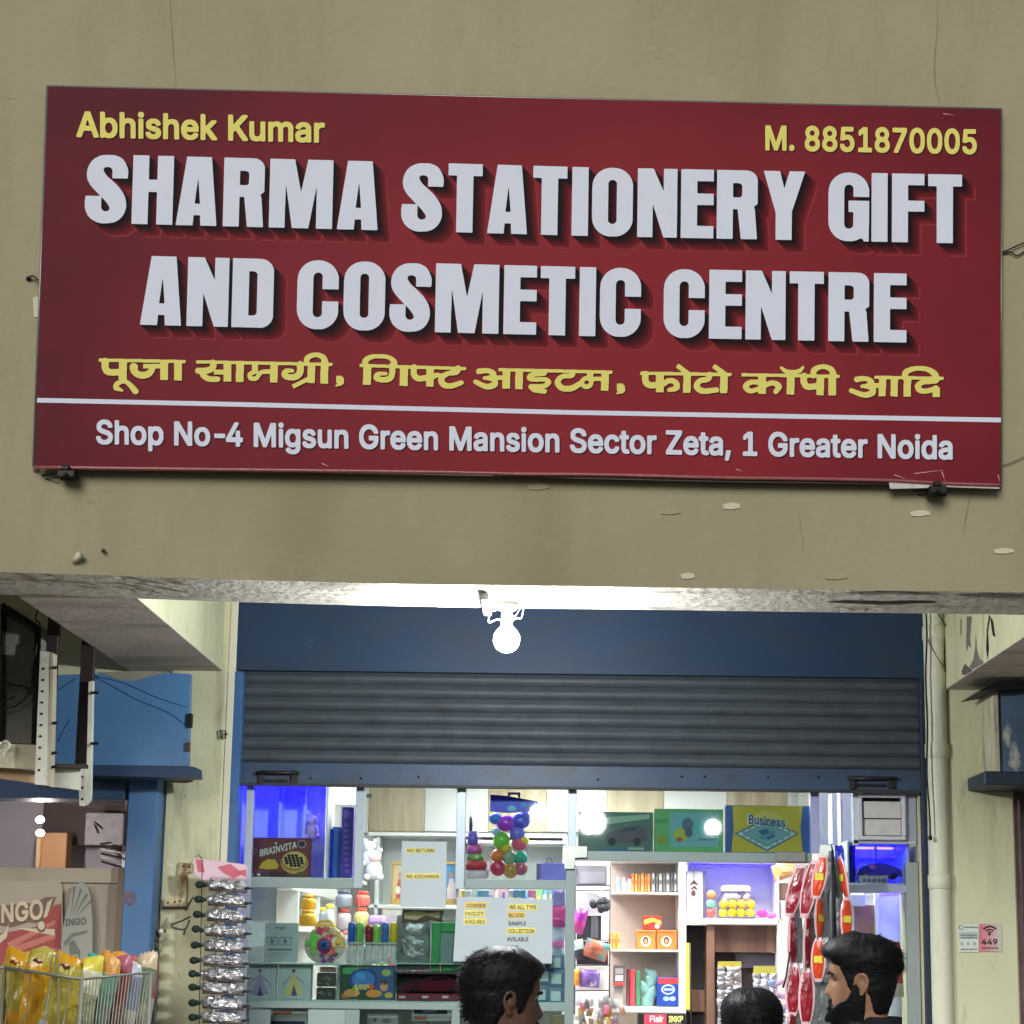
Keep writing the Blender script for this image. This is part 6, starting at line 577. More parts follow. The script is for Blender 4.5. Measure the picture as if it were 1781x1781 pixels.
# ================================================================== LEFT NEIGHBOUR: STEEL BOX, BRACKET, WINDOW
T = Thing('neighbour_shutter_box', 'bright blue steel shutter box on the left behind the slotted brackets', 'shutter box')
YB = 1.62
a = T.part('box'); a.ppx([(92, 1174), (160, 1172), (235, 1168), (330, 1172), (326, 1334), (94, 1330)], YB, .05, SKYBL)
for pts in (((166, 1178), (200, 1196), (240, 1218), (290, 1238), (322, 1260)), ((166, 1176), (215, 1188), (270, 1212), (324, 1230)), ((96, 1204), (132, 1180)), ((100, 1290), (122, 1250))):
    a.tube(cpx([(x, y, YB-.0005) for x, y in pts], 5), .0024, M('crease blue', (38, 84, 138), .5), 5)
a.ppx([(164, 1169), (236, 1167), (300, 1168), (262, 1176), (236, 1184), (210, 1183), (180, 1172)], YB-.002, .003, M('dusty patch', (138, 134, 118), .9, .1, 8))
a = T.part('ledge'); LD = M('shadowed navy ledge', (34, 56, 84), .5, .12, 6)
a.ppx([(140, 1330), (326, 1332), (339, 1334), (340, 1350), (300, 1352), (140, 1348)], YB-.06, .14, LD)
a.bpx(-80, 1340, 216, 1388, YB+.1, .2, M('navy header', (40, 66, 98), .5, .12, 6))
a = T.part('latch'); a.bpx(327, 1240, 333, 1265, YB-.02, .03, BLACK, .002); a.bpx(325, 1290, 329, 1306, YB-.02, .03, RUST, .002)
T.done()
T = Thing('shop_pillar', 'blue painted steel pillar beside the neighbour shop window', 'pillar')
a = T.part('post'); a.bpx(213, 1352, 264, 1790, 1.74, .16, M('blue steel post', (70, 108, 152), .5, .08, 4, bump=.08, stain=(96, 100, 106), stain_amt=.55, stain_scale=(4, 4, 2.5), stain_lo=.52, stain_hi=.7), .004)
xa, xb, _, _ = RC(213, 1400, 264, 1500, 1.74); a.box(xa, xb, 1.74, 1.9, .13, P(230, 1785, 1.74).z, M('blue steel post', (0, 0, 0)))
a = T.part('rust_spot'); a.disc(225, 1562, 12, 13, 1.7385, M('rust stain', (104, 92, 110), .8, .4, 60), 14)
T.done()
# slotted angle bracket carrying a dark mesh cabinet
T = Thing('slotted_bracket', 'white slotted steel angle bracket with dark brown hangers at the left edge', 'bracket')
h = T.part('hanger'); h.bpx(76, 1040, 96, 1340, 1.12, .03, BROWNP, .002)
h = T.part('hanger'); h.bpx(137, 1080, 160, 1330, 1.30, .03, BROWNP, .002)
a = T.part('slotted_angle'); a.ppx([(70, 1132), (88, 1134), (83, 1366), (60, 1364)], 1.06, .005, ANGLE); a.ppx([(88, 1134), (93, 1136), (88, 1368), (83, 1366)], 1.058, .05, M('angle side', (176, 168, 146), .6))
for k in range(10): 
    y = 1163+k*19.6; a.disc(75.5-k*.85, y, 2.6, 2.2, 1.0575, BLACK, 10)
for y in (1162, 1258, 1310, 1334): a.tube([P(92, y, 1.07), P(98, y-1, 1.05)], .006, BLACK, 6)
a = T.part('slotted_angle'); a.ppx([(154, 1186), (161, 1184), (157, 1390), (149, 1400)], 1.27, .03, ANGLE); a.ppx([(136, 1334), (150, 1334), (148, 1402), (138, 1401)], 1.265, .005, ANGLE)
for y in (1351, 1370, 1390): a.disc(143, y, 2.4, 2.4, 1.2635, BLACK, 10)
for y in (1205, 1293): a.tube([P(159, y, 1.27), P(170, y, 1.24)], .006, BLACK, 6)
a = T.part('crosspiece'); a.ppx([(-60, 1290), (63, 1296), (62, 1338), (-60, 1332)], 1.1, .03, M('cement splashed angle', (192, 186, 160), .85, .1, 14, bump=.6, bscale=50)); a.ppx([(-60, 1330), (60, 1340), (60, 1362), (-60, 1346)], 1.16, .03, M('tan batten', (190, 158, 124), .8, .1))
a = T.part('crosspiece'); a.ppx([(86, 1334), (140, 1336), (138, 1374), (82, 1366)], 1.16, .02, ANGLE); a.ppx([(86, 1328), (150, 1329), (150, 1336), (86, 1334)], 1.12, .03, BROWNP)
T.done()
T = Thing('mesh_cabinet', 'dark grey mesh sided outdoor cabinet on the bracket at the left edge', 'cabinet')
MESH = M('dark mesh', (128, 126, 118), .8, .1, 120, bump=.6, bscale=300)
a = T.part('side_panel'); a.ppx([(6, 1058), (14, 1052), (66, 1085), (62, 1294), (4, 1290)], 1.18, .25, MESH)
a = T.part('frame'); FRM = M('black frame', (34, 32, 30), .5)
a.tube([P(6, 1050, 1.17), P(3, 1290, 1.17)], .012, FRM, 6); a.tube([P(5, 1058, 1.17), P(66, 1096, 1.17)], .016, FRM, 6); a.tube([P(66, 1090, 1.17), P(60, 1294, 1.17)], .014, FRM, 6)
T.done()
b = MB()
for pts in (((0, 1176), (20, 1190), (44, 1194), (62, 1200)), ((0, 1198), (22, 1192), (46, 1196), (66, 1222)), ((0, 1236), (30, 1226), (52, 1200), (58, 1160), (64, 1120)), ((66, 1060), (62, 1078), (70, 1090), (68, 1160), (66, 1200)), ((0, 1224), (16, 1216), (26, 1212))):
    b.tube(cpx([(x, y, 1.14) for x, y in pts], 6), .0035, M('grey cable', (52, 50, 46), .6), 6)
one('loose_cable', 'tangle of dark cables across the grey mesh cabinet', 'cable', b)
b = MB(); b.tube(cpx([(0, 1300, 1.05), (8, 1290, 1.04), (16, 1296, 1.04), (8, 1306, 1.04), (4, 1314, 1.04)], 6), .008, M('white rag', (190, 186, 170), .8, .1), 6); one('cable_knot', 'pale knotted cable end lying on the left crosspiece', 'cable', b)
# conduits beside the window
b = MB(); x = P(267, 1560, 1.86); b.tube([P(269, 1352, 1.86), P(266, 1560, 1.86), P(263, 1781, 1.86), P(262, 1900, 1.86)], .008, M('white conduit', (196, 194, 176), .6, .1, 10), 8); one('conduit', 'thin whitish conduit down the edge of the cream pillar', 'conduit', b)
b = MB(); b.tube([P(281, 1352, 1.85), P(279, 1420, 1.85), P(274, 1500, 1.85), P(270, 1600, 1.85), P(272, 1700, 1.85), P(267, 1790, 1.85), P(266, 1900, 1.85)], [.013, .011, .012, .013, .010, .010, .01], M('scabby dark pipe', (96, 92, 82), .7, .3, 14, bump=.5, stain=(40, 40, 42), stain_amt=.9, stain_scale=(14, 14, 6)), 8); one('conduit', 'scabby dark pipe beside the thin white conduit', 'conduit', b)
b = MB(); b.tube([P(255, 1621, 1.83), P(289, 1619, 1.83)], .007, RUST, 6); b.ball(P(280, 1620, 1.82), .012, .01, .012, ANGLE, 8, 6); one('pipe_clip', 'small rusty pipe clip with a bright screw', 'clip', b)
b = MB(); b.bpx(293, 1350, 334, 1358, YW-.06, .03, RUST, .002); one('wall_bar', 'short rusty flat bar below the blue box at the pillar top', 'bar', b)
# window of the left shop
T = Thing('neighbour_window', 'dim shop window above a tan board on the left', 'window')
a = T.part('pane'); xa, xb, za, zb2 = RC(-400, 1386, 214, 1508, 1.84); a.box(xa, xb, 1.84, 1.846, za, zb2, clear('dusty glass', (214, 210, 208), .07, .02))
a = T.part('board'); a.bpx(-400, 1508, 211, 1900, 1.82, .03, WOODT, .003); a.bpx(-400, 1507, 209, 1533, 1.81, .01, M('tan top rail', (166, 154, 136), .7, .08, 5), .003); a.bpx(195, 1508, 211, 1900, 1.808, .012, M('brown edge strip', (140, 122, 106), .7), .002)
xa, xb, _, _ = RC(-400, 1508, 211, 1900, 1.82); a.box(xa, xb, 1.82, 1.85, .13, P(0, 1895, 1.82).z, WOODT)
T.done()
T = Thing('neighbour_interior', 'dim lilac grey room seen through the left window', 'room')
a = T.part('wall'); a.box(-8, -1.75, 3.4, 3.5, .13, 3.3, M('lilac grey wall', (222, 216, 226), .8, .05)); a.box(-1.76, -1.70, 1.95, 3.5, .13, 3.3, M('brown room wall', (104, 88, 82), .8, .1))
a = T.part('wooden_frame'); a.bpx(66, 1448, 115, 1512, 2.98, .1, M('tan timber', (196, 150, 106), .6, .1), .004); a.bpx(62, 1448, 70, 1512, 2.95, .03, M('pale timber', (224, 190, 150), .6), .003)
a = T.part('dark_screen'); a.bpx(74, 1386, 220, 1470, 3.2, .04, M('dark brown screen', (92, 78, 76), .7, .1)); a.bpx(148, 1414, 214, 1470, 2.95, .03, M('grey print panel', (150, 146, 150), .7, .15, 30))
for k in range(7):
    x = 160+random.random()*50; y = 1440+random.random()*40; a.tube([P(x, y, 2.94), P(x+random.uniform(-14, 22), y+random.uniform(-26, 26), 2.94)], .004, BROWNP, 5)
for k in range(5): a.tube([P(176, 1470+k*7, 2.94), P(212, 1476+k*8, 2.94)], .006, M('white slat', (196, 192, 194), .7) if k % 2 else BROWNP, 5)
for y, nm in ((1424, 'lamp'), (1447, 'lamp')):
    l = T.part('lamp'); l.lathe(P(70, y, 2.4), [(.004, -.018), (.014, -.014), (.019, -.004), (.012, .006), (.004, .010)], M('small lit lamp', (255, 255, 255), .3, 0, emit=950), 14)
T.done()
# posters leaning on the tan board
T = Thing('snack_poster', 'red and tan snack poster with rays and the letters NGO! at the left edge', 'poster')
YP = 1.80
a = T.part('card'); a.ppx([(-120, 1532), (104, 1532), (108, 1540), (112, 1690), (-120, 1690)], YP, .004, M('tan poster', (172, 158, 140), .6, .05))
a = T.part('print'); PR = M('poster red', (158, 72, 68), .6, .05); PR2 = M('poster pale red', (190, 116, 100), .6); PW = M('poster cream', (206, 190, 160), .6); PB = M('poster brown', (120, 92, 80), .6)
a.sheet([[(94, 1575), (106, 1571), (108, 1690), (-120, 1690), (-120, 1640), (10, 1622), (62, 1612)]], YP-.0008, PR)
for k_, (y0, y1, x1) in enumerate(((1600, 1607, 96), (1622, 1632, 96), (1648, 1660, 100))): a.sheet([[(12+4*k_, 1640+9*k_), (x1, y0), (x1, y1), (18+4*k_, 1650+9*k_)]], YP-.0012, PR2)
a.sheet([[(28, 1614), (95, 1616), (95, 1627), (60, 1621)]], YP-.0016, PW)
a.sheet([[(-60, 1626), (0, 1610), (20, 1613), (50, 1604), (64, 1606), (66, 1602), (70, 1612), (78, 1614), (76, 1596), (92, 1576), (98, 1560), (80, 1560), (60, 1570), (0, 1575), (-60, 1580)]], YP-.0018, PB)
a.text('NGO', 2, 1571, 75, 1606, YP-.0028, PW, -7); a.sheet([[(82, 1570), (92, 1562), (82, 1594), (75, 1597)]], YP-.0028, PW); a.disc(72, 1610, 6, 7.5, YP-.0028, PW)
a.text('NGO', 3, 1572.5, 76.5, 1608, YP-.0024, M('poster shadow', (96, 70, 60), .6), -7); a.disc(72, 1613, 8, 9, YP-.0022, PB)
a.sheet([[(-20, 1640), (8, 1622), (15, 1606), (12, 1630), (-6, 1646)]], YP-.0026, PW)
T.done()
T = Thing('paper_standee', 'grey leaf shaped cardboard standee with fanned rays beside the red poster', 'standee')
a = T.part('card'); L = [(108, 1690), (106, 1640), (112, 1600), (118, 1565), (128, 1543), (141, 1533), (152, 1541), (158, 1560), (161, 1600), (161, 1690)]
a.ppx(L, YP-.03, .006, M('grey card', (150, 150, 140), .7, .05), M('card edge', (60, 56, 50), .7))
a = T.part('print'); RY = M('ray grey', (112, 110, 102), .7)
for k in range(9):
    an = rad(-158+k*15); x0, y0 = 122, 1602
    e = [(x0+12*math.cos(an), y0+12*math.sin(an)*.9), (x0+46*math.cos(an), y0+62*math.sin(an)), (x0+46*math.cos(an+.1), y0+62*math.sin(an+.1))]
    e = [(min(159, max(113 if y > 1570 else 121, x)), max(1541, y)) for x, y in e]
    a.sheet([e], YP-.031, RY)
a.text('INGO', 113, 1598, 150, 1611, YP-.0313, M('ray text', (96, 96, 92), .7), -3)
a.sheet([[(110, 1640), (124, 1624), (152, 1618), (152, 1622), (126, 1630), (114, 1646)]], YP-.0311, RY); a.sheet([[(120, 1640), (128, 1634), (140, 1655), (136, 1690), (124, 1690)]], YP-.0311, RY)
T.done()
# ================================================================== SNACK RACK
T = Thing('snack_rack', 'grey wire snack rack filled with packets at the lower left', 'rack')
WIRE = M('grey rack wire', (142, 140, 128), .45, .1, 20, metal=.4)
A0, A1, A2 = P(8, 1683, 1.25), P(142, 1703, .86), P(262, 1691, 1.18)
a = T.part('top_rail'); a.tube([A0, A1, A2], .006, WIRE, 6); a.tube([P(-90, 1668, 1.5), A0], .006, WIRE, 6)
B1, B2 = Vector((A1.x-.012, A1.y, 1.2)), Vector((A2.x-.03, A2.y, 1.22)); B0 = Vector((A0.x, A0.y, 1.2))
a = T.part('lower_rail'); a.tube([B0, B1, B2], .006, WIRE, 6)
a = T.part('wire'); 
for k in range(21):
    t = (k+.5)/21; p0, p1 = A1.lerp(A2, t), B1.lerp(B2, t); a.tube([p0, p1, Vector((p1.x, p1.y, .3))], .0021, WIRE, 5)
for t in (.1, .36, .62, .86):
    p0, p1 = A0.lerp(A1, t), B0.lerp(B1, t); a.tube([p0, p1-Vector((.02, 0, 0)), Vector((p1.x-.02, p1.y, .3))], .0027, WIRE, 5)
h = T.part('hook'); h.tube(cpx([(88, 1690, .99), (89, 1670, .98), (97, 1661, .98), (103, 1668, .98), (102, 1700, .98), (101, 1800, .98)], 5), .003, WIRE, 6)
lg = T.part('leg')
for p in (A0, A1, A2): lg.tube([p, Vector((p.x, p.y, .13))], .008, WIRE, 6)
lg.tube([Vector((A0.x, A0.y, .3)), Vector((A1.x, A1.y, .3)), Vector((A2.x, A2.y, .3))], .006, WIRE, 6)
sf = T.part('shelf');
sf.add([(A0.x, A0.y+.02, 1.05), (A1.x, A1.y+.02, 1.05), (A2.x, A2.y+.02, 1.05), (A2.x-.1, A2.y+.25, 1.05), (A0.x, A0.y+.3, 1.05)], [(0, 1, 2, 3, 4)], WIRE)
T.done()
def foil(r, g, b, **k): return M('foil %d %d %d' % (r, g, b), (r, g, b), .28, .16, 9, bump=.8, bscale=13, coat=.4, stain=(min(255, r+40), min(255, g+40), min(255, b+46)), stain_amt=.5, stain_scale=(20, 20, 14), stain_lo=.55, stain_hi=.62, **k)
GOLD, GOLD2 = foil(186, 138, 30), foil(158, 146, 54)
def packet(lab, x, yt, yb, wpx, Y, mats, cuts, tilt=0.0, name='snack_packet', th=.04, seed=1, grp='snack packets in the wire rack', extra=None):
    Y += .13; t = Thing(name, lab, 'packet', grp); c = P(x, (yt+yb)/2, Y); top = P(x, yt, Y); h = (top-c).length
    w_ = (P(x+wpx/2, (yt+yb)/2, Y)-c).length; up = Vector((math.sin(tilt), -.12, math.cos(tilt))).normalized(); ax = Vector((math.cos(tilt), 0, -math.sin(tilt)))
    a = t.part('pouch'); a.pillow(c, ax*w_, up*h, (0.05+.12*math.sin(seed*2.3), -1, .1), th, mats, cuts, wr=.55, seed=seed, zig=seed % 3 == 0, peak=(.7, -.6, .3, -.8, .5)[seed % 5])
    if extra: extra(t, c, ax, up, w_, h, th)
    t.done()
def logo(t, c, ax, up, w_, h, th):
    a = t.part('print'); n = Vector((0, -1, 0)); o = c+up*h*.74+n*(th*.72)
    a.ball(o, w_*.22, .004, h*.04, M('white logo', (226, 214, 196), .4), 12, 6); a.tube(crv([o+ax*(-w_*.3)+n*.005, o+up*h*.04+n*.006-ax*w_*.1, o-up*h*.03+n*.006, o+ax*w_*.3+n*.005]), .005, M('red brown logo', (120, 50, 30), .4), 5)
packet('golden yellow snack packet at the very left edge of the wire rack', 26, 1655, 1795, 56, 1.16, [GOLD, GOLD2, GOLD], (.25, .8), .07, seed=1, extra=logo)
packet('golden yellow snack packet second from the left in the wire rack', 64, 1652, 1795, 52, 1.06, [GOLD, GOLD, GOLD2], (.3, .82), .10, seed=2, extra=logo)
packet('golden yellow snack packet by the rack corner, behind the wire hook', 112, 1662, 1798, 56, .95, [GOLD2, GOLD2, GOLD], (.45, .86), .08, seed=3, extra=logo)
packet('silver bottomed dull yellow packet low between the golden packets', 88, 1722, 1800, 36, 1.0, [foil(170, 172, 170), GOLD2], (.3,), .18, seed=4)
packet('yellow and white snack packet leaning on the rack corner', 148, 1664, 1790, 46, 1.0, [foil(150, 150, 110), foil(200, 200, 170), foil(200, 186, 70)], (.5, .8), .22, seed=5)
packet('orange topped green snack packet right of the rack corner', 176, 1660, 1795, 48, 1.06, [foil(96, 120, 100), foil(84, 136, 112), foil(190, 136, 62)], (.35, .78), .26, seed=6)
packet('dark red and brown snack packet in the middle of the right rack side', 202, 1664, 1795, 40, 1.14, [foil(120, 84, 78), foil(130, 56, 60), foil(160, 90, 106)], (.4, .8), .2, seed=7)
packet('blue grey snack packet with clear window near the right rack end', 222, 1672, 1795, 40, 1.2, [foil(170, 166, 156), foil(104, 118, 146), foil(190, 190, 198)], (.3, .8), .16, seed=8)
packet('green snack packet with white and orange top at the right rack end', 244, 1658, 1795, 42, 1.26, [foil(150, 146, 130), foil(104, 122, 100), foil(190, 170, 140)], (.35, .82), .2, seed=9)
packet('teal topped packet peeping over behind the rack corner', 122, 1664, 1740, 44, 1.32, [foil(120, 170, 150), foil(84, 150, 132)], (.6,), -.1, seed=10)
packet('small teal and white packet behind the orange topped one', 164, 1662, 1740, 40, 1.38, [foil(180, 190, 180), foil(70, 160, 150)], (.7,), .1, seed=11)
packet('orange pointed packet top behind the right rack side', 197, 1656, 1740, 34, 1.4, [foil(200, 150, 90), foil(214, 150, 72)], (.6,), .3, seed=12)
packet('pink packet top behind the dark red packet', 214, 1666, 1745, 34, 1.36, [foil(200, 120, 150), foil(220, 130, 160)], (.6,), -.15, seed=13)
packet('pale yellow packet top with a dark mark behind the golden packets', 84, 1660, 1745, 44, 1.3, [foil(216, 196, 90), foil(226, 206, 100)], (.6,), .05, seed=14)
packet('crumpled silver and yellow packet standing between the two leftmost golden packets', 45, 1664, 1795, 40, 1.22, [foil(170, 170, 160), foil(190, 170, 60)], (.45,), -.12, seed=15)
packet('clear and orange packet wedged behind the rack corner', 132, 1668, 1795, 38, 1.12, [foil(186, 180, 160), foil(190, 120, 50)], (.7,), .02, seed=16)
packet('white and green packet between the green and the dark red packets', 190, 1668, 1795, 34, 1.2, [foil(196, 196, 186), foil(100, 140, 110)], (.55,), .3, seed=17)
packet('silver and red packet between the blue grey and the green packets', 234, 1668, 1795, 34, 1.3, [foil(180, 180, 180), foil(170, 90, 90)], (.6,), .1, seed=18)
packet('dull red packet half hidden at the far right corner of the rack', 254, 1676, 1795, 30, 1.3, [foil(160, 160, 150), foil(160, 80, 84)], (.5,), .14, seed=19)
# ================================================================== SACHET STRIP, BRACKET PLATE
T = Thing('sachet_strip', 'hanging strip of silver sachets with dark green ends by the left pillar', 'sachet strip')
YS = 1.72
a = T.part('header_card'); a.ppx([(336, 1492), (430, 1504), (428, 1532), (352, 1530), (338, 1520)], YS, .003, M('pink white card', (216, 184, 196), .5, .05)); 
for pts in ([(340, 1494), (352, 1496), (356, 1518), (344, 1516)], [(378, 1508), (400, 1502), (424, 1520), (406, 1528), (388, 1518)], [(410, 1516), (428, 1512), (428, 1526)]): a.sheet([pts], YS-.0008, M('pink red print', (196, 96, 112), .5))
ys = [1539, 1565, 1592, 1618, 1644, 1670, 1695, 1718, 1744, 1769, 1795]
for k, y in enumerate(ys):
    xl = 352-2*min(k, 6); xr = 436-k*.6
    s = T.part('sachet'); L, R = P(xl+8, y-2, YS-.03), P(xr-8, y+4, YS-.03); d = (R-L); 
    pts = [L+d*t+Vector((0, 0, random.uniform(-.003, .003))) for t in (0, .05, .12, .2, .28, .36, .45, .54, .63, .72, .8, .88, .95, 1)]
    s.tube(pts, [.004]+[r_*random.uniform(.8, 1.12) for r_ in (.018, .025, .028, .029, .028, .03, .028, .03, .028, .028, .025, .017)]+[.004], CHROME, 9); s.sm = [False]*len(s.sm)
    for w_ in range(5): t_ = random.uniform(.1, .85); o_ = L+d*t_+Vector((0, -.026, random.uniform(-.01, .018))); s.tube([o_, o_+d*.08+Vector((0, -.004, random.uniform(-.012, .012))), o_+d*.15], [.001, .004, .001], CHROME, 5); s.ppx([(xl+14, y-16), (xr-4, y-12), (xr-1, y-6), (xr-3, y+1), (xl+10, y-4)], YS-.012, .002, FILM)
    s.tube([P(xr-10, y+6, YS-.03), P(xr+4, y+6, YS-.03)], [.009, .003], M('dark tip', (40, 42, 44), .5), 6)
    s.tube([P(xl+12, y+8, YS-.05), P(xr-6, y+12, YS-.05)], .005, M('brown contents', (78, 66, 60), .6, .4, 60), 6)
    c = s.sub('cap'); c.ball(P(xl-5, y-1+random.uniform(-2, 2), YS-.03), .019, .010, .016, M('dark green leaf cap', (20, 42, 34), .7, .4, 40, bump=.8, bscale=90), 8, 6); c.tube([P(xl+2, y, YS-.03), P(xl+10, y, YS-.03)], [.012, .004], M('dark green leaf cap', (0, 0, 0)), 8)
st = T.part('string'); st.tube([P(352, 1495, YS), P(346, 1800, YS)], .002, BLACK, 4); st.tube([P(424, 1530, YS), P(428, 1800, YS)], .002, WHITE, 4); st.tube([P(352, 1495, YS), P(345, 1486, YW-.04)], .002, BLACK, 4)
T.done()
b = MB(); YPL = YW-.046; RP = M('rust streaked plate', (196, 182, 142), .7, .1, 12, stain=(104, 70, 36), stain_amt=.9, stain_scale=(12, 12, 5), stain_lo=.45, stain_hi=.55)
b.ppx([(311, 1500), (336, 1502), (335, 1516), (326, 1518), (323, 1576), (285, 1577), (284, 1563), (306, 1560)], YPL, .012, RP)
for x, y in ((319, 1506), (330, 1508), (292, 1570), (304, 1569), (313, 1567)): b.disc(x, y, 2, 2, YPL-.001, BLACK, 8)
b.tube([P(282, 1578, YPL), P(326, 1578, YPL)], .004, RUST, 5)
one('steel_plate', 'rust streaked step shaped steel plate screwed to the left pillar', 'bracket', b)
b = MB(); DG = M('dark grey plastic', (58, 56, 52), .5)
b.tube(cpx([(332, 1594, YS), (315, 1602, YS), (299, 1608, YS), (303, 1614, YS), (322, 1616, YS), (330, 1600, YS)], 4), .004, DG, 6); b.tube([P(322, 1616, YS), P(320, 1626, YS)], .005, DG, 6); b.tube([P(336, 1560, YS), P(322, 1584, YS)], .005, DG, 6)
one('plastic_hanger', 'dark plastic clip sticking out from the sachet strip', 'clip', b)
# ================================================================== SHOP FRONT: GLASS AND MEMBERS
YG = 2.0
FR = M('frosted green grey band', (130, 146, 144), .45, .05, 8); FR2 = M('grey blue upright', (158, 170, 178), .4, .05, 8, metal=.3)
T = Thing('shop_window', 'glazed shop front with grey green bands and door header below the shutter', 'shop window')
def zx(px, Y): return P(px, 1560, Y).x
zt = P(1000, 1362, YG).z; zs = P(800, 1742, YG).z
g = T.part('pane'); g.box(zx(421, YG), zx(624, YG), YG, YG+.008, .35, zt, GLASS); g.box(zx(626, YG), zx(800, YG), YG, YG+.008, .35, zt, GLASS); g.box(zx(804, YG), zx(992, YG), YG, YG+.008, .35, zt, GLASS)
g = T.part('pane'); g.box(zx(1000, YG), zx(1408, YG), YG, YG+.008, P(1200, 1490, YG).z, zt, GLASS)
g = T.part('pane'); g.box(zx(1424, YG), zx(1600, YG), YG, YG+.008, .35, zt, GLASS)
u = T.part('mullion'); u.bpx(617, 1362, 632, 1545, YG-.012, .03, FR2)
u = T.part('mullion'); u.bpx(793, 1362, 809, 1546, YG-.012, .03, FR2)
u = T.part('mullion'); u.bpx(988, 1362, 1003, 1480, YG-.012, .03, FR2); u.bpx(983, 1480, 999, 1800, YG-.012, .03, FR); u.box(zx(983, YG), zx(999, YG), YG-.012, YG+.018, .16, P(990, 1795, YG).z, FR)
u = T.part('mullion'); u.bpx(1410, 1362, 1425, 1484, YG-.012, .03, M('pale blue upright', (160, 164, 206), .4, .03))
u = T.part('jamb'); u.bpx(420, 1362, 434, 1800, YG-.01, .03, M('pale jamb', (170, 176, 190), .4, .05)); u.bpx(1579, 1500, 1600, 1800, YG-.02, .05, M('grey green jamb', (142, 152, 150), .45, .06)); u.bpx(1597, 1375, 1603, 1470, YG-.022, .03, WHITE)
bd = T.part('band'); bd.bpx(432, 1527, 618, 1545, YG-.008, .024, FR); bd.bpx(809, 1530, 985, 1546, YG-.008, .024, FR); bd.bpx(1000, 1482, 1412, 1499, YG-.012, .032, FR); bd.bpx(1468, 1539, 1580, 1553, YG-.01, .03, M('band', (150, 160, 190), .4))
bd.bpx(432, 1744, 984, 1756, YG-.008, .024, FR); bd.bpx(432, 1756, 470, 1800, YG-.006, .02, FR); bd.bpx(600, 1756, 625, 1800, YG-.006, .02, FR); bd.bpx(785, 1756, 800, 1800, YG-.006, .02, FR); bd.bpx(535, 1756, 600, 1800, YG-.004, .016, M('greenish glass strip', (146, 164, 158), .3))
h = T.part('patch_fitting'); h.ppx([(981, 1472), (1021, 1472), (1021, 1491), (1000, 1492), (999, 1511), (982, 1511)], YG-.03, .05, M('satin steel', (176, 178, 170), .35, .04, metal=.5))
h = T.part('patch_fitting'); h.bpx(1349, 1481, 1402, 1499, YG-.03, .05, M('satin grey steel', (140, 144, 140), .35, .04, metal=.5), .004)
fb = T.part('lower_panel'); fb.box(zx(420, YG), zx(990, YG), YG+.02, YG+.05, .16, P(700, 1800, YG).z, WHITE)
T.done()
T = Thing('exhaust_window', 'small white louvred vent window at the top right of the shop front', 'vent')
WG = M('grey white frame', (196, 198, 206), .4, .04)
a = T.part('frame'); Yv = YG-.03
for r_ in ((1493, 1380, 1576, 1387), (1493, 1454, 1576, 1461), (1493, 1387, 1500, 1454), (1569, 1387, 1576, 1454)): a.bpx(*r_, Yv, .06, WG, .003)
a.bpx(1484, 1372, 1493, 1470, Yv+.02, .04, WG); a.bpx(1576, 1374, 1594, 1462, Yv+.02, .04, M('grey side', (150, 154, 170), .4)); a.bpx(1484, 1461, 1594, 1468, Yv+.02, .04, M('grey sill', (170, 174, 186), .4))
l = T.part('louvre'); l.bpx(1502, 1394, 1567, 1423, Yv+.015, .006, M('dusty louvre', (196, 192, 188), .6, .08, 20), .002)
l = T.part('louvre'); l.bpx(1502, 1425, 1567, 1453, Yv+.02, .006, M('dusty louvre', (0, 0, 0)), .002)
k = T.part('back'); k.bpx(1500, 1386, 1569, 1455, Yv+.045, .004, M('dark gap', (70, 66, 76), .7)); T.done()
# ================================================================== INSIDE: lamps, cladding, shelving
def ceiling_light(x, y, lab, e):
    t = Thing('ceiling_light', lab, 'ceiling light', 'ceiling lights in the shop'); a = t.part('frame')
    for x0, x1, y0, y1 in ((-.32, -.3, -.32, .32), (.3, .32, -.32, .32), (-.3, .3, -.32, -.3), (-.3, .3, .3, .32)): a.box(x+x0, x+x1, y+y0, y+y1, 2.735, 2.756, WHITE)
    d = t.part('diffuser'); d.box(x-.3, x+.3, y-.3, y+.3, 2.745, 2.755, M('lit diffuser', (255, 255, 255), .4, 0, emit=e, ecol=(255, 251, 240))); t.done()
ceiling_light(-.55, 2.75, 'square white ceiling panel light near the left display window', 29)
ceiling_light(.75, 2.75, 'square white ceiling panel light near the glass door', 25)
ceiling_light(.1, 4.2, 'square white ceiling panel light at the back of the shop', 40)
T = Thing('wall_cladding', 'upper wall cladding of alternating white and pale wood boards at the back of the shop', 'cladding')
YC = 4.96
for x0, x1, k in ((420, 640, 0), (640, 738, 1), (738, 848, 0), (848, 950, 1), (950, 1055, 0), (1055, 1155, 1), (1155, 1264, 0), (1264, 1370, 1), (1370, 1420, 0), (1420, 1500, 1), (1500, 1600, 0)):
    xa, xb, z0, _ = RC(x0, 1446, x1, 1446.5, YC); a = T.part('board', 'pale wood board' if k else 'glossy white board'); a.box(xa+.001, xb-.001, YC, YC+.05, z0, 2.755, WOODL if k else M('glossy white board', (240, 240, 238), .25, .01), .002)
T.done()
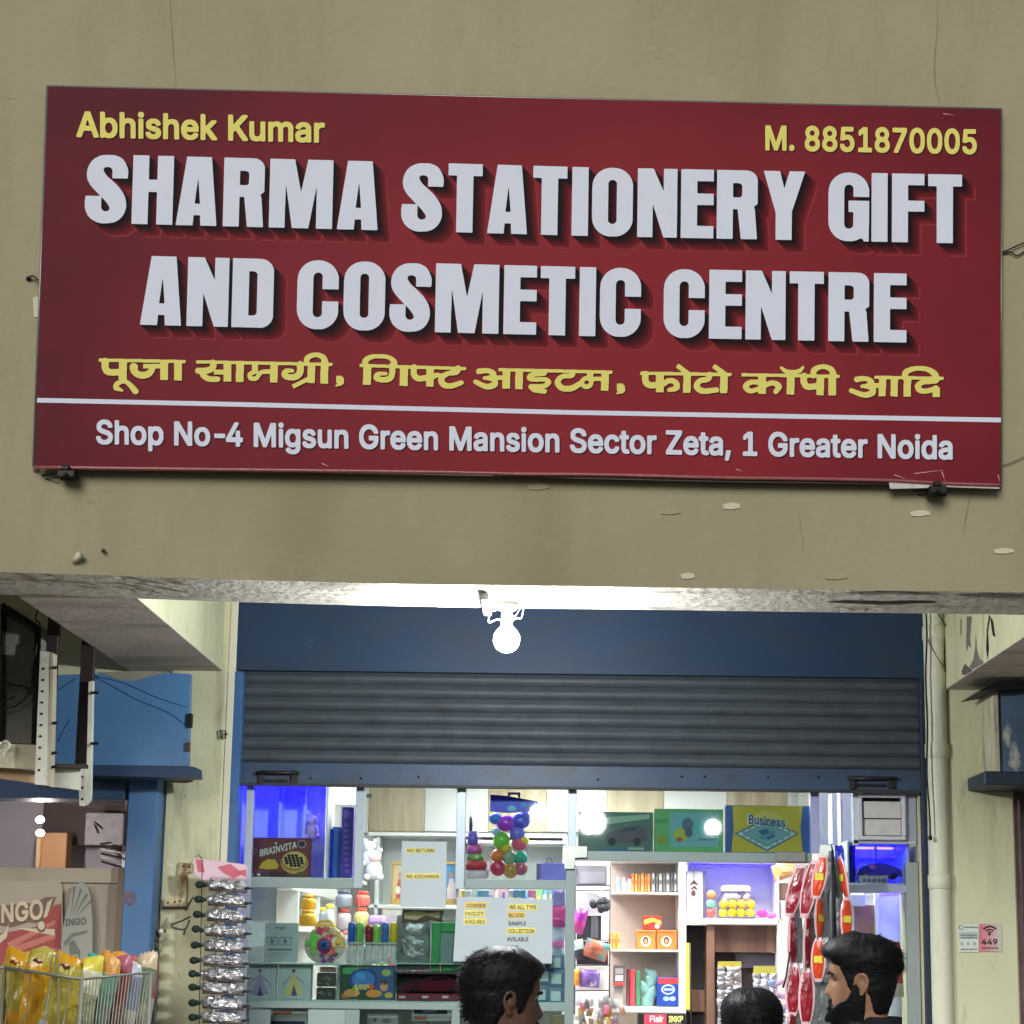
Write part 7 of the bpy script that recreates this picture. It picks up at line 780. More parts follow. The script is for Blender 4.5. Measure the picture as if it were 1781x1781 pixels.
def wall_shelf(x0, x1, lab, fronts, sgn, ys=2.3):
    T = Thing('wall_shelving', lab, 'shelving'); xf, xw = (x1, x0) if sgn > 0 else (x0, x1)
    zt_, zm, zl = P(500, 1540, 2.1).z, P(500, 1534, 2.1).z, P(500, 1612, 2.1).z
    bp_ = T.part('back_panel'); bp_.box(xw, xw+sgn*.012, ys, 4.9, zl-.9, zm-.01, WOODB); up_ = T.part('upper_panel'); up_.box(xw, xw+sgn*.012, ys, 4.9, zm+.01, 2.62, WHITE)
    for y in fronts:
        d = T.part('divider'); d.box(xw+sgn*.012, xf, y, y+.018, .16, 2.62, WHITE, .001)
    for z in (2.62, zm, zl, zl-.35, zl-.7):
        s = T.part('shelf'); s.box(xw+sgn*.0122, xf-sgn*.002, ys-.005, 4.9, z-.009, z+.009, WHITE, .001)
    T.done(); return zm, zl
xsl = P(482, 1560, 2.3).x
zm, zl = wall_shelf(XL+.001, xsl, 'white shelving with brown backs along the left shop wall', [2.3, 2.95, 3.7, 4.4, 4.88], 1)
wall_shelf(XR-.14, XR-.001, 'white shelving with brown backs along the right shop wall', [2.8, 3.4, 4.1, 4.88], -1, 2.8)
def strip(p0, p1, lab, e=26):
    b = MB(); b.tube([p0, p1], .006, M('blue led strip %d' % e, (60, 50, 255), .4, 0, emit=e, ecol=(14, 8, 255)), 6); one('led_strip', lab, 'led strip', b, 'blue led strips of the display shelves')
strip((XL+.03, 2.12, 2.55), (XL+.03, 3.4, 2.55), 'blue led strip under the top of the left wall shelving', 60)
strip((XR-.03, 2.12, 2.55), (XR-.03, 3.2, 2.55), 'blue led strip under the top of the right wall shelving', 34)
pz = P(1530, 1500, 2.3)
strip((P(1490, 1475, 2.32).x, 2.34, P(1500, 1474, 2.32).z), (P(1575, 1475, 2.32).x, 2.34, P(1500, 1474, 2.32).z), 'blue led strip over the niche with the toy car pack at right', 260)
strip((P(1200, 1503, 3.5).x, 3.42, P(1200, 1502, 3.42).z), (P(1350, 1503, 3.5).x, 3.42, P(1200, 1502, 3.42).z), 'blue led strip over the shelf with the yellow ball jar', 14)
strip((P(880, 1385, 2.4).x, 2.32, 2.4), (P(980, 1385, 2.4).x, 2.32, 2.4), 'blue led strip above the hanging toy pack', 20)
strip((P(440, 1366, 2.2).x, 2.2, P(440, 1364, 2.2).z), (P(560, 1366, 2.2).x, 2.2, P(500, 1364, 2.2).z), 'blue led strip above the brown marble game box', 160)
# niches right behind the window, left top and right
T = Thing('display_niche', 'blue lit niche holding the brown marble game box at the top left of the window', 'display niche')
a = T.part('panel'); NW = M('niche white', (226, 226, 232), .4, .02)
a.bpx(426, 1340, 566, 1530, 2.28, .012, NW); nt_ = P(500, 1344, 2.05).z; xa, xb, zn, _ = RC(426, 1527, 564, 1540, 2.05); a.box(xa-.02, xb+.004, 2.05, 2.31, nt_, nt_+.012, NW); a.box(xb, xb+.004, 2.06, 2.29, zn+.04, nt_, NW); a.bpx(484, 1346, 488, 1526, 2.16, .135, WHITE, .001); a.bpx(526, 1346, 530, 1526, 2.20, .095, WHITE, .001)
a.bpx(570, 1362, 620, 1400, 2.75, .012, NW); a.bpx(432, 1526, 620, 1531, 2.03, .42, WHITE, .001); T.done()
T = Thing('display_niche', 'deep blue lit niche with a toy car pack at the right of the window', 'display niche')
a = T.part('panel'); a.bpx(1474, 1466, 1582, 1545, 2.38, .012, NW); a.bpx(1474, 1536, 1580, 1541, 2.03, .36, NW); a.bpx(1474, 1462, 1582, 1466, 2.04, .35, NW); a.bpx(1474, 1466, 1477, 1536, 2.05, .34, NW); a.bpx(1578, 1466, 1582, 1541, 2.03, .36, NW); a.bpx(1522, 1470, 1525, 1500, 2.3, .06, WHITE); a.bpx(1482, 1470, 1484, 1505, 2.2, .1, WHITE)
a.bpx(1424, 1366, 1486, 1470, 2.5, .012, NW); a.bpx(1447, 1380, 1450, 1466, 2.3, .1, WHITE, .001); a.bpx(1462, 1375, 1466, 1466, 2.2, .1, M('pale lilac edge', (214, 206, 240), .4)); T.done()
# back cabinet with framed pictures
T = Thing('wall_cabinet', 'white open wall cabinet with shelves at the back left of the shop', 'cabinet')
YK = 4.5; PG = M('pale greenish white', (216, 222, 218), .45, .03)
a = T.part('back_panel'); a.bpx(640, 1452, 985, 1800, YK+.3, .02, PG)
for y in (1452, 1578, 1700):
    s = T.part('shelf'); s.bpx(640, y-3, 985, y+3, YK, .3, WHITE, .002)
s = T.part('shelf'); s.bpx(810, 1462, 985, 1467, YK-.02, .3, WHITE, .002)
for x in (652, 800, 980):
    d = T.part('side_panel'); d.bpx(x-3, 1456, x+3, 1800, YK, .3, M('grey white side', (206, 210, 212), .45))
    xa = P(x, 1800, YK).x; d.box(xa-.01, xa+.01, YK, YK+.3, .16, P(x, 1795, YK).z, WHITE)
T.done()
def picture(x0, x1, lab, sky_, robe):
    t = Thing('framed_picture', lab, 'picture', 'framed pictures on the back cabinet'); a = t.part('frame'); GD = M('gold frame', (212, 172, 88), .35, .1, metal=.6); Yp_ = YK+.06
    for r_ in ((x0, 1499, x1, 1503), (x0, 1571, x1, 1576), (x0, 1503, x0+3, 1571), (x1-3, 1503, x1, 1571)): a.bpx(*r_, Yp_, .02, GD, .001)
    q = t.part('print'); q.bpx(x0+3, 1503, x1-3, 1571, Yp_+.012, .006, sky_, 0); cx = (x0+x1)/2
    q.sheet([[(cx-9, 1568), (cx-6, 1540), (cx-3, 1528), (cx+3, 1528), (cx+7, 1542), (cx+10, 1568)]], Yp_+.011, robe); q.disc(cx, 1522, 4, 5.5, Yp_+.0105, C(196, 150, 120)); q.disc(cx-4, 1548, 4, 7, Yp_+.0104, C(236, 226, 214)); q.rpx(x0+4, 1563, x1-4, 1570, Yp_+.0103, C(206, 170, 90)); t.done()
picture(681, 712, 'gold framed picture partly hidden by the left edge of the no return notice', C(222, 204, 166), C(190, 96, 70)); picture(770, 800, 'framed picture of a white robed figure on blue right of the no return notice', C(98, 160, 206), C(232, 214, 216))
T = Thing('framed_picture', 'wide framed picture with a pale grey animal on the lower cabinet shelf', 'picture', 'framed pictures on the back cabinet'); a = T.part('frame'); a.bpx(663, 1580, 700, 1622, YK-.1, .02, C(170, 160, 150), .002); a = T.part('print'); a.bpx(666, 1583, 697, 1620, YK-.102, .001, C(206, 204, 196), 0); a.disc(682, 1598, 8, 7, YK-.1035, C(196, 176, 200)); a.disc(675, 1606, 5, 6, YK-.1036, C(176, 160, 186)); a.disc(690, 1606, 5, 6, YK-.1037, C(176, 160, 186)); T.done()
# ================================================================== THINGS ON THE LEFT SIDE SHELVES
def jar(x, y0, y1, w_, Y, col, cap, lab, cat='jar', grp='jars on the left wall shelving', ribs=0):
    t = Thing(cat, lab, cat, grp); c = P(x, y1, Y); h = P(x, y0, Y).z-c.z; r = abs(P(x+w_/2, y1, Y).x-c.x)
    a = t.part('body'); pf = [(r*.8, 0), (r, h*.06), (r*.98, h*.5), (r, h*.62), (r*.75, h*.74), (r*.6, h*.8)]
    a.lathe(c, pf, col, 18); k = t.part('lid'); k.lathe(c+Vector((0, 0, h*.8)), [(r*.72, 0), (r*.76, h*.03), (r*.72, h*.19), (r*.5, h*.2)], cap, 18); t.done()
YJ = C(232, 176, 48, .35); Xs = 2.6
jar(536, 1556, 1582, 26, 2.62, YJ, YJ, 'upper yellow jar stacked behind the round puzzle bucket'); jar(535, 1582, 1611, 30, 2.6, YJ, YJ, 'lower yellow jar stacked behind the round puzzle bucket')
jar(561, 1578, 1612, 15, 3.0, C(206, 214, 206, .3), C(232, 206, 60), 'left clear bottle with yellow cap on the left shelf', 'bottle'); jar(572, 1572, 1613, 16, 2.96, C(214, 220, 210, .3), C(232, 206, 60), 'right clear bottle with yellow cap on the left shelf', 'bottle')
for k, (x, y0, y1, w_, c1, c2, lab) in enumerate(((598, 1548, 1578, 30, (150, 152, 160), (90, 92, 100), 'grey jar at the top of the stack left of the toy dolls'), (598, 1580, 1616, 26, (206, 190, 190), (190, 80, 76), 'pink and white jar below the grey one'), (630, 1550, 1576, 26, (226, 110, 92), (214, 60, 50), 'bright red jar right of the grey jar'), (628, 1578, 1612, 26, (220, 206, 130), (226, 90, 70), 'pale yellow jar with red lid below the bright red jar'), (600, 1618, 1650, 26, (190, 150, 140), (200, 120, 110), 'pinkish jar behind the toothbrush pack'))):
    jar(x, y0, y1, w_, 3.3, C(*c1, .35), C(*c2, .35), lab)
b = MB(); b.bpx(640, 1592, 668, 1606, 3.2, .12, C(186, 150, 226), .01); one('lilac_box', 'small lilac box above the toothbrush pack', 'box', b)
def doll(x, y, s, Y, c1, c2, lab, grp):
    t = Thing('soft_toy', lab, 'soft toy', grp); p = P(x, y, Y); a = t.part('body'); a.ball(p, .06*s, .05*s, .07*s, c1, 14, 10); a.ball(p+Vector((-.05*s, -.03*s, -.05*s)), .025*s, .03*s, .025*s, c1); a.ball(p+Vector((.05*s, -.03*s, -.05*s)), .025*s, .03*s, .025*s, c1)
    h = t.part('head'); h.ball(p+Vector((0, -.005, .1*s)), .05*s, .045*s, .045*s, c2, 14, 10); e = h.sub('ear'); e.ball(p+Vector((-.04*s, 0, .145*s)), .018*s, .014*s, .02*s, c1, 8, 6); e.ball(p+Vector((.04*s, 0, .145*s)), .018*s, .014*s, .02*s, c1, 8, 6); t.done()
gt = 'soft toys by the second upright'
doll(643, 1492, .62, 3.6, C(236, 234, 232), C(236, 236, 236), 'white soft toy on the shelf left of the no return notice, topmost', gt); doll(651, 1514, .72, 3.5, C(206, 206, 206), C(226, 200, 190), 'grey and pink soft toy below the white one', gt); doll(543, 1446, .5, 2.24, C(226, 190, 206), C(232, 206, 214), 'pale pink soft toy in the blue lit niche', gt)
# blue books / boxes standing in the niche
for x0, y0, x1, Y, c_, lab in ((567, 1442, 577, 2.16, (40, 46, 190), 'narrow deep blue box in the blue niche'), (577, 1438, 592, 2.2, (70, 120, 206), 'light blue box in the middle of the niche row'), (593, 1404, 614, 2.14, (64, 40, 150), 'tall purple box with vertical lettering at the niche edge')):
    b = MB(); b.bpx(x0, y0, x1, 1526, Y, .16, C(*c_, .4), .002)
    if x0 == 593:
        IV = C(110, 96, 190); b.disc((x0+x1)/2, 1416, 6, 7, Y-.001, IV)
        for k in range(9): b.rpx(x0+6, 1432+k*10, x1-7, 1438+k*10, Y-.001, IV)
    one('game_box', lab, 'box', b, 'boxes in the blue niche')
# ================================================================== THINGS DISPLAYED AT THE WINDOW
Yd = 2.09
T = Thing('game_box', 'brown marble game box lettered BRAINVITA in the blue niche', 'game box')
a = T.part('box'); a.bpx(433, 1457, 539, 1526, Yd-.03, .05, C(122, 58, 58, .5), .003)
a = T.part('print'); Yq = Yd-.031; CR_ = C(236, 226, 214); a.text('BRAINVITA', 452, 1478, 516, 1490, Yq-.0045, CR_, -15); a.text('P', 440, 1476, 447, 1490, Yq-.001, C(140, 100, 98))
a.disc(525, 1468, 8, 7.5, Yq-.0012, C(150, 136, 150)); a.disc(525, 1468, 5.5, 5, Yq-.0018, C(70, 36, 60)); a.disc(480, 1467, 2, 2, Yq-.001, CR_)
a.disc(512, 1500, 24, 20, Yq-.001, C(206, 166, 92)); a.disc(512, 1497, 23, 17, Yq-.0016, C(150, 112, 56)); a.disc(512, 1496, 21, 15, Yq-.0022, C(222, 192, 116))
for k in range(5):
    for j in range(5):
        if (k in (1, 2, 3)) or (j in (1, 2, 3)): a.disc(498+k*6.6+(j-2)*1.2, 1488+j*4.4, 3.1, 2.6, Yq-.003, C(34, 34, 44))
a.sheet([[(450, 1510), (456, 1500), (466, 1494), (478, 1495), (485, 1505), (482, 1511), (464, 1512)]], Yq-.001, C(222, 190, 60)); a.disc(522, 1520, 6, 4, Yq-.001, C(70, 96, 50)); a.rpx(434, 1516, 500, 1525, Yq-.0008, C(74, 40, 52)); a.disc(450, 1521, 3, 2.4, Yq-.0012, CR_); a.disc(438, 1521, 2.6, 2.4, Yq-.0012, CR_); T.done()
T = Thing('paper_notice', 'white sheet taped to the glass reading NO RETURN NO EXCHANGE', 'notice'); Yn = YG-.004; HL = M('yellow marker', (226, 212, 110), .8); TX = C(70, 74, 60); PPR = M('white notice paper', (176, 186, 190), .8, .03)
a = T.part('sheet'); a.ppx([(699, 1463), (777, 1464), (775, 1578), (696, 1577)], Yn, .002, PPR); a = T.part('print')
a.rpx(706, 1475, 756, 1483.5, Yn-.0006, HL); a.text('NO RETURN', 708, 1476, 755, 1482.5, Yn-.0016, TX); a.rpx(705, 1519, 765, 1528.5, Yn-.0006, HL); a.text('NO EXCHANGE', 707, 1521, 764, 1527.5, Yn-.0016, TX)
a = T.part('tape'); a.ppx([(711, 1458), (724, 1458), (721, 1464), (716, 1465)], Yn-.002, .001, FILM); a.ppx([(758, 1460), (772, 1459), (770, 1463), (760, 1464)], Yn-.002, .001, FILM); T.done()
T = Thing('paper_notice', 'two column white notice about courier and blood sample collection on the glass', 'notice')
a = T.part('sheet'); a.ppx([(795, 1560), (872, 1560), (871, 1673), (788, 1672)], Yn, .002, PPR); a.ppx([(871, 1562), (961, 1564), (960, 1676), (869, 1673)], Yn-.0025, .002, PPR); a = T.part('print'); HO = M('orange marker', (222, 190, 96), .8)
for s_, x0, x1, y, hl in (('CORIER', 811, 845, 1575, HO), ('FACILITY', 809, 841, 1589, HL), ('AVAILABLE', 808, 844, 1603, HL)):
    a.rpx(x0-2, y-6, x1+2, y+5, Yn-.0004, hl); a.text(s_, x0, y-3.4, x1, y+3.4, Yn-.0014, C(120, 110, 60) if hl is HL and y > 1600 else C(96, 84, 50))
for s_, x0, x1, y, hl in (('WE ALL TYPE', 886, 933, 1578, HL), ('BLOOD', 885, 912, 1592, HO), ('SAMPLE', 884, 915, 1606, None), ('COLLECTION', 884, 929, 1619.5, HL), ('AVILABLE', 882, 919, 1633.5, None), ('HERE', 882, 901, 1648, None)):
    if hl: a.rpx(x0-2, y-6, x1+2, y+5, Yn-.0030, hl)
    a.text(s_, x0, y-3.6, x1, y+3.6, Yn-.0040, TX)
T.done()
b = MB(); b.ppx([(638, 1380), (647, 1381), (646, 1388), (637, 1387)], YG-.003, .002, C(60, 66, 70)); one('glass_sticker', 'tiny dark sticker on the glass near the second upright', 'sticker', b)
# display shelves of glass
GSH = M('green glass edge', (172, 200, 190), .2, .02)
T = Thing('glass_shelf', 'lower glass shelf behind the left window carrying toy boxes', 'shelf'); a = T.part('plate'); a.bpx(430, 1741, 985, 1745, YG+.03, .28, GSH); a = T.part('support'); a.box(zx(440, 2.3), zx(980, 2.3), 2.28, 2.30, .16, P(700, 1741, 2.3).z, WHITE); T.done()
T = Thing('glass_shelf', 'upper glass shelf behind the left window under the puzzle bucket', 'shelf'); a = T.part('plate'); a.bpx(432, 1675, 602, 1678, YG+.04, .2, GSH); a.bpx(602, 1675, 812, 1677, YG+.05, .2, GSH); a = T.part('support'); a.bpx(586, 1678, 592, 1741, YG+.22, .02, WHITE); a.bpx(540, 1678, 544, 1741, YG+.22, .02, WHITE); T.done()
def box(lab, x0, y0, x1, y1, Y, d, col, name='box', cat='box', grp=None, pr=None, c=.003):
    t = Thing(name, lab, cat, grp); a = t.part('carton'); a.bpx(x0, y0, x1, y1, Y, d, col, c)
    if pr: q = t.part('print'); pr(q, Y-.0008)
    t.done()
def pr_card(q, Y):
    g_ = C(110, 118, 128); q.text('Angel', 477, 1611, 497, 1617, Y, g_); q.rpx(464, 1630, 483, 1644, Y, g_); q.rpx(486, 1630, 508, 1644, Y, g_); q.rpx(465, 1631.5, 482, 1643, Y-.0006, PPR); q.rpx(487, 1631.5, 507, 1643, Y-.0006, PPR)
    for x in (473, 496): q.disc(x, 1637, 3, 4, Y-.0012, g_)
    q.rpx(464, 1650, 508, 1653, Y, g_)
    for k in range(3): q.rpx(464, 1657+k*4, 505-k*8, 1658+k*4, Y, C(150, 158, 164))
GC = M('grey white card', (182, 190, 194), .6, .04)
box('grey white instruction card with two small pictures, left of the puzzle bucket', 460, 1605, 518, 1673, Yd, .015, GC, 'display_card', 'card', None, pr_card)
def pr_doll(cx, robe):
    def f(q, Y):
        q.sheet([[(cx-18, 1728), (cx-6, 1706), (cx-4, 1700), (cx+4, 1700), (cx+6, 1706), (cx+16, 1728), (cx+4, 1732), (cx-8, 1732)]], Y, robe); q.sheet([[(cx-5, 1732), (cx, 1712), (cx+6, 1732)]], Y-.0005, C(96, 70, 120)); q.disc(cx, 1690, 3, 3.6, Y, C(186, 150, 134)); q.disc(cx, 1688, 3.2, 2.4, Y-.0005, C(60, 44, 46)); q.sheet([[(cx-3, 1695), (cx+3, 1695), (cx+4, 1701), (cx-4, 1701)]], Y-.0004, robe)
        for k in (-1, 1): q.sheet([[(cx+3*k, 1697), (cx+16*k, 1706), (cx+20*k, 1716), (cx+18*k, 1716), (cx+13*k, 1707), (cx+3*k, 1700)]], Y-.0003, C(170, 150, 150))
        q.rpx(cx-22, 1736, cx+18, 1738, Y, C(150, 160, 164))
    return f
box('pale box with a purple gowned dancing figure, at the lower left of the window', 431, 1676, 480, 1740, Yd-.02, .04, GC, 'doll_box', 'box', 'doll boxes', pr_doll(452, C(172, 150, 190)))
box('pale box with a yellow gowned dancing figure, right of the purple one', 483, 1676, 541, 1740, Yd-.02, .04, C(178, 192, 190, .6), 'doll_box', 'box', 'doll boxes', pr_doll(511, C(206, 196, 130)))
# puzzle bucket
T = Thing('puzzle_bucket', 'round clear bucket full of coloured jigsaw pieces with yellow lid and handle', 'toy bucket')
c = P(566, 1644, Yd); r = abs(P(602, 1644, Yd).x-c.x); a = T.part('bucket'); 
a.lathe(c+Vector((0, .03, 0)), [(r*.97, -.05), (r*1.0, -.04), (r*1.0, .0), (r*.97, .01)], M('clear bucket', (216, 206, 190), .2, .05), 28, 'y', .92, 1.0)
pz_ = T.part('piece'); pcs = [(226, 76, 70), (120, 196, 80), (214, 60, 120), (240, 200, 90), (230, 120, 90), (130, 60, 130), (226, 190, 170), (110, 190, 90)]
for k in range(46):
    an = random.random()*6.28; rr = r*.86*math.sqrt(random.random()); x_, z_ = math.cos(an)*rr, math.sin(an)*rr*.94
    col = pcs[1] if x_ < -.03 and z_ > -.03 else pcs[3] if x_ > .03 and z_ > 0 else pcs[5] if z_ < -.035 else pcs[random.choice((0, 2, 4, 6))]
    s_ = .011; o = c+Vector((x_, -.026-random.random()*.006, z_)); t_ = random.random(); q = []
    for i in range(16):
        th_ = 2*math.pi*i/16; q.append((o.x+s_*(1+.32*math.cos(4*th_))*math.cos(th_+t_), o.z+s_*(1+.32*math.cos(4*th_))*math.sin(th_+t_)))
    pz_.prism(q, o.y, o.y+.006, C(*col, .35))
d = T.part('badge'); d.lathe(c+Vector((0, -.034, 0)), [(r*.36, 0), (r*.36, .004)], C(190, 60, 130), 20, 'y'); d.lathe(c+Vector((0, -.037, 0)), [(r*.24, 0), (r*.24, .004)], C(60, 110, 170), 20, 'y'); d.lathe(c+Vector((0, -.039, 0)), [(r*.11, 0), (r*.11, .003)], C(30, 50, 110), 16, 'y')
l = T.part('lid'); l.bpx(547, 1607, 582, 1620, Yd, .06, C(236, 190, 56, .3), .006); hn = l.sub('handle'); hn.tube(cpx([(550, 1610, Yd+.03), (555, 1604, Yd+.03), (566, 1602, Yd+.03), (576, 1604, Yd+.03), (580, 1610, Yd+.03)], 5), .006, C(236, 190, 56, .3), 8); T.done()
# six brushes on a rack
T = Thing('brush_pack', 'pack of six bottles with blue green red and yellow caps hung in the window', 'brush pack')
cols = [(40, 100, 196), (120, 186, 90), (150, 40, 54), (150, 206, 100), (70, 112, 186), (226, 196, 40)]
for k, c_ in enumerate(cols):
    x = 611+k*14.6+(1 if k == 2 else 0); q = T.part('bottle'); p0, p1 = P(x, 1674, Yd), P(x, 1642, Yd); q.lathe(p0, [(.014, 0), (.018, .004), (.013, .02), (.014, (p1.z-p0.z)*.6), (.017, p1.z-p0.z)], M('clear bristle bottle', (206, 210, 208), .2, .1, 40), 12)
    cp = q.sub('cap'); yt = 1604 if k not in (2, 3) else 1609; z1 = P(x, yt, Yd).z-p1.z; cp.lathe(p1, [(.016, 0), (.0175, .006), (.0175, z1*.5), (.0165, z1*.55), (.018, z1*.62), (.017, z1*.9), (.010, z1)], C(*c_, .3), 12)
q = T.part('rail'); q.bpx(602, 1639, 692, 1642.5, Yd-.025, .004, C(190, 200, 190)); q = T.part('film'); q.bpx(602, 1604, 692, 1675, Yd-.03, .001, FILM, 0); T.done()
T = Thing('tin_stack', 'stack of two small dark tins left of the green game box', 'tin'); a = T.part('tin'); a.bpx(551, 1692, 584, 1716, Yd, .05, C(66, 66, 62, .3), .004); a = T.part('tin'); a.bpx(550, 1718, 583, 1741, Yd, .05, C(54, 56, 52, .3), .004); a = T.part('print')
for k in range(14): a.disc(555+random.random()*25, 1696+random.random()*42, 2+random.random()*3, 2, Yd-.001-.0002*k, C(110+random.randint(-30, 30), 108, 96), 7)
a = T.part('cap'); a.bpx(556, 1682, 583, 1691, Yd+.01, .04, C(226, 190, 180), .004); T.done()
def pr_green(q, Y):
    q.rpx(596, 1683, 683, 1694, Y, C(70, 150, 90)); q.sheet([[(640, 1682), (685, 1682), (685, 1738), (660, 1738)]], Y-.0003, C(52, 84, 130)); q.disc(632, 1704, 25, 20, Y-.0006, C(36, 60, 130)); q.disc(632, 1704, 20, 16, Y-.0009, C(64, 120, 190)); q.disc(629, 1698, 8, 7, Y-.0012, C(70, 150, 210)); q.text('URP', 618, 1712, 642, 1722, Y-.0024, C(226, 206, 80))
    for x, y, rx, ry, c_ in ((612, 1727, 14, 7, (206, 150, 84)), (650, 1728, 14, 7, (214, 140, 60)), (668, 1716, 7, 8, (196, 150, 110)), (668, 1709, 7, 4, (70, 44, 34)), (600, 1732, 7, 5, (190, 110, 60)), (676, 1731, 7, 5, (190, 170, 60)), (645, 1716, 6, 5, (206, 90, 60)), (618, 1718, 5, 5, (120, 170, 60)), (672, 1692, 8, 6, (150, 170, 90))): q.disc(x, y, rx, ry, Y-.0015-.0001*x/100, C(*c_))
box('green and blue picture game box with a round blue emblem', 591, 1679, 687, 1739, Yd-.03, .05, C(38, 74, 52, .35), 'game_box', 'game box', None, pr_green)
T = Thing('toy_pouch', 'silver zip pouch with a brown and cream header, beside the green frame', 'pouch')
a = T.part('pouch'); a.pillow(P(719, 1640, Yd), P(748, 1640, Yd)-P(719, 1640, Yd), P(719, 1592, Yd)-P(719, 1640, Yd), (0, -1, 0), .025, [M('crumpled grey foil', (150, 156, 156), .3, .25, 14, bump=1, bscale=30, metal=.5, stain=(60, 66, 66), stain_amt=.7, stain_scale=(14, 14, 14))], seed=3)
a = T.part('header'); a.ppx([(700, 1582), (772, 1584), (768, 1604), (752, 1600), (730, 1606), (699, 1606)], Yd-.02, .002, C(86, 64, 52)); a.sheet([[(702, 1588), (720, 1584), (744, 1588), (766, 1586), (764, 1597), (740, 1592), (724, 1600), (704, 1598)]], Yd-.021, C(196, 180, 130)); T.done()
T = Thing('drawing_slate', 'green plastic drawing slate with grey board behind the notice', 'slate'); a = T.part('frame'); GRN = C(66, 160, 92, .35)
for r_ in ((750, 1604, 766, 1690), (766, 1676, 812, 1690), (766, 1604, 815, 1622)): a.bpx(*r_, Yd-.01, .02, GRN, .004)
a = T.part('board'); a.bpx(766, 1622, 815, 1676, Yd-.002, .008, C(130, 150, 150), 0); a = T.part('film'); a.ppx([(748, 1600), (818, 1599), (818, 1694), (747, 1694)], Yd-.02, .001, FILM); T.done()
T = Thing('toy_car_box', 'window box with a dark red toy car under the silver pouch', 'toy box')
a = T.part('carton'); a.bpx(689, 1728, 812, 1741, Yd-.04, .09, C(112, 38, 48, .4), .002); a.bpx(689, 1694, 812, 1728, Yd+.04, .01, C(44, 42, 48), 0); a.bpx(689, 1690, 812, 1694, Yd-.04, .09, C(74, 60, 64), 0)
for x in (700, 740, 775, 805): a.rpx(x-6, 1732, x+5, 1736, Yd-.041, C(196, 180, 184))
v = T.part('toy_car'); RED = M('toy car paint', (92, 26, 40), .2, .05, coat=.8); v.ppx([(700, 1724), (701, 1714), (722, 1709), (742, 1703), (752, 1697), (775, 1696), (788, 1704), (806, 1710), (810, 1724)], Yd-.02, .05, RED); v.ppx([(745, 1705), (754, 1699), (773, 1698), (783, 1705)], Yd-.022, .05, C(30, 28, 34, .1)); w_ = v.sub('wheel')
for x in (722, 788): w_.lathe(P(x, 1722, Yd-.024), [(.014, 0), (.015, .004), (.015, .05)], BLACK, 16, 'y')
a = T.part('film'); a.bpx(689, 1692, 812, 1730, Yd-.041, .001, FILM, 0); T.done()
# masks behind the left man
T = Thing('mask_packs', 'cluster of grey blue mask packets hanging near the door upright', 'packets')
for x, y, w_, h_ in ((966, 1674, 16, 14), (945, 1698, 16, 15), (967, 1702, 17, 17), (940, 1730, 15, 18), (966, 1732, 17, 17), (938, 1680, 12, 9)):
    a = T.part('packet'); a.pillow(P(x, y, Yd+.03), P(x+w_, y, Yd+.03)-P(x, y, Yd+.03), P(x, y-h_, Yd+.03)-P(x, y, Yd+.03), (0, -1, .1), .015, [C(104, 122, 150, .35)], seed=x, nu=8, nv=8); q = a.sub('label'); q.bpx(x-8, y-8, x+9, y+9, Yd+.012, .002, C(190, 204, 206), .001)
T.done()
# things hung in the middle bay
T = Thing('toy_cone', 'cone shaped net of colourful toys hanging in the middle window bay', 'toy pack')
c = P(832, 1516, Yd+.03); a = T.part('bag'); tp = P(818, 1412, Yd+.03)
a.tube([c+Vector((0, 0, 0)), P(831, 1502, Yd+.03), P(830, 1482, Yd+.03), P(826, 1466, Yd+.03), P(822, 1444, Yd+.03), P(818, 1412, Yd+.03)], [.052, .056, .048, .036, .018, .004], FILM, 16)
q = T.part('toy'); 
for y0, y1, r0, r1, c_ in ((1514, 1528, .05, .05, (226, 196, 206)), (1498, 1513, .05, .045, (206, 50, 70)), (1486, 1497, .04, .034, (120, 170, 80)), (1470, 1485, .036, .028, (206, 90, 170)), (1446, 1469, .026, .016, (120, 90, 200)), (1420, 1446, .008, .003, (70, 60, 90))):
    x = 832-(1528-y0)*.12; p0, p1 = P(x, y1, Yd+.03), P(x, y0, Yd+.03); q.tube([p0, p0.lerp(p1, .5), p1], [r0*.9, r0, r1], C(*c_, .35), 12)
T.done()
T = Thing('toy_pack', 'long clear pack of beach toys with bright blue header hanging in the middle bay', 'toy pack')
Yt = Yd+.02; a = T.part('header'); a.ppx([(853, 1382), (880, 1384), (936, 1394), (934, 1402), (924, 1404), (920, 1412), (880, 1414), (852, 1411)], Yt, .003, C(30, 40, 214, .4)); a.ppx([(883, 1378), (905, 1378), (905, 1390), (901, 1390), (901, 1382), (887, 1382), (887, 1389), (883, 1388)], Yt-.001, .002, C(90, 80, 190)); a.disc(866, 1394, 5, 4, Yt-.0008, C(70, 80, 236)); a.disc(910, 1400, 6, 4, Yt-.0008, C(60, 140, 220)); a.disc(890, 1406, 8, 5, Yt-.001, C(120, 190, 240))
q = T.part('toy')
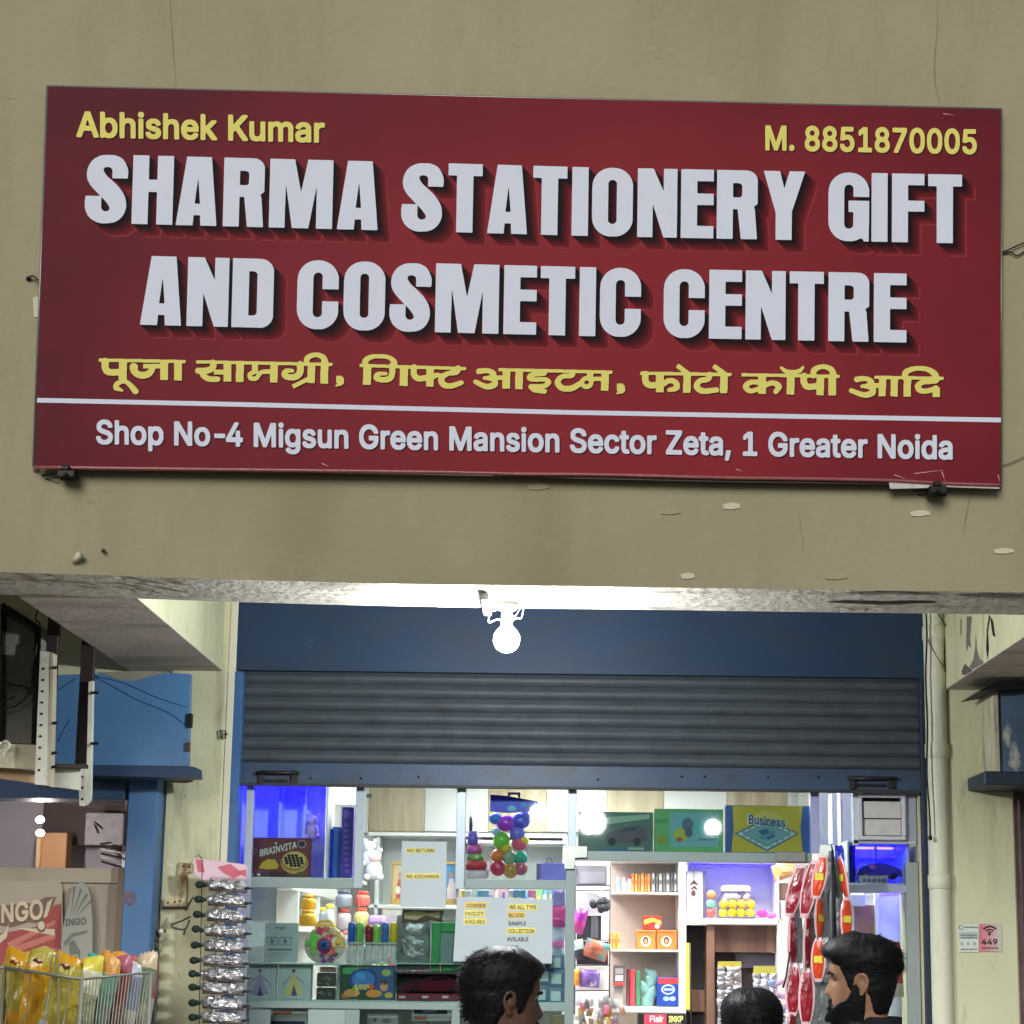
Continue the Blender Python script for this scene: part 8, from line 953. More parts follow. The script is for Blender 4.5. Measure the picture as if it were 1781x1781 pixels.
for x, y, r_, c_ in ((862, 1424, 12, (70, 130, 220)), (880, 1432, 17, (190, 50, 226)), (905, 1428, 17, (70, 70, 226)), (912, 1420, 10, (40, 60, 206)), (900, 1450, 14, (110, 110, 220)), (872, 1462, 15, (120, 200, 60)), (903, 1468, 14, (226, 90, 130)), (912, 1462, 9, (240, 210, 70)), (866, 1488, 13, (226, 130, 70)), (886, 1492, 12, (150, 176, 150)), (905, 1492, 13, (60, 170, 150)), (866, 1510, 14, (206, 70, 100)), (888, 1514, 13, (206, 150, 90)), (906, 1510, 12, (190, 100, 130)), (880, 1476, 10, (226, 200, 80)), (862, 1446, 8, (190, 220, 240))):
    p = P(x, y, Yt+.03); s_ = r_/390; q.ball(p, s_, .022, s_*random.uniform(.8, 1.1), C(*c_, .25), 10, 8)
f_ = T.part('bag'); f_.ppx([(853, 1410), (924, 1408), (919, 1470), (914, 1530), (856, 1528), (858, 1470)], Yt-.012, .001, FILM); T.done()
T = Thing('gift_bag', 'violet gift bag standing at the right of the middle bay', 'gift bag'); a = T.part('bag'); a.bpx(939, 1501, 988, 1530, Yd+.05, .05, C(140, 128, 236, .4), .003); a.bpx(933, 1502, 939, 1530, Yd+.05, .05, C(110, 104, 170), .001); h = T.part('handle'); h.tube(cpx([(950, 1502, Yd+.06), (953, 1494, Yd+.06), (956, 1492, Yd+.06), (960, 1496, Yd+.06), (963, 1502, Yd+.06)], 4), .002, C(60, 60, 80), 5); T.done()
T = Thing('hair_accessory_pack', 'pink and clear accessory packs hanging left of the door upright', 'packets')
for x, y, w_, h_, c_ in ((971, 1562, 12, 14, (170, 160, 226)), (972, 1588, 13, 12, (226, 80, 150)), (972, 1602, 13, 10, (236, 90, 170)), (972, 1624, 12, 12, (206, 206, 226)), (970, 1642, 11, 8, (236, 130, 190)), (970, 1656, 12, 8, (200, 210, 226))): 
    a = T.part('packet'); a.pillow(P(x, y, 2.4), P(x+w_, y, 2.4)-P(x, y, 2.4), P(x, y-h_, 2.4)-P(x, y, 2.4), (0, -1, .1), .012, [foil(*c_)], seed=x+y, nu=8, nv=8)
q = T.part('hook'); q.tube([P(962, 1545, 2.4), P(962, 1668, 2.4)], .002, WHITE, 5); T.done()
for k, (x0, x1, c_) in enumerate(((800, 808, (232, 206, 130)), (809, 820, (236, 240, 244)), (830, 850, (130, 170, 200)), (884, 892, (236, 240, 244)), (892, 914, (120, 170, 190)), (918, 933, (226, 130, 160)))):
    b = MB(); b.bpx(x0, 1548, x1, 1561, 2.5, .06, C(*c_), .002); one('small_box', ('cream', 'first white', 'pale blue', 'second white', 'teal blue', 'pink')[k]+' small box in the row just above the blood sample notice', 'box', b, 'small boxes above the notice')
def stock(lab, x0, x1, yb, hmin, hmax, Y, n, pal):
    t = Thing('stock_row', lab, 'packs', 'rows of stock at the back of the shop'); x = x0
    for k in range(n):
        w_ = (x1-x0)/n*random.uniform(.7, 1.1); h_ = random.uniform(hmin, hmax); col = C(*random.choice(pal), .35); a = t.part('pack')
        if random.random() < .35: c = P(x+w_/2, yb, Y+.03); s_ = P(x+1, yb, Y).x-P(x, yb, Y).x; a.lathe(c, [(w_*.42*s_, 0), (w_*.45*s_, h_*.1*s_), (w_*.45*s_, h_*.65*s_), (w_*.25*s_, h_*.8*s_), (w_*.25*s_, h_*s_)], col, 12)
        else: a.bpx(x, yb-h_, x+w_-.6, yb, Y+random.uniform(0, .03), .07, col, .003)
        q = a.sub('label'); q.rpx(x+w_*.2, yb-h_*.55, x+w_*.75, yb-h_*.25, Y-.012, C(*random.choice(((226, 222, 214), (206, 190, 120), (190, 70, 70), (70, 90, 150))), .5)); x += (x1-x0)/n
    t.done()
PAL = [(206, 80, 80), (226, 190, 80), (96, 150, 200), (120, 180, 110), (226, 150, 170), (230, 226, 220), (150, 110, 180), (240, 160, 90), (110, 170, 170)]
stock('crowded row of small colourful packs behind the toothbrush pack on the back cabinet', 655, 800, 1700, 22, 50, YK-.02, 14, PAL)
stock('row of mixed colourful packs on the back cabinet right behind the blood sample notice', 803, 980, 1700, 24, 60, YK-.02, 15, PAL)
stock('row of small packs on the middle cabinet shelf beside the framed pictures', 713, 768, 1575, 16, 40, YK+.02, 5, PAL)
stock('row of mixed packs on the upper shelf of the back cabinet behind the hanging toys', 812, 978, 1574, 18, 44, YK+.02, 14, PAL)
stock('low row of bottles and packs at the far end of the left wall shelving', 588, 640, 1652, 16, 32, 3.5, 6, PAL)
# ================================================================== GAME BOXES ON THE DOOR HEADER
Yh = YG+.05
def pr_car(q, Y):
    q.sheet([[(1010, 1424), (1130, 1416), (1130, 1424), (1010, 1440)]], Y, C(150, 180, 160)); q.sheet([[(1050, 1462), (1056, 1450), (1080, 1442), (1110, 1436), (1122, 1444), (1126, 1462), (1100, 1468)]], Y-.0004, C(96, 84, 100)); q.sheet([[(1074, 1446), (1090, 1438), (1108, 1437), (1104, 1446)]], Y-.0008, C(60, 70, 90)); q.disc(1064, 1464, 7, 7, Y-.001, C(40, 48, 50)); q.disc(1108, 1464, 7, 7, Y-.001, C(40, 48, 50)); q.rpx(1050, 1475, 1090, 1479, Y, C(60, 110, 150)); q.rpx(1092, 1474, 1120, 1478, Y-.0002, C(150, 180, 170))
box('dark green toy car box on the door header, leftmost of three', 1006, 1412, 1136, 1482, Yh, .06, C(84, 112, 106, .35), 'game_box', 'game box', 'boxes on the door header', pr_car)
def pr_gr(q, Y):
    q.rpx(1165, 1413, 1250, 1473, Y, C(120, 180, 190)); q.disc(1184, 1452, 13, 12, Y-.0004, C(180, 190, 70)); q.disc(1196, 1434, 10, 12, Y-.0006, C(86, 116, 140)); q.disc(1198, 1448, 7, 8, Y-.0008, C(90, 96, 130)); q.disc(1182, 1460, 6, 4, Y-.001, C(190, 90, 80)); q.disc(1218, 1440, 12, 10, Y-.0005, C(90, 190, 190)); q.rpx(1215, 1458, 1246, 1462, Y-.0004, C(90, 140, 150)); q.rpx(1140, 1424, 1162, 1432, Y, C(80, 160, 110)); q.disc(1150, 1460, 8, 9, Y, C(150, 160, 70))
box('mint green board game box between the dark car box and the yellow Business box', 1138, 1407, 1258, 1482, Yh, .06, C(110, 178, 116, .35), 'game_box', 'game box', 'boxes on the door header', pr_gr)
def pr_bus(q, Y):
    q.sheet([[(1274, 1402), (1396, 1402), (1392, 1440), (1396, 1482), (1272, 1482), (1276, 1440)]], Y, C(214, 192, 76)); BL = C(60, 100, 150); PL = C(176, 206, 206)
    q.sheet([[(1277, 1450), (1332, 1424), (1390, 1450), (1334, 1481)]], Y-.0004, BL); q.sheet([[(1281, 1450), (1332, 1427), (1386, 1450), (1334, 1478)]], Y-.0008, PL); q.sheet([[(1292, 1450), (1332, 1432), (1375, 1450), (1334, 1472)]], Y-.0012, BL); q.sheet([[(1294, 1450), (1332, 1433.5), (1373, 1450), (1334, 1470.5)]], Y-.0016, C(130, 176, 186))
    for k in range(9):
        t = (k+.5)/9
        for (xa, ya), (xb, yb) in (((1281, 1450), (1332, 1427)), ((1332, 1427), (1386, 1450)), ((1386, 1450), (1334, 1478)), ((1334, 1478), (1281, 1450))):
            x, y = xa+(xb-xa)*t, ya+(yb-ya)*t; x += (1333-x)*.1; y += (1450.5-y)*.1; q.disc(x, y, 1.7, 1.1, Y-.002, BL if k % 2 else C(236, 236, 226), 6)
    q.sheet([[(1318, 1446), (1332, 1441), (1350, 1454), (1336, 1461)]], Y-.002, C(70, 110, 160)); q.sheet([[(1320, 1456), (1345, 1444), (1350, 1448), (1326, 1461)]], Y-.0022, C(100, 150, 180))
    q.sheet([[(1302+64*k/12, 1432-22*math.sin(math.pi*k/12)**.6) for k in range(13)]], Y-.0024, C(226, 206, 110)); q.text('Business', 1300, 1415, 1368, 1434, Y-.0042, C(236, 240, 236), 7); q.text('Business', 1302, 1416, 1366, 1433, Y-.0052, C(66, 104, 160), 7)
box('yellow and blue board game box lettered Business on the door header', 1262, 1401, 1411, 1483, Yh, .06, C(70, 104, 170, .35), 'game_box', 'game box', 'boxes on the door header', pr_bus)
# ================================================================== MIDDLE: WIRE RACK, DISPLAY SHELF
T = Thing('wire_display_rack', 'dark wire display rack hung with pouches inside the glass door', 'display rack')
Yw = 2.85; RK = M('thin dark wire', (60, 58, 62), .5); a = T.part('upright'); xw = P(1061, 1560, Yw).x; a.tube([(xw, Yw, .16), (xw, Yw, P(1061, 1504, Yw).z)], .004, RK, 6); x_ = P(1001, 1560, Yw).x; a.tube([(x_, Yw, .16), (x_, Yw, P(1001, 1504, Yw).z)], .004, RK, 6)
for y in (1540, 1549, 1635, 1679, 1723): a = T.part('rail'); a.tube([P(1001, y, Yw), P(1061, y, Yw)], .003, RK, 6)
a = T.part('header_board'); a.bpx(1003, 1504, 1056, 1539, Yw, .02, C(142, 142, 150), .003); a.bpx(1009, 1516, 1052, 1536, Yw-.002, .002, C(160, 160, 168), 0); a = T.part('back_board'); a.bpx(1003, 1552, 1058, 1590, Yw+.05, .01, C(226, 226, 230)); a.bpx(1003, 1592, 1046, 1634, Yw+.06, .01, C(70, 70, 78)); a.bpx(1028, 1592, 1040, 1632, Yw+.055, .01, C(110, 116, 120)); a.bpx(1003, 1637, 1058, 1678, Yw+.06, .01, C(50, 46, 52)); a.bpx(1003, 1680, 1058, 1722, Yw+.06, .01, C(226, 224, 220)); T.done()
def pouch(lab, x, y, w_, h_, Y, col, tilt=0, grp='pouches on the wire rack'):
    b = MB(); c = P(x, y, Y); s_ = P(x+1, y, Y).x-c.x; b.pillow(c, Vector((math.cos(tilt), 0, -math.sin(tilt)))*w_*s_, Vector((math.sin(tilt), 0, math.cos(tilt)))*h_*s_, (0, -1, .1), .03, col, (.5,) if len(col) > 1 else (), seed=x, zig=False, nu=8, nv=10); one('pouch', lab, 'pouch', b, grp)
T = Thing('pompom_bag', 'fuzzy dark grey pompom charm hanging on the wire rack', 'pompom'); a = T.part('pompom')
for k in range(12): a.ball(P(1030+random.random()*26, 1566+random.random()*16, Yw-.03-random.random()*.03), .018, .018, .02, M('grey fur', (72, 76, 78), .9, .3, 60, bump=1, bscale=120), 8, 6)
a = T.part('strap'); a.tube(cpx([(1040, 1560, Yw-.03), (1046, 1550, Yw-.01), (1052, 1560, Yw-.03)], 4), .004, C(190, 190, 190), 6); T.done()
pouch('magenta fabric pouch on the wire rack right of the door upright', 1008, 1602, 11, 22, Yw-.05, [foil(206, 70, 150), foil(170, 60, 170)], .25); pouch('dark pouch with pale clip at the left of the wire rack', 1008, 1652, 9, 18, Yw-.04, [C(60, 56, 66), C(190, 206, 196)], -.2)
pouch('oval multicoloured map printed pouch on the wire rack', 1037, 1652, 21, 16, Yw-.06, [M('map print', (206, 120, 90), .4, .5, 25, stain=(80, 160, 160), stain_amt=1, stain_scale=(14, 14, 14), stain_lo=.48, stain_hi=.52)], .3)
pouch('violet printed pouch low on the wire rack', 1026, 1702, 17, 15, Yw-.05, [M('violet print', (140, 110, 190), .3, .4, 30, stain=(226, 220, 240), stain_amt=1, stain_scale=(16, 16, 16), stain_lo=.55, stain_hi=.58)], .05); pouch('orange pouch at the left of the violet pouch', 1003, 1700, 6, 14, Yw-.05, [C(232, 150, 60)], 0)
T = Thing('sachet_bunch', 'bunch of shiny sachets hanging at the bottom of the wire rack', 'sachets')
for k in range(46):
    x, y = 1001+random.random()*82, 1738+random.random()*52; a = T.part('sachet'); col = random.choice([(206, 206, 206), (190, 170, 90), (206, 110, 130), (226, 226, 230), (150, 120, 100), (120, 116, 120)]) if y > 1750 else random.choice([(150, 150, 150), (196, 196, 200), (110, 108, 110)])
    a.pillow(P(x, y, Yw-.06-random.random()*.06), Vector((.014, 0, random.uniform(-.006, .006))), Vector((random.uniform(-.008, .008), 0, .02)), (random.uniform(-.4, .4), -1, random.uniform(-.2, .5)), .006, [foil(*col)], seed=k, nu=4, nv=5)
T.done()
YD_ = 3.3
T = Thing('display_shelf', 'white open display shelf facing the door with beige back', 'shelf')
BG = M('beige back panel', (206, 194, 180), .6, .04); a = T.part('back_panel'); a.bpx(1062, 1500, 1186, 1800, YD_+.25, .02, BG); xa, xb, _, _ = RC(1062, 1500, 1360, 1800, YD_); a.box(xa, xb, YD_+.26, YD_+.28, .16, 1.5, BG)
a.bpx(1196, 1498, 1356, 1600, YD_+.25, .02, NW)
for y, x0, x1 in ((1552.5, 1062, 1184), (1652.5, 1062, 1184), (1752, 1062, 1190)):
    s = T.part('shelf'); s.bpx(x0, y-1, x1, y+(9 if y > 1700 else 3), YD_, .25, M('shelf edge grey', (206, 204, 200), .4), .001)
s = T.part('shelf'); s.bpx(1190, 1598, 1358, 1607, YD_-.02, .27, WHITE, .001); s = T.part('shelf'); s.bpx(1062, 1496, 1360, 1500, YD_, .27, WHITE, .001)
d = T.part('divider'); d.bpx(1181, 1500, 1193, 1800, YD_-.02, .27, WHITE, .001); xa = P(1187, 1790, YD_-.02).x; d.box(xa-.012, xa+.012, YD_-.02, YD_+.25, .16, P(1187, 1795, YD_).z, WHITE)
d = T.part('divider'); d.bpx(1353, 1500, 1356, 1780, YD_-.02, .27, WHITE, .001); T.done()
gs = 'packs on the white display shelf'
def brow(lab, x0, x1, y0, y1, n, col, capc, Y=YD_+.06):
    t = Thing('pack_row', lab, 'packs', gs); a = t.part('pack')
    for k in range(n):
        w_ = (x1-x0)/n; xa = x0+k*w_; a = t.part('pack'); a.bpx(xa+.5, y0+random.uniform(-1, 1), xa+w_-.5, y1, Y+random.uniform(0, .02), .07, col[k % len(col)], .004); q = a.sub('label'); q.rpx(xa+1.5, y0+(y1-y0)*.35, xa+w_-1.5, y0+(y1-y0)*.6, Y-.001, capc)
    t.done()
brow('row of orange printed packs on the top shelf', 1098, 1131, 1519, 1551, 6, [C(206, 140, 80), C(226, 160, 90)], C(170, 90, 60)); brow('row of silver and black packs at the right of the top shelf', 1133, 1178, 1518, 1551, 7, [CHROME, C(120, 124, 120)], C(70, 74, 70))
def bottle(lab, x, y0, y1, w_, col, capc, Y=YD_+.06, grp='bottles on the white display shelf'):
    t = Thing('bottle', lab, 'bottle', grp); c = P(x, y1, Y+.04); h = P(x, y0, Y+.04).z-c.z; r = w_/2*(P(x+1, y1, Y).x-P(x, y1, Y).x); a = t.part('body'); a.lathe(c, [(r*.9, 0), (r, h*.05), (r, h*.6), (r*.7, h*.72), (r*.6, h*.74)], col, 14); k = t.part('cap'); k.lathe(c+Vector((0, 0, h*.74)), [(r*.62, 0), (r*.66, h*.02), (r*.6, h*.24), (r*.3, h*.26)], capc, 14); t.done()
bottle('blue grey bottle at the left end of the top shelf', 1075, 1525, 1551, 11, C(130, 150, 170, .3), C(190, 196, 206)); bottle('pale pink bottle second from the left on the top shelf', 1086, 1526, 1551, 10, C(206, 190, 206, .3), C(170, 160, 180)); bottle('red capped white bottle beside the orange packs', 1096, 1521, 1551, 8, C(226, 206, 206, .3), C(196, 80, 90))
def pr_soap(q, Y): q.sheet([[(1120, 1600), (1135, 1596), (1150, 1602), (1150, 1608), (1136, 1603), (1120, 1608)]], Y, C(236, 200, 80)); q.disc(1143, 1611, 4, 4, Y, C(236, 226, 220)); q.disc(1126, 1611, 3, 3, Y, C(170, 40, 40))
box('red and yellow soap box on top of the two orange boxes', 1119, 1593, 1150, 1617, YD_+.05, .08, C(206, 60, 52, .35), 'soap_box', 'box', gs, pr_soap)
def pr_face(cx, cy):
    def f(q, Y): q.rpx(cx-13, cy-14, cx+13, cy-11, Y, C(170, 90, 50)); q.disc(cx, cy+3, 9, 9, Y, C(236, 220, 200)); q.disc(cx, cy+2, 5, 7, Y-.0004, C(80, 50, 40)); q.disc(cx, cy+3, 3, 4.5, Y-.0008, C(190, 140, 110))
    return f
box('orange box with a round portrait and yellow base, left of a pair', 1107, 1618, 1140, 1651, YD_+.04, .09, C(206, 126, 62, .4), 'hair_dye_box', 'box', gs, pr_face(1123, 1634)); box('orange box with a small dark portrait, right of a pair', 1142, 1618, 1178, 1651, YD_+.04, .09, C(196, 118, 58, .4), 'hair_dye_box', 'box', gs, pr_face(1159, 1634))
brow('short row of small orange packs at the left of the middle shelf', 1058, 1079, 1622, 1652, 3, [C(226, 170, 90)], C(196, 120, 60))
def pr_ph(q, Y): q.rpx(1070, 1684, 1084, 1694, Y, C(150, 150, 150)); q.rpx(1070, 1696, 1084, 1706, Y, C(206, 190, 190)); q.rpx(1068, 1708, 1086, 1714, Y-.0003, C(206, 70, 70))
box('small dark grey box with red foot at the left of the lower shelf', 1067, 1679, 1087, 1716, YD_+.02, .06, C(90, 84, 86, .35), 'small_box', 'box', gs, pr_ph); box('small grey box under the dark one on the lower shelf', 1066, 1717, 1084, 1750, YD_+.04, .06, C(176, 170, 164), 'small_box', 'box', gs)
for x0, x1, c_, nm in ((1091, 1095, (110, 60, 70), 'maroon'), (1096, 1105, (206, 70, 76), 'red'), (1106, 1114, (70, 130, 96), 'green')): box(nm+' book standing upright on the lower display shelf', x0, 1685+(x0-1091)*.2, x1, 1750, YD_+.03, .14, C(*c_, .5), 'book', 'book', 'books on the lower shelf')
T = Thing('clear_packs', 'teal clear wrapped packs between the books and the blue box', 'packs', gs)
for k in range(7): a = T.part('packet'); x, y = 1122+random.random()*14, 1696+k*8; a.pillow(P(x, y, YD_+.08), Vector((.03, 0, random.uniform(-.02, .02))), Vector((random.uniform(-.01, .01), 0, .03)), (0, -1, .2), .015, [foil(140, 190, 180)], seed=k, nu=6, nv=6)
T.done()
def pr_blue(q, Y): q.rpx(1145, 1701, 1180, 1711, Y, C(206, 56, 60)); q.disc(1162, 1721, 12, 9, Y, C(190, 206, 230)); q.disc(1162, 1721, 9, 6.5, Y-.0004, C(40, 80, 170)); q.rpx(1155, 1719.5, 1170, 1722.5, Y-.0008, C(220, 230, 240)); q.disc(1159, 1737, 6, 4, Y, C(150, 180, 220)); q.disc(1170, 1737, 5, 4, Y-.0002, C(200, 210, 226))
box('blue carton with red top stripe at the right of the lower shelf', 1143, 1700, 1181, 1750, YD_+.02, .1, C(36, 70, 160, .35), 'carton', 'box', gs, pr_blue)
def pr_pen(q, Y): q.rpx(1120, 1764, 1159, 1785, Y, C(206, 60, 80)); q.text('Flair', 1130, 1766, 1154, 1778, Y-.0016, C(240, 226, 226)); q.text('INKP', 1163, 1767, 1188, 1778, Y-.0016, C(226, 230, 130)); q.rpx(1164, 1781, 1186, 1783, Y, C(220, 220, 220))
box('black and red pen display box lettered Flair at the bottom of the shelf', 1110, 1762, 1193, 1800, YD_-.1, .12, C(30, 28, 32, .35), 'pen_box', 'box', gs, pr_pen)
T = Thing('wind_chime_box', 'silver box with a dark hanging ornament in the shelf niche', 'box', gs); a = T.part('carton'); a.bpx(1194, 1515, 1227, 1597, YD_+.06, .1, M('pale silver card', (196, 196, 206), .35, .08, 12), .003); a.bpx(1222, 1515, 1227, 1597, YD_+.058, .1, C(90, 84, 120)); q = T.part('ornament'); OM = C(84, 60, 54); q.sheet([[(1197, 1541), (1207, 1530), (1217, 1541), (1207, 1537)]], YD_+.057, OM); q.sheet([[(1198, 1548), (1208, 1540), (1216, 1549), (1207, 1545)]], YD_+.0565, OM); q.disc(1206, 1553, 4, 5, YD_+.056, OM); q.tube([P(1207, 1506, YD_+.05), P(1207, 1535, YD_+.05)], .002, OM, 4); T.done()
T = Thing('ball_jar', 'clear jar of yellow balls with white lid on the violet lit shelf', 'jar'); cj = P(1280, 1597, YD_+.08); a = T.part('ball'); YL = C(240, 214, 40, .25); s1 = P(1281, 1597, YD_).x-P(1280, 1597, YD_).x
for row, y in enumerate((1588, 1573)):
    for k in range(4): a.ball(P(1258+k*15.5+row, y, YD_+.05), 8.2*s1, 8.2*s1, 8*s1, YL, 14, 10)
for k in range(3): a.ball(P(1266+k*16, 1560, YD_+.06), 8*s1, 8*s1, 7*s1, C(206, 206, 226, .2), 12, 8)
a = T.part('jar'); a.lathe(cj, [(30*s1, 0), (33*s1, 3*s1), (33*s1, 34*s1), (27*s1, 40*s1), (25*s1, 46*s1)], clear('jar plastic', (250, 250, 250), .08, .05), 24, 'z', 1, .7); a = T.part('lid'); a.lathe(cj+Vector((0, 0, 46*s1)), [(26*s1, 0), (27*s1, 1*s1), (26*s1, 9*s1), (20*s1, 11*s1)], M('cream lid', (226, 214, 206), .35, .1, 20), 24, 'z', 1, .7); T.done()
for x, y, c_, nm in ((1236, 1588, (226, 84, 76), 'red ball at the bottom of the small stack left of the ball jar'), (1236, 1572, (110, 190, 150), 'green ball in the middle of the small stack left of the ball jar'), (1237, 1556, (240, 140, 90), 'orange ball on top of the small stack left of the ball jar')):
    b = MB(); b.ball(P(x, y, YD_+.05), 8.4*s1, 8.4*s1, 8.2*s1, C(*c_, .25), 14, 10); b.tube([P(x-8, y, YD_+.05)+Vector((0, -.004, 0)), P(x, y, YD_+.05)+Vector((0, -8.5*s1, 0)), P(x+8, y, YD_+.05)+Vector((0, -.004, 0))], .0012, C(*[int(v*.8) for v in c_], .3), 5); one('ball', nm, 'ball', b, 'stacked balls')
T = Thing('pink_toy', 'bright pink plastic toy lying right of the ball jar', 'toy'); a = T.part('body'); a.ball(P(1327, 1589, YD_+.06), .025, .02, .02, C(236, 60, 150, .25)); a.ball(P(1341, 1592, YD_+.06), .03, .02, .014, C(240, 90, 170, .25)); a = T.part('head'); a.ball(P(1320, 1588, YD_+.04), .012, .012, .016, C(206, 50, 140, .25)); T.done()
T = Thing('bread_pack', 'orange wrapped bun pack on the upper right shelf behind the pouch strips', 'packet'); a = T.part('packet'); a.pillow(P(1363, 1514, YD_), Vector((.055, 0, .02)), Vector((-.01, 0, .04)), (0, -1, .2), .03, [foil(206, 150, 96)], seed=4); q = T.part('label'); q.ball(P(1366, 1512, YD_-.035), .03, .004, .014, C(250, 210, 120)); T.done()
box('small brown box on the narrow shelf right of the niche', 1357, 1536, 1371, 1565, YD_, .08, C(110, 84, 70), 'small_box', 'box', gs); box('white box with pink marks on the narrow shelf right of the niche', 1357, 1567, 1371, 1600, YD_, .08, C(214, 206, 210), 'small_box', 'box', gs)
# brown storage below
T = Thing('counter_cabinet', 'brown wooden cabinet with dark openings below the violet lit shelf', 'cabinet')
a = T.part('panel'); a.bpx(1231, 1609, 1352, 1656, YD_+.05, .02, WOODB, 0); a.bpx(1229, 1609, 1243, 1800, YD_, .25, WOODB, .001); a.bpx(1243, 1656, 1352, 1800, YD_+.2, .02, M('dark inside', (70, 58, 56), .7, .2)); a.bpx(1280, 1657, 1352, 1684, YD_+.1, .05, C(84, 78, 90)); a.bpx(1194, 1609, 1230, 1728, YD_+.16, .02, C(52, 46, 48, .5)); a.bpx(1194, 1722, 1230, 1760, YD_+.12, .03, WOODB); a.bpx(1194, 1760, 1230, 1800, YD_+.18, .02, C(40, 34, 36))
xa, xb, _, _ = RC(1194, 1609, 1353, 1700, YD_+.2); a.box(xa, xb, YD_+.2, YD_+.23, .16, P(1270, 1795, YD_+.2).z, WOODB); T.done()
b = MB(); b.bpx(1193, 1640, 1201, 1756, YD_-.06, .01, C(226, 206, 80), .001); b.tube([P(1200, 1640, YD_-.07), P(1202, 1790, YD_-.07)], .004, C(60, 60, 60), 6); one('yellow_strip', 'narrow yellow hanging strip beside the brown cabinet', 'strip', b)
def blister(lab, x0, x1, y0, y1, yh, Y, hc):
    t = Thing('sachet_hank', lab, 'sachets', 'hanging sachet hanks over the counter'); a = t.part('header'); a.ppx([(x0+1, y0), (x1-1, y0), (x1, yh), (x0, yh)], Y, .004, hc)
    for k in range(int((y1-yh)/8)):
        for j in range(3):
            s = t.part('sachet'); x = x0+(x1-x0)*(j+.5)/3+random.uniform(-2, 2); s.pillow(P(x, yh+5+k*8, Y-.01-random.random()*.02), Vector((.018, 0, random.uniform(-.006, .006))), Vector((0, 0, .014)), (random.uniform(-.5, .5), -1, random.uniform(-.3, .6)), .006, [CHROME if (k+j) % 4 else foil(150, 140, 140)], seed=k*3+j, nu=4, nv=4)
    t.done()
blister('silver sachet hank with yellow header left of the middle man', 1248, 1290, 1672, 1790, 1682, 2.7, C(214, 196, 80)); blister('short silver sachet hank with yellow header right of the middle man', 1310, 1350, 1680, 1730, 1694, 2.6, C(214, 206, 90))
T = Thing('sachet_hank', 'lilac and white sachets hanging above the middle man', 'sachets', 'hanging sachet hanks over the counter')
for k in range(16): s = T.part('sachet'); s.pillow(P(1338+random.random()*24, 1702+random.random()*80, 2.5), Vector((.022, 0, random.uniform(-.01, .01))), Vector((0, 0, .012)), (random.uniform(-.4, .4), -1, .3), .006, [foil(*random.choice([(206, 170, 206), (226, 220, 240), (150, 170, 220), (226, 190, 206)]))], seed=k, nu=4, nv=4)
T.done()
b = MB(); b.bpx(470, 1758, 534, 1800, Yd, .06, C(222, 220, 216), .003); b.rpx(475, 1759, 508, 1764, Yd-.001, C(226, 120, 100)); b.rpx(458, 1776, 530, 1790, Yd-.0015, C(40, 50, 96)); one('white_box', 'white box with a red mark below the left glass shelf', 'box', b, 'white boxes below the glass shelf')
b = MB(); b.bpx(716, 1749, 784, 1776, Yd, .08, C(226, 226, 230), .003); b.rpx(720, 1752, 778, 1764, Yd-.001, C(70, 72, 84)); b.disc(747, 1757.5, 13, 3.5, Yd-.0016, C(170, 176, 190)); b.rpx(720, 1768, 742, 1774, Yd-.001, C(232, 140, 110)); one('white_box', 'white and black box on the glass shelf edge below the toy car', 'box', b, 'white boxes below the glass shelf')
b = MB(); b.bpx(638, 1762, 692, 1800, Yd+.02, .05, C(206, 206, 204), .002); b.disc(652, 1774, 3, 4, Yd+.019, C(130, 130, 130)); b.disc(672, 1776, 8, 4, Yd+.019, C(150, 150, 150)); one('white_box', 'plain pale box with faint drawings below the green game box', 'box', b, 'white boxes below the glass shelf')
b = MB(); b.bpx(958, 1764, 984, 1800, Yd, .05, C(176, 166, 140), .002); b.rpx(962, 1768, 978, 1776, Yd-.001, C(206, 190, 130)); one('small_box', 'small tan box at the bottom beside the left man', 'box', b)
# right niche toy, panels behind the right man
T = Thing('toy_car_pack', 'toy car in a clear pack lit deep blue in the right niche', 'toy pack'); Yt = 2.14; a = T.part('toy_car'); a.ppx([(1490, 1522), (1496, 1510), (1510, 1503), (1532, 1500), (1550, 1504), (1566, 1512), (1570, 1524)], Yt, .06, C(70, 60, 190, .15)); a.disc(1518, 1508, 5, 4, Yt-.001, C(190, 60, 190)); w_ = a.sub('wheel')
for x in (1505, 1555): w_.lathe(P(x, 1524, Yt-.004), [(.014, 0), (.014, .06)], BLACK, 14, 'y')
a = T.part('tray'); a.ppx([(1496, 1523), (1545, 1523), (1543, 1536), (1500, 1538), (1494, 1532)], Yt-.03, .06, C(190, 186, 200)); 
for k in range(5): a.disc(1503+k*8.6, 1531, 3, 3.4, Yt-.031, C(120, 120, 150))
a = T.part('film'); a.pillow(P(1528, 1516, Yt), P(1572, 1516, Yt)-P(1528, 1516, Yt), P(1528, 1492, Yt)-P(1528, 1516, Yt), (0, -1, 0), .05, [FILM], seed=5); T.done()
T = Thing('blue_bag', 'glossy blue bag left of the toy car pack', 'bag'); a = T.part('bag'); a.pillow(P(1470, 1506, 2.16), Vector((.045, 0, 0)), Vector((0, 0, .09)), (0, -1, 0), .03, [foil(40, 50, 206)], seed=8); T.done()
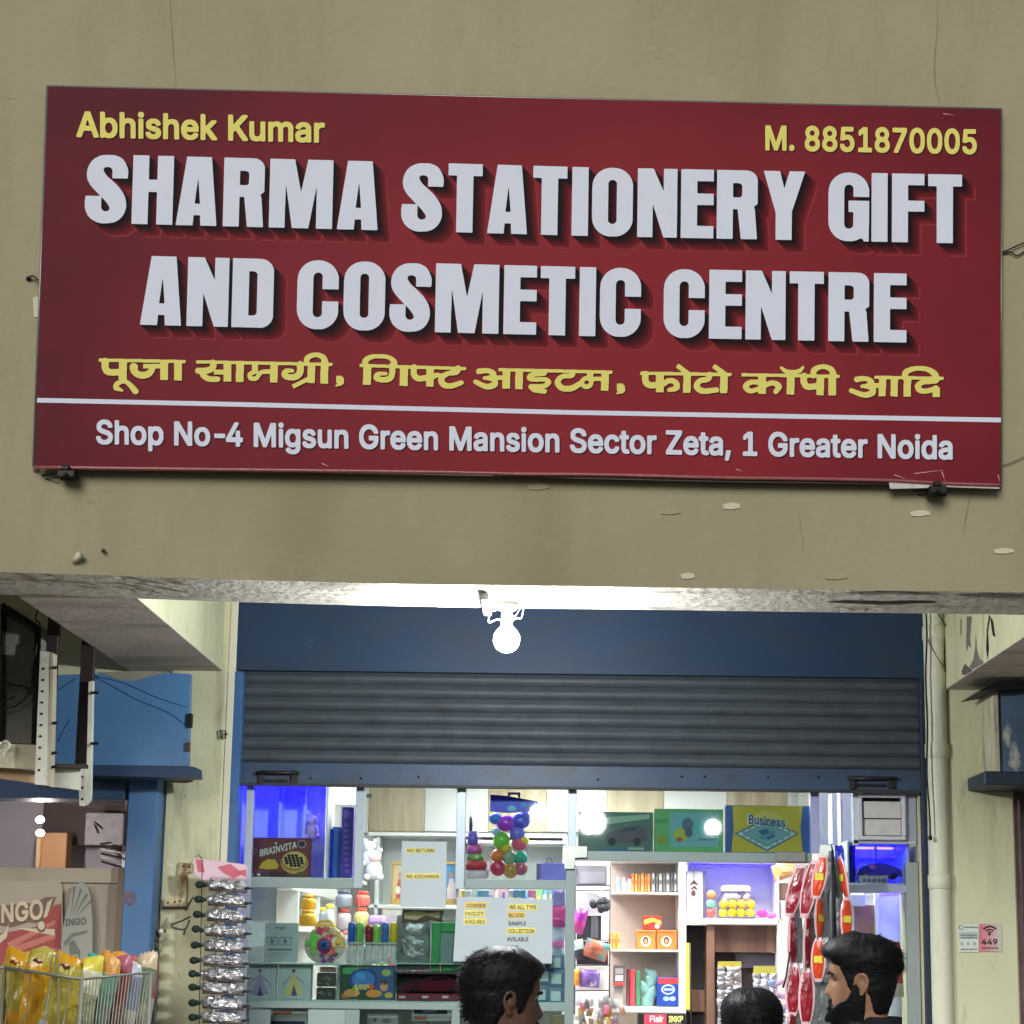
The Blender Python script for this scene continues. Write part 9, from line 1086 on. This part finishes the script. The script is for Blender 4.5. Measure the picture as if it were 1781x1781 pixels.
T = Thing('wood_panel', 'brown wood panel and white board behind the right man', 'panel'); a = T.part('panel'); a.bpx(1487, 1574, 1524, 1800, 2.6, .02, wood('warm brown wood', (190, 146, 122), (150, 108, 90), (8, 8, .6))); a = T.part('white_edge'); a.bpx(1480, 1556, 1487, 1800, 2.58, .04, WHITE); a.bpx(1524, 1553, 1528, 1800, 2.58, .04, WHITE); a.bpx(1472, 1556, 1505, 1576, 2.56, .02, WHITE); a = T.part('side_board'); a.bpx(1528, 1553, 1580, 1800, 2.62, .02, NW); xa, xb, _, _ = RC(1484, 1574, 1580, 1800, 2.62); a.box(xa, xb, 2.62, 2.64, .16, P(1530, 1795, 2.62).z, NW); T.done()
strip((P(1532, 1600, 2.5).x, 2.52, P(1532, 1556, 2.5).z), (P(1576, 1600, 2.5).x, 2.52, P(1576, 1556, 2.5).z), 'blue led strip behind the right band of the window', 90)
T = Thing('red_pack', 'red hanging pack with black edge behind the head of the right man', 'packet'); a = T.part('packet'); a.pillow(P(1556, 1686, 2.15), P(1569, 1686, 2.15)-P(1556, 1686, 2.15), P(1552, 1638, 2.15)-P(1556, 1686, 2.15), (0, -1, 0), .02, [foil(206, 190, 190), foil(190, 60, 80)], (.25,), seed=2); a = T.part('edge'); a.tube([P(1564, 1648, 2.12), P(1571, 1686, 2.12)], .006, C(40, 44, 60), 6); T.done()
# ================================================================== HANGING POUCH STRIPS OUTSIDE THE DOOR
def pstrip(lab, path, Y, wpx, col, seg, red_side):
    t = Thing('pouch_strip', lab, 'pouch strip', 'pouch strips hanging in front of the door')
    def at(y):
        for (x0, y0), (x1, y1) in zip(path, path[1:]):
            if y0 <= y <= y1: return x0+(x1-x0)*(y-y0)/(y1-y0)
        return path[-1][0] if y > path[-1][1] else path[0][0]
    y = path[0][1]; k = 0
    while y < path[-1][1]-20:
        y2 = min(path[-1][1], y+seg); xm = at((y+y2)/2); c = P(xm, (y+y2)/2, Y); up = P(at(y), y, Y)-P(at(y2), y2, Y); s1 = P(xm+1, y, Y).x-P(xm, y, Y).x
        a = t.part('pouch'); ang = .6*(1 if k % 2 else -1)*random.uniform(.6, 1.3)+(.35 if red_side < 0 else -.35); nrm = Vector((math.sin(ang), -math.cos(ang), .05)); ax = Vector((math.cos(ang), math.sin(ang), 0))*wpx*.6*s1
        a.pillow(c, ax, up*.52, nrm, .009, [M('pale pink film edge', (226, 190, 196), .25, .1, coat=.4), col, M('pale pink film edge', (0, 0, 0))], (.06, .94), wr=.9, seed=k+int(path[0][0]), nu=10, nv=14, pinch=.6, edge=M('pale pink film edge', (0, 0, 0)))
        if col.name.startswith('foil 206 70'):
            q = a.sub('label'); o = c+nrm*.0125; q.add([o-ax*.55+Vector((0, 0, .014)), o+ax*.55+Vector((0, 0, .014)), o+ax*.55-Vector((0, 0, .014)), o-ax*.55-Vector((0, 0, .014))], [(0, 1, 2, 3)], C(216, 206, 60))
        q = a.sub('silver_back'); q.pillow(c+Vector((wpx*.5*s1*-red_side, .034, 0)), ax*.95, up*.52, (nrm.x*-1, nrm.y, nrm.z), .010, [M('silver pouch back', (158, 166, 168), .35, .18, 12, bump=.9, bscale=30, metal=.5)], seed=k+3, nu=6, nv=12, pinch=.35, wr=.8)
        y = y2-2; k += 1
    t.done()
YPS = 1.78
REDP, ORP = M('patterned dark red foil', (142, 28, 46), .3, .2, 9, bump=.8, bscale=20, coat=.4, stain=(226, 196, 200), stain_amt=.8, stain_scale=(22, 22, 9), stain_lo=.56, stain_hi=.6), foil(206, 70, 34)
pstrip('leftmost dark red and silver pouch strip hanging before the glass door', [(1402, 1505), (1384, 1540), (1378, 1620), (1381, 1700), (1376, 1790)], YPS, 24, REDP, 88, -1)
pstrip('second dark red pouch strip from the left, close to the black pole', [(1424, 1498), (1408, 1540), (1404, 1640), (1402, 1790)], YPS-.05, 24, REDP, 96, -1)
pstrip('orange red pouch strip with yellow labels left of the black pole', [(1436, 1488), (1424, 1530), (1424, 1620), (1423, 1708)], YPS-.08, 22, ORP, 74, -1)
pstrip('orange red pouch strip with yellow labels right of the black pole', [(1456, 1490), (1468, 1530), (1472, 1600), (1470, 1640)], YPS-.03, 20, ORP, 74, 1)
T = Thing('silver_pouch_strip', 'wide plain silver pouch strip behind the head of the right man', 'pouch strip'); 
for y0, y1 in ((1500, 1600), (1598, 1700), (1698, 1800)): a = T.part('pouch'); a.pillow(P(1432, (y0+y1)/2, YPS+.03), Vector((.058, .01, 0)), Vector((0, 0, (P(1432, y0, YPS).z-P(1432, y1, YPS).z)/2)), (.1, -1, 0), .02, [M('silver pouch back', (0, 0, 0))], seed=y0)
T.done()
b = MB(); b.tube([P(1448, 1479, YPS-.06), P(1451, 1560, YPS-.06), P(1453, 1640, YPS-.06)], .006, BLACK, 8); b.tube([P(1444, 1480, YPS-.05), P(1446, 1640, YPS-.05)], .008, C(120, 126, 130), 6); b.tube([P(1448, 1479, YPS-.06), P(1446, 1470, YG-.03)], .004, BLACK, 6); one('hanging_pole', 'black hanging pole carrying the pouch strips before the door', 'pole', b)
b = MB(); b.tube([P(1374, 1655, YPS-.02), P(1367, 1700, YPS-.02), P(1362, 1718, YPS-.02)], .004, BLACK, 6); one('black_cord', 'short black cord at the lower left of the pouch strips', 'cord', b)
# ================================================================== PEOPLE
def interp(tab, z):
    # smooth table lookup, rows (z, a, b, c)
    if z <= tab[0][0]: return tab[0][1:]
    for r, s in zip(tab, tab[1:]):
        if z <= s[0]:
            t = (z-r[0])/(s[0]-r[0]); return [a+(b-a)*t for a, b in zip(r[1:], s[1:])]
    return tab[-1][1:]
HT = [(-.05, .045, .062, .052), (-.025, .055, .064, .053), (-.008, .074, .063, .050), (0, .086, .064, .048), (.015, .091, .068, .052), (.03, .088, .073, .058), (.045, .091, .078, .062), (.06, .089, .083, .066), (.08, .088, .089, .070), (.1, .088, .094, .073), (.118, .087, .097, .075), (.132, .093, .099, .076), (.15, .095, .100, .077), (.17, .092, .099, .077), (.19, .082, .094, .073), (.207, .066, .083, .064), (.222, .044, .064, .048), (.231, .022, .040, .028), (.235, .004, .01, .006)]
def head_r(th, z):                      # surface point (u forward, w sideways) of the bare head
    f, b, w_ = interp(HT, z); c, s_ = math.cos(th), math.sin(th)
    e = 2.25; k = (abs(c)**e+abs(s_)**e)**(-1/e)
    u = (f if c > 0 else b)*c*k; v = w_*s_*k
    g = lambda x, m, s: math.exp(-((x-m)/s)**2)
    a = abs(th)
    n = interp([(.058, 0), (.066, .012), (.074, .024), (.082, .022), (.1, .013), (.116, .006), (.13, .002), (.14, 0)], z)[0] if .058 < z < .14 else 0
    u += n*g(th, 0, .15+.05*g(z, .072, .012))
    u += .007*g(z, .049, .005)*g(th, 0, .34)+.006*g(z, .038, .005)*g(th, 0, .32)-.004*g(z, .0435, .003)*g(th, 0, .3)
    u -= .010*g(z, .115, .011)*g(a, .42, .2); u += .005*g(z, .133, .007)*g(a, .38, .3); u += .004*g(z, .004, .012)*g(th, 0, .4)
    return u, v
def head_mesh(b, tr, m, nz=64, na=72):
    V = []; z0, z1 = -.05, .235
    for j in range(nz+1):
        z = z0+(z1-z0)*(1-(1-j/nz)**1.25)
        for i in range(na):
            th = -math.pi+2*math.pi*i/na; u, v = head_r(th, z); V.append(tr(u, v, z))
    fs = [(j*na+i, j*na+(i+1) % na, (j+1)*na+(i+1) % na, (j+1)*na+i) for j in range(nz) for i in range(na)]
    b.add(V, fs+[tuple(range(na))[::-1], tuple(nz*na+i for i in range(na))], m, True)
def shell(b, tr, m, off, z0, z1, nz=46, na=96, rough=.003, seed=0):   # hair / beard: follows the head, dips under the skin where off < 0
    V = []
    for j in range(nz+1):
        z = z0+(z1-z0)*j/nz
        for i in range(na):
            th = -math.pi+2*math.pi*i/na; u, v = head_r(th, min(z, .2345)); o = off(th, z)
            l = math.hypot(u, v) or 1; q = noise.noise(Vector((math.cos(th)*9+seed, math.sin(th)*9, z*70)))
            if o > 0: o += rough*q
            zz = z+(max(0, o)*max(0, (z-.17)/.065) if z > .17 else 0)
            V.append(tr(u+u/l*o*(1-.5*max(0, (z-.2)/.035)), v+v/l*o, zz))
    fs = [(j*na+i, j*na+(i+1) % na, (j+1)*na+(i+1) % na, (j+1)*na+i) for j in range(nz) for i in range(na)]
    # drop the cells lying wholly under the skin
    keep = []
    for f in fs:
        if any(off(-math.pi+2*math.pi*(k % na)/na, z0+(z1-z0)*(k//na)/nz) > -.0015 for k in f): keep.append(f)
    b.add(V, keep+[tuple(nz*na+i for i in range(na))] if z1 > .23 else keep, m, True)
def remesh(b, name, vox, m, sm=6):
    me = bpy.data.meshes.new(name+'_raw'); me.from_pydata(b.v, [], b.f); o = bpy.data.objects.new(name+'_raw', me); COL.objects.link(o)
    r = o.modifiers.new('r', 'REMESH'); r.mode = 'VOXEL'; r.voxel_size = vox
    s = o.modifiers.new('s', 'SMOOTH'); s.factor = .5; s.iterations = sm
    dg = bpy.context.evaluated_depsgraph_get(); e = o.evaluated_get(dg); q = e.to_mesh()
    out = MB(); out.add([tuple(v.co) for v in q.vertices], [tuple(p.vertices) for p in q.polygons], m, True); e.to_mesh_clear(); bpy.data.objects.remove(o); bpy.data.meshes.remove(me)
    return out
def person(lab, ear, yaw, skin, hair_off, beard_off, shirt, trousers, tilt=0.0, seed=0, hz0=-.03, build=1.0, collar=None):
    # ear: world point between the ears at chin-to-ear reference (u=0, v=0, z=0 level with the chin)
    fw = Vector((math.cos(yaw), math.sin(yaw), 0)); sd_ = Vector((-math.sin(yaw), math.cos(yaw), 0)); ct, st_ = math.cos(tilt), math.sin(tilt)
    def tr(u, v, z):
        u, z = u*ct+(z-.02)*st_, (z-.02)*ct-u*st_+.02
        return ear+fw*u+sd_*v+Vector((0, 0, z))
    H = ear.z+.235; sc = H/1.72; base = Vector((ear.x, ear.y, .13))-fw*.0; zl = lambda z: .13+(H-.13)*z/1.72
    B = lambda u, v, z: base-fw*.035+fw*u+sd_*v+Vector((0, 0, zl(z)-.13))
    raw = MB(); sk = skin
    head_mesh(raw, tr, sk)
    raw.tube([tr(-.02, 0, .03), tr(-.022, 0, -.02), B(.03, 0, 1.45), B(.02, 0, 1.40), B(.0, 0, 1.36)], [.056, .056, .060, .075, .10], sk, 20)
    for s in (1, -1):                    # ears: rim, bowl, lobe
        rim = [tr(.006+.004, s*.074, .098), tr(.012, s*.080, .118), tr(.002, s*.088, .134), tr(-.014, s*.092, .134), tr(-.022, s*.091, .118), tr(-.020, s*.086, .100), tr(-.010, s*.081, .084), tr(-.002, s*.077, .078)]
        raw.tube(crv(rim, 4), .0052, sk, 8); raw.ball(tr(-.004, s*.076, .108), .010, .012, .022, sk, 10, 8); raw.ball(tr(-.003, s*.078, .079), .007, .007, .008, sk, 10, 8)
    tor = [(1.40, .07, .09), (1.36, .175, .10), (1.28, .185, .115), (1.15, .17, .12), (1.02, .155, .11), (.93, .165, .115), (.84, .16, .11)]
    V = []; n = 24
    for z, w_, d in tor:
        for i in range(n):
            a = 2*math.pi*i/n; V.append(B(d*build*math.cos(a), w_*build*math.sin(a), z))
    raw.add(V, [(j*n+i, (j+1)*n+i, (j+1)*n+(i+1) % n, j*n+(i+1) % n) for j in range(len(tor)-1) for i in range(n)]+[tuple(range(n)), tuple((len(tor)-1)*n+i for i in range(n))[::-1]], sk)
    limbs = []
    for s in (1, -1):
        arm = [B(0, s*.165, 1.35), B(-.005, s*.205, 1.30), B(-.02, s*.235, 1.08), B(.03, s*.24, .96), B(.07, s*.235, .84)]; raw.tube(arm, [.055, .052, .042, .038, .027], sk, 12)
        raw.ball(B(.085, s*.232, .79), .026, .026, .045, sk, 10, 8)
        for k, l in enumerate((.07, .08, .075, .06)):
            o = B(.105-.02*k, s*.232, .755); raw.tube([o, o+Vector((0, 0, -l*.5))+fw*.006, o+Vector((0, 0, -l))-fw*.006], [.0095, .009, .0075], sk, 8)
        raw.tube([B(.11, s*.225, .80), B(.128, s*.215, .77), B(.125, s*.212, .74)], [.012, .011, .009], sk, 8)
        leg = [B(0, s*.09, .90), B(.015, s*.095, .70), B(.015, s*.10, .48), B(-.015, s*.105, .28), B(-.02, s*.105, .09)]; raw.tube(leg, [.088, .078, .056, .055, .038], sk, 14)
        raw.tube([B(-.05, s*.105, .045), B(.03, s*.11, .04), B(.12, s*.125, .03), B(.16, s*.13, .025)], [.035, .038, .034, .02], sk, 12); limbs.append((arm, leg))
    body = remesh(raw, 'body', .0052, sk, 3)
    t = Thing('person', lab, 'person'); bd = t.part('body'); bd.__dict__.update({k: v for k, v in body.__dict__.items() if k in ('v', 'f', 'm', 'mats', 'sm')})
    ey = t.part('eye')
    for s in (1, -1):
        u, v = head_r(s*.42, .115); c = tr(u-.0085, v*.98, .115); ey.ball(c, .0115, .0115, .0115, M('eye white', (190, 184, 176), .2), 14, 10); ey.ball(c+fw*.0075+sd_*0, .0055, .0055, .0055, M('eye dark', (24, 16, 12), .1), 10, 8)
    HR = M('black hair', (17, 17, 20), .55, .3, 60, bump=.15, bscale=200, spec=.25)
    hr = t.part('hair'); shell(hr, tr, HR, hair_off, hz0, .2345, seed=seed)
    rnd = random.Random(seed+5)
    for k in range(4200):
        th = rnd.uniform(-math.pi, math.pi); z = rnd.uniform(.06, .232); o = hair_off(th, z)
        if o < .005: continue
        u, v = head_r(th, z); l = math.hypot(u, v) or 1; o *= .85
        zz = z+(o*max(0, (z-.17)/.065) if z > .17 else 0); p0 = Vector(tr(u+u/l*o*(1-.5*max(0, (z-.2)/.035)), v+v/l*o, zz)); nr = (Vector(tr(u*1.1, v*1.1, zz+(.02 if z > .19 else .002)))-p0).normalized()
        dr = (-fw*.7+Vector((rnd.gauss(0, .35), rnd.gauss(0, .35), rnd.gauss(-.3, .25)))).normalized(); L = rnd.uniform(.010, .026)
        hr.tube([p0, p0+nr*.0022+dr*L*.5, p0+nr*.0004+dr*L], [.0009, .0008, .0002], HR, 3, caps=False)
    bw = t.part('eyebrow')
    for s in (1, -1):
        pts = [Vector(tr(*(lambda q: (q[0]+.002, q[1], z))(head_r(s*a, z)))) for a, z in ((.16, .133), (.3, .137), (.48, .138), (.66, .132))]; bw.tube(crv(pts, 4), [.003]*4+[.0042]*5+[.003]*(len(crv(pts, 4))-9), HR, 6)
    lp = t.part('lip'); LP = M('dark lips', (82, 46, 40), .5)
    for z, r_ in ((.048, .0035), (.0385, .004)):
        pts = [Vector(tr(*(lambda q: (q[0]-.001, q[1], z))(head_r(a, z)))) for a in (-.34, -.17, 0, .17, .34)]; lp.tube(crv(pts, 3), [.0012]+[r_]*(len(crv(pts, 3))-2)+[.0012], LP, 6)
    if beard_off:
        be = t.part('beard'); shell(be, tr, HR, beard_off, -.045, .125, 60, 110, .002, seed+3)
        for k in range(2600):
            th = rnd.uniform(-1.9, 1.9); z = rnd.uniform(-.03, .11); o = beard_off(th, z)
            if o < .002: continue
            u, v = head_r(th, z); l = math.hypot(u, v) or 1; p0 = Vector(tr(u+u/l*o*.8, v+v/l*o*.8, z)); be.tube([p0, p0+(Vector(tr(u*1.2, v*1.2, z-.02))-p0).normalized()*rnd.uniform(.004, .011)], [.0009, .0003], HR, 3, caps=False)
    sr = MB(); V = []
    for z, w_, d in [(1.425, .068, .075), (1.39, .12, .09)]+[(z, w_+.018, d+.02) for z, w_, d in tor[1:]]:
        for i in range(n):
            a = 2*math.pi*i/n; V.append(B(d*build*math.cos(a)-.004, w_*build*math.sin(a), z))
    k_ = len(tor)+1; sr.add(V, [(j*n+i, (j+1)*n+i, (j+1)*n+(i+1) % n, j*n+(i+1) % n) for j in range(k_-1) for i in range(n)]+[tuple(range(n)), tuple((k_-1)*n+i for i in range(n))[::-1]], shirt)
    for arm, leg in limbs: sr.tube(arm[:3], [.068, .066, .058], shirt, 12)
    sh_ = remesh(sr, 'shirt', .009, shirt, 4); sp = t.part('shirt'); sp.__dict__.update({k: v for k, v in sh_.__dict__.items() if k in ('v', 'f', 'm', 'mats', 'sm')})
    if collar:
        cl = sp.sub('collar'); ring = []
        for zz, r_ in ((1.40, .082), (1.44, .072), (1.475, .066), (1.478, .062), (1.44, .066), (1.40, .074)): ring.append([B((r_*math.cos(2*math.pi*i/28))+.004-(zz-1.40)*.25, r_*.98*math.sin(2*math.pi*i/28), zz) for i in range(28)])
        V = [p for r_ in ring for p in r_]; cl.add(V, [(j*28+i, j*28+(i+1) % 28, (j+1)*28+(i+1) % 28, (j+1)*28+i) for j in range(5) for i in range(28)], collar, True)
    tm = MB()
    for arm, leg in limbs: tm.tube([leg[0]+Vector((0, 0, .03))]+leg[1:4]+[leg[4]], [.105, .095, .078, .072, .062], trousers, 14)
    V = [B(d*math.cos(2*math.pi*i/n), w_*math.sin(2*math.pi*i/n), z) for z, w_, d in ((.98, .17, .13), (.9, .185, .135), (.8, .18, .12)) for i in range(n)]; tm.add(V, [(j*n+i, (j+1)*n+i, (j+1)*n+(i+1) % n, j*n+(i+1) % n) for j in range(2) for i in range(n)]+[tuple(range(n)), tuple(2*n+i for i in range(n))[::-1]], trousers)
    tr_ = remesh(tm, 'trousers', .01, trousers, 3); tp = t.part('trousers'); tp.__dict__.update({k: v for k, v in tr_.__dict__.items() if k in ('v', 'f', 'm', 'mats', 'sm')})
    so_ = t.part('shoe')
    for s in (1, -1): so_.tube([B(-.06, s*.105, .04), B(.03, s*.11, .042), B(.13, s*.126, .034), B(.175, s*.13, .028)], [.042, .045, .040, .026], C(40, 32, 28, .5), 14)
    t.done()
sm = lambda a, b, x: 0 if x <= a else 1 if x >= b else (lambda t: t*t*(3-2*t))((x-a)/(b-a))
def hairline(th, front, side, back):     # height of the hair edge round the head
    a = abs(th)
    if a < .85: return front-.012*(a/.85)**2
    if a < 1.3: return front-.012+(side-front+.012)*sm(.85, 1.3, a)
    if a < 1.75: return side+.035*math.sin(math.pi*(a-1.3)/.45)
    return side+(back-side)*sm(1.75, 2.3, a)
def mk(front, side, back, body, top, quiff=0, bump=0):
    def off(th, z):
        h = hairline(th, front, side, back); e = (z-h)/.012
        if e < -1: return -.004
        o = -.003+(.003+body)*sm(-1, 1, e)
        o += top*sm(.13, .2, z)*sm(-.5, 2, e)
        if quiff: o += quiff*math.exp(-(th/.75)**2)*sm(front-.006, front+.012, z)*(1-.55*sm(.2, .235, z))
        o += bump*math.exp(-((abs(th)-math.pi)/.9)**2)*math.exp(-((z-.13)/.06)**2)
        return o
    return off
def beard(th, z):
    a = abs(th)
    if a > 1.85: return -.004
    top = .052-.012*sm(.35, .6, a) if a < .6 else .04+.022*sm(.6, 1.1, a) if a < 1.1 else .062+.05*sm(1.1, 1.45, a)
    low = -.036+.012*sm(.9, 1.6, a)
    e = min((top-z)/.008, (z-low)/.01, (1.75-a)/.08)
    mo = math.exp(-((z-.0435)/.007)**2)*(1-sm(.28, .4, a))
    ms = math.exp(-((z-.057)/.006)**2)*(1-sm(.36, .46, a))
    o = -.004+.012*sm(-.6, 1, e)*(1-mo)
    o += .008*math.exp(-((z+.004)/.022)**2)*math.exp(-(th/.6)**2)
    return max(o, -.003+.008*ms) if a < .5 else o
def stub(th, z):
    a = abs(th); ms = math.exp(-((z-.058)/.005)**2)*(1-sm(.36, .48, a)); return -.003+.0062*ms
SK1 = M('brown skin', (166, 124, 98), .48, .12, 45, bump=.12, bscale=220, spec=.4); SK2 = M('dark brown skin', (110, 80, 66), .48, .12, 45, bump=.12, bscale=220, spec=.4)
def chin(px, py, Y): return P(px, py, Y)
person('bearded man with swept up black hair in profile at the lower right, black collar', chin(1499, 1776, -.35), math.pi-rad(14), SK1, mk(.172, .085, .0, .004, .014, .020, .0), beard, M('black shirt', (26, 26, 28), .85, .1, 40), C(50, 52, 60, .8), -.02, 1, collar=M('black shirt', (0, 0, 0)))
person('dark haired man facing right into the shop, lower middle of the picture', chin(874, 1814, -.75), rad(15), SK2, mk(.178, .082, .0, .011, .010, .004, .008), stub, M('navy shirt', (40, 46, 62), .85, .1, 40), C(60, 58, 56, .8), .04, 2)
person('person of whom only the black crown of the head shows, between the two men', chin(1308, 1868, -.2), rad(86), SK1, mk(.178, .082, .0, .011, .008, .0, .006), None, M('grey shirt', (96, 98, 104), .85, .1, 40), C(44, 46, 52, .8), 0, 3)
# ================================================================== LAMPS ACROSS THE STREET, SEEN ONLY AS REFLECTIONS IN THE GLASS
for (px, py, dpx, lab) in ((1030, 1430, 46, 'largest of the globe lamps behind the viewer, mirrored in the glass over the car box'), (1240, 1439, 27, 'globe lamp behind the viewer mirrored in the mint green game box'), (936, 1411, 25, 'globe lamp behind the viewer mirrored beside the hanging toy pack')):
    Ym = 12.0; q = P(px, py, Ym); c = Vector((q.x, 2*YG-Ym, q.z)); r = dpx/2/F*(Ym+5.3)
    t = Thing('street_lamp', lab, 'street lamp', 'globe lamps across the street'); g = t.part('globe'); g.ball(c, r, r, r, M('lit globe', (255, 255, 255), .3, 0, emit=28), 20, 14); p_ = t.part('post'); p_.tube([(c.x, c.y, 0), (c.x, c.y, c.z-r*.9)], .045, BLACK, 10); p_.lathe((c.x, c.y, c.z-r*1.05), [(.05, 0), (r*.5, r*.1), (r*.5, r*.2)], BLACK, 14); t.done()
# ================================================================== DARK BUILDING ADDED BEHIND THE VIEWER TO KEEP HORIZON SKY OUT OF THE GLASS
T = Thing('added_building', 'added unseen dark low building behind the viewer, hiding bright horizon from the shop glass', 'building')
a = T.part('wall'); a.box(-32, 32, -36, -30, 0, 6.0, M('dark added wall', (58, 58, 62), .9, .2, 2), .02)
a = T.part('parapet'); a.box(-32.2, 32.2, -36.2, -29.8, 6.0, 6.4, M('dark parapet', (48, 48, 52), .9, .2, 2), .02)
for k in range(9):
    x = -28+k*7; a = T.part('window'); a.box(x-1.2, x+1.2, -30, -29.92, 2.2, 4.2, M('dark window frame', (40, 42, 48), .5), .01); q = a.sub('pane'); q.box(x-1.08, x+1.08, -29.93, -29.90, 2.32, 4.08, M('dark pane', (20, 24, 30), .15), 0)
T.done()
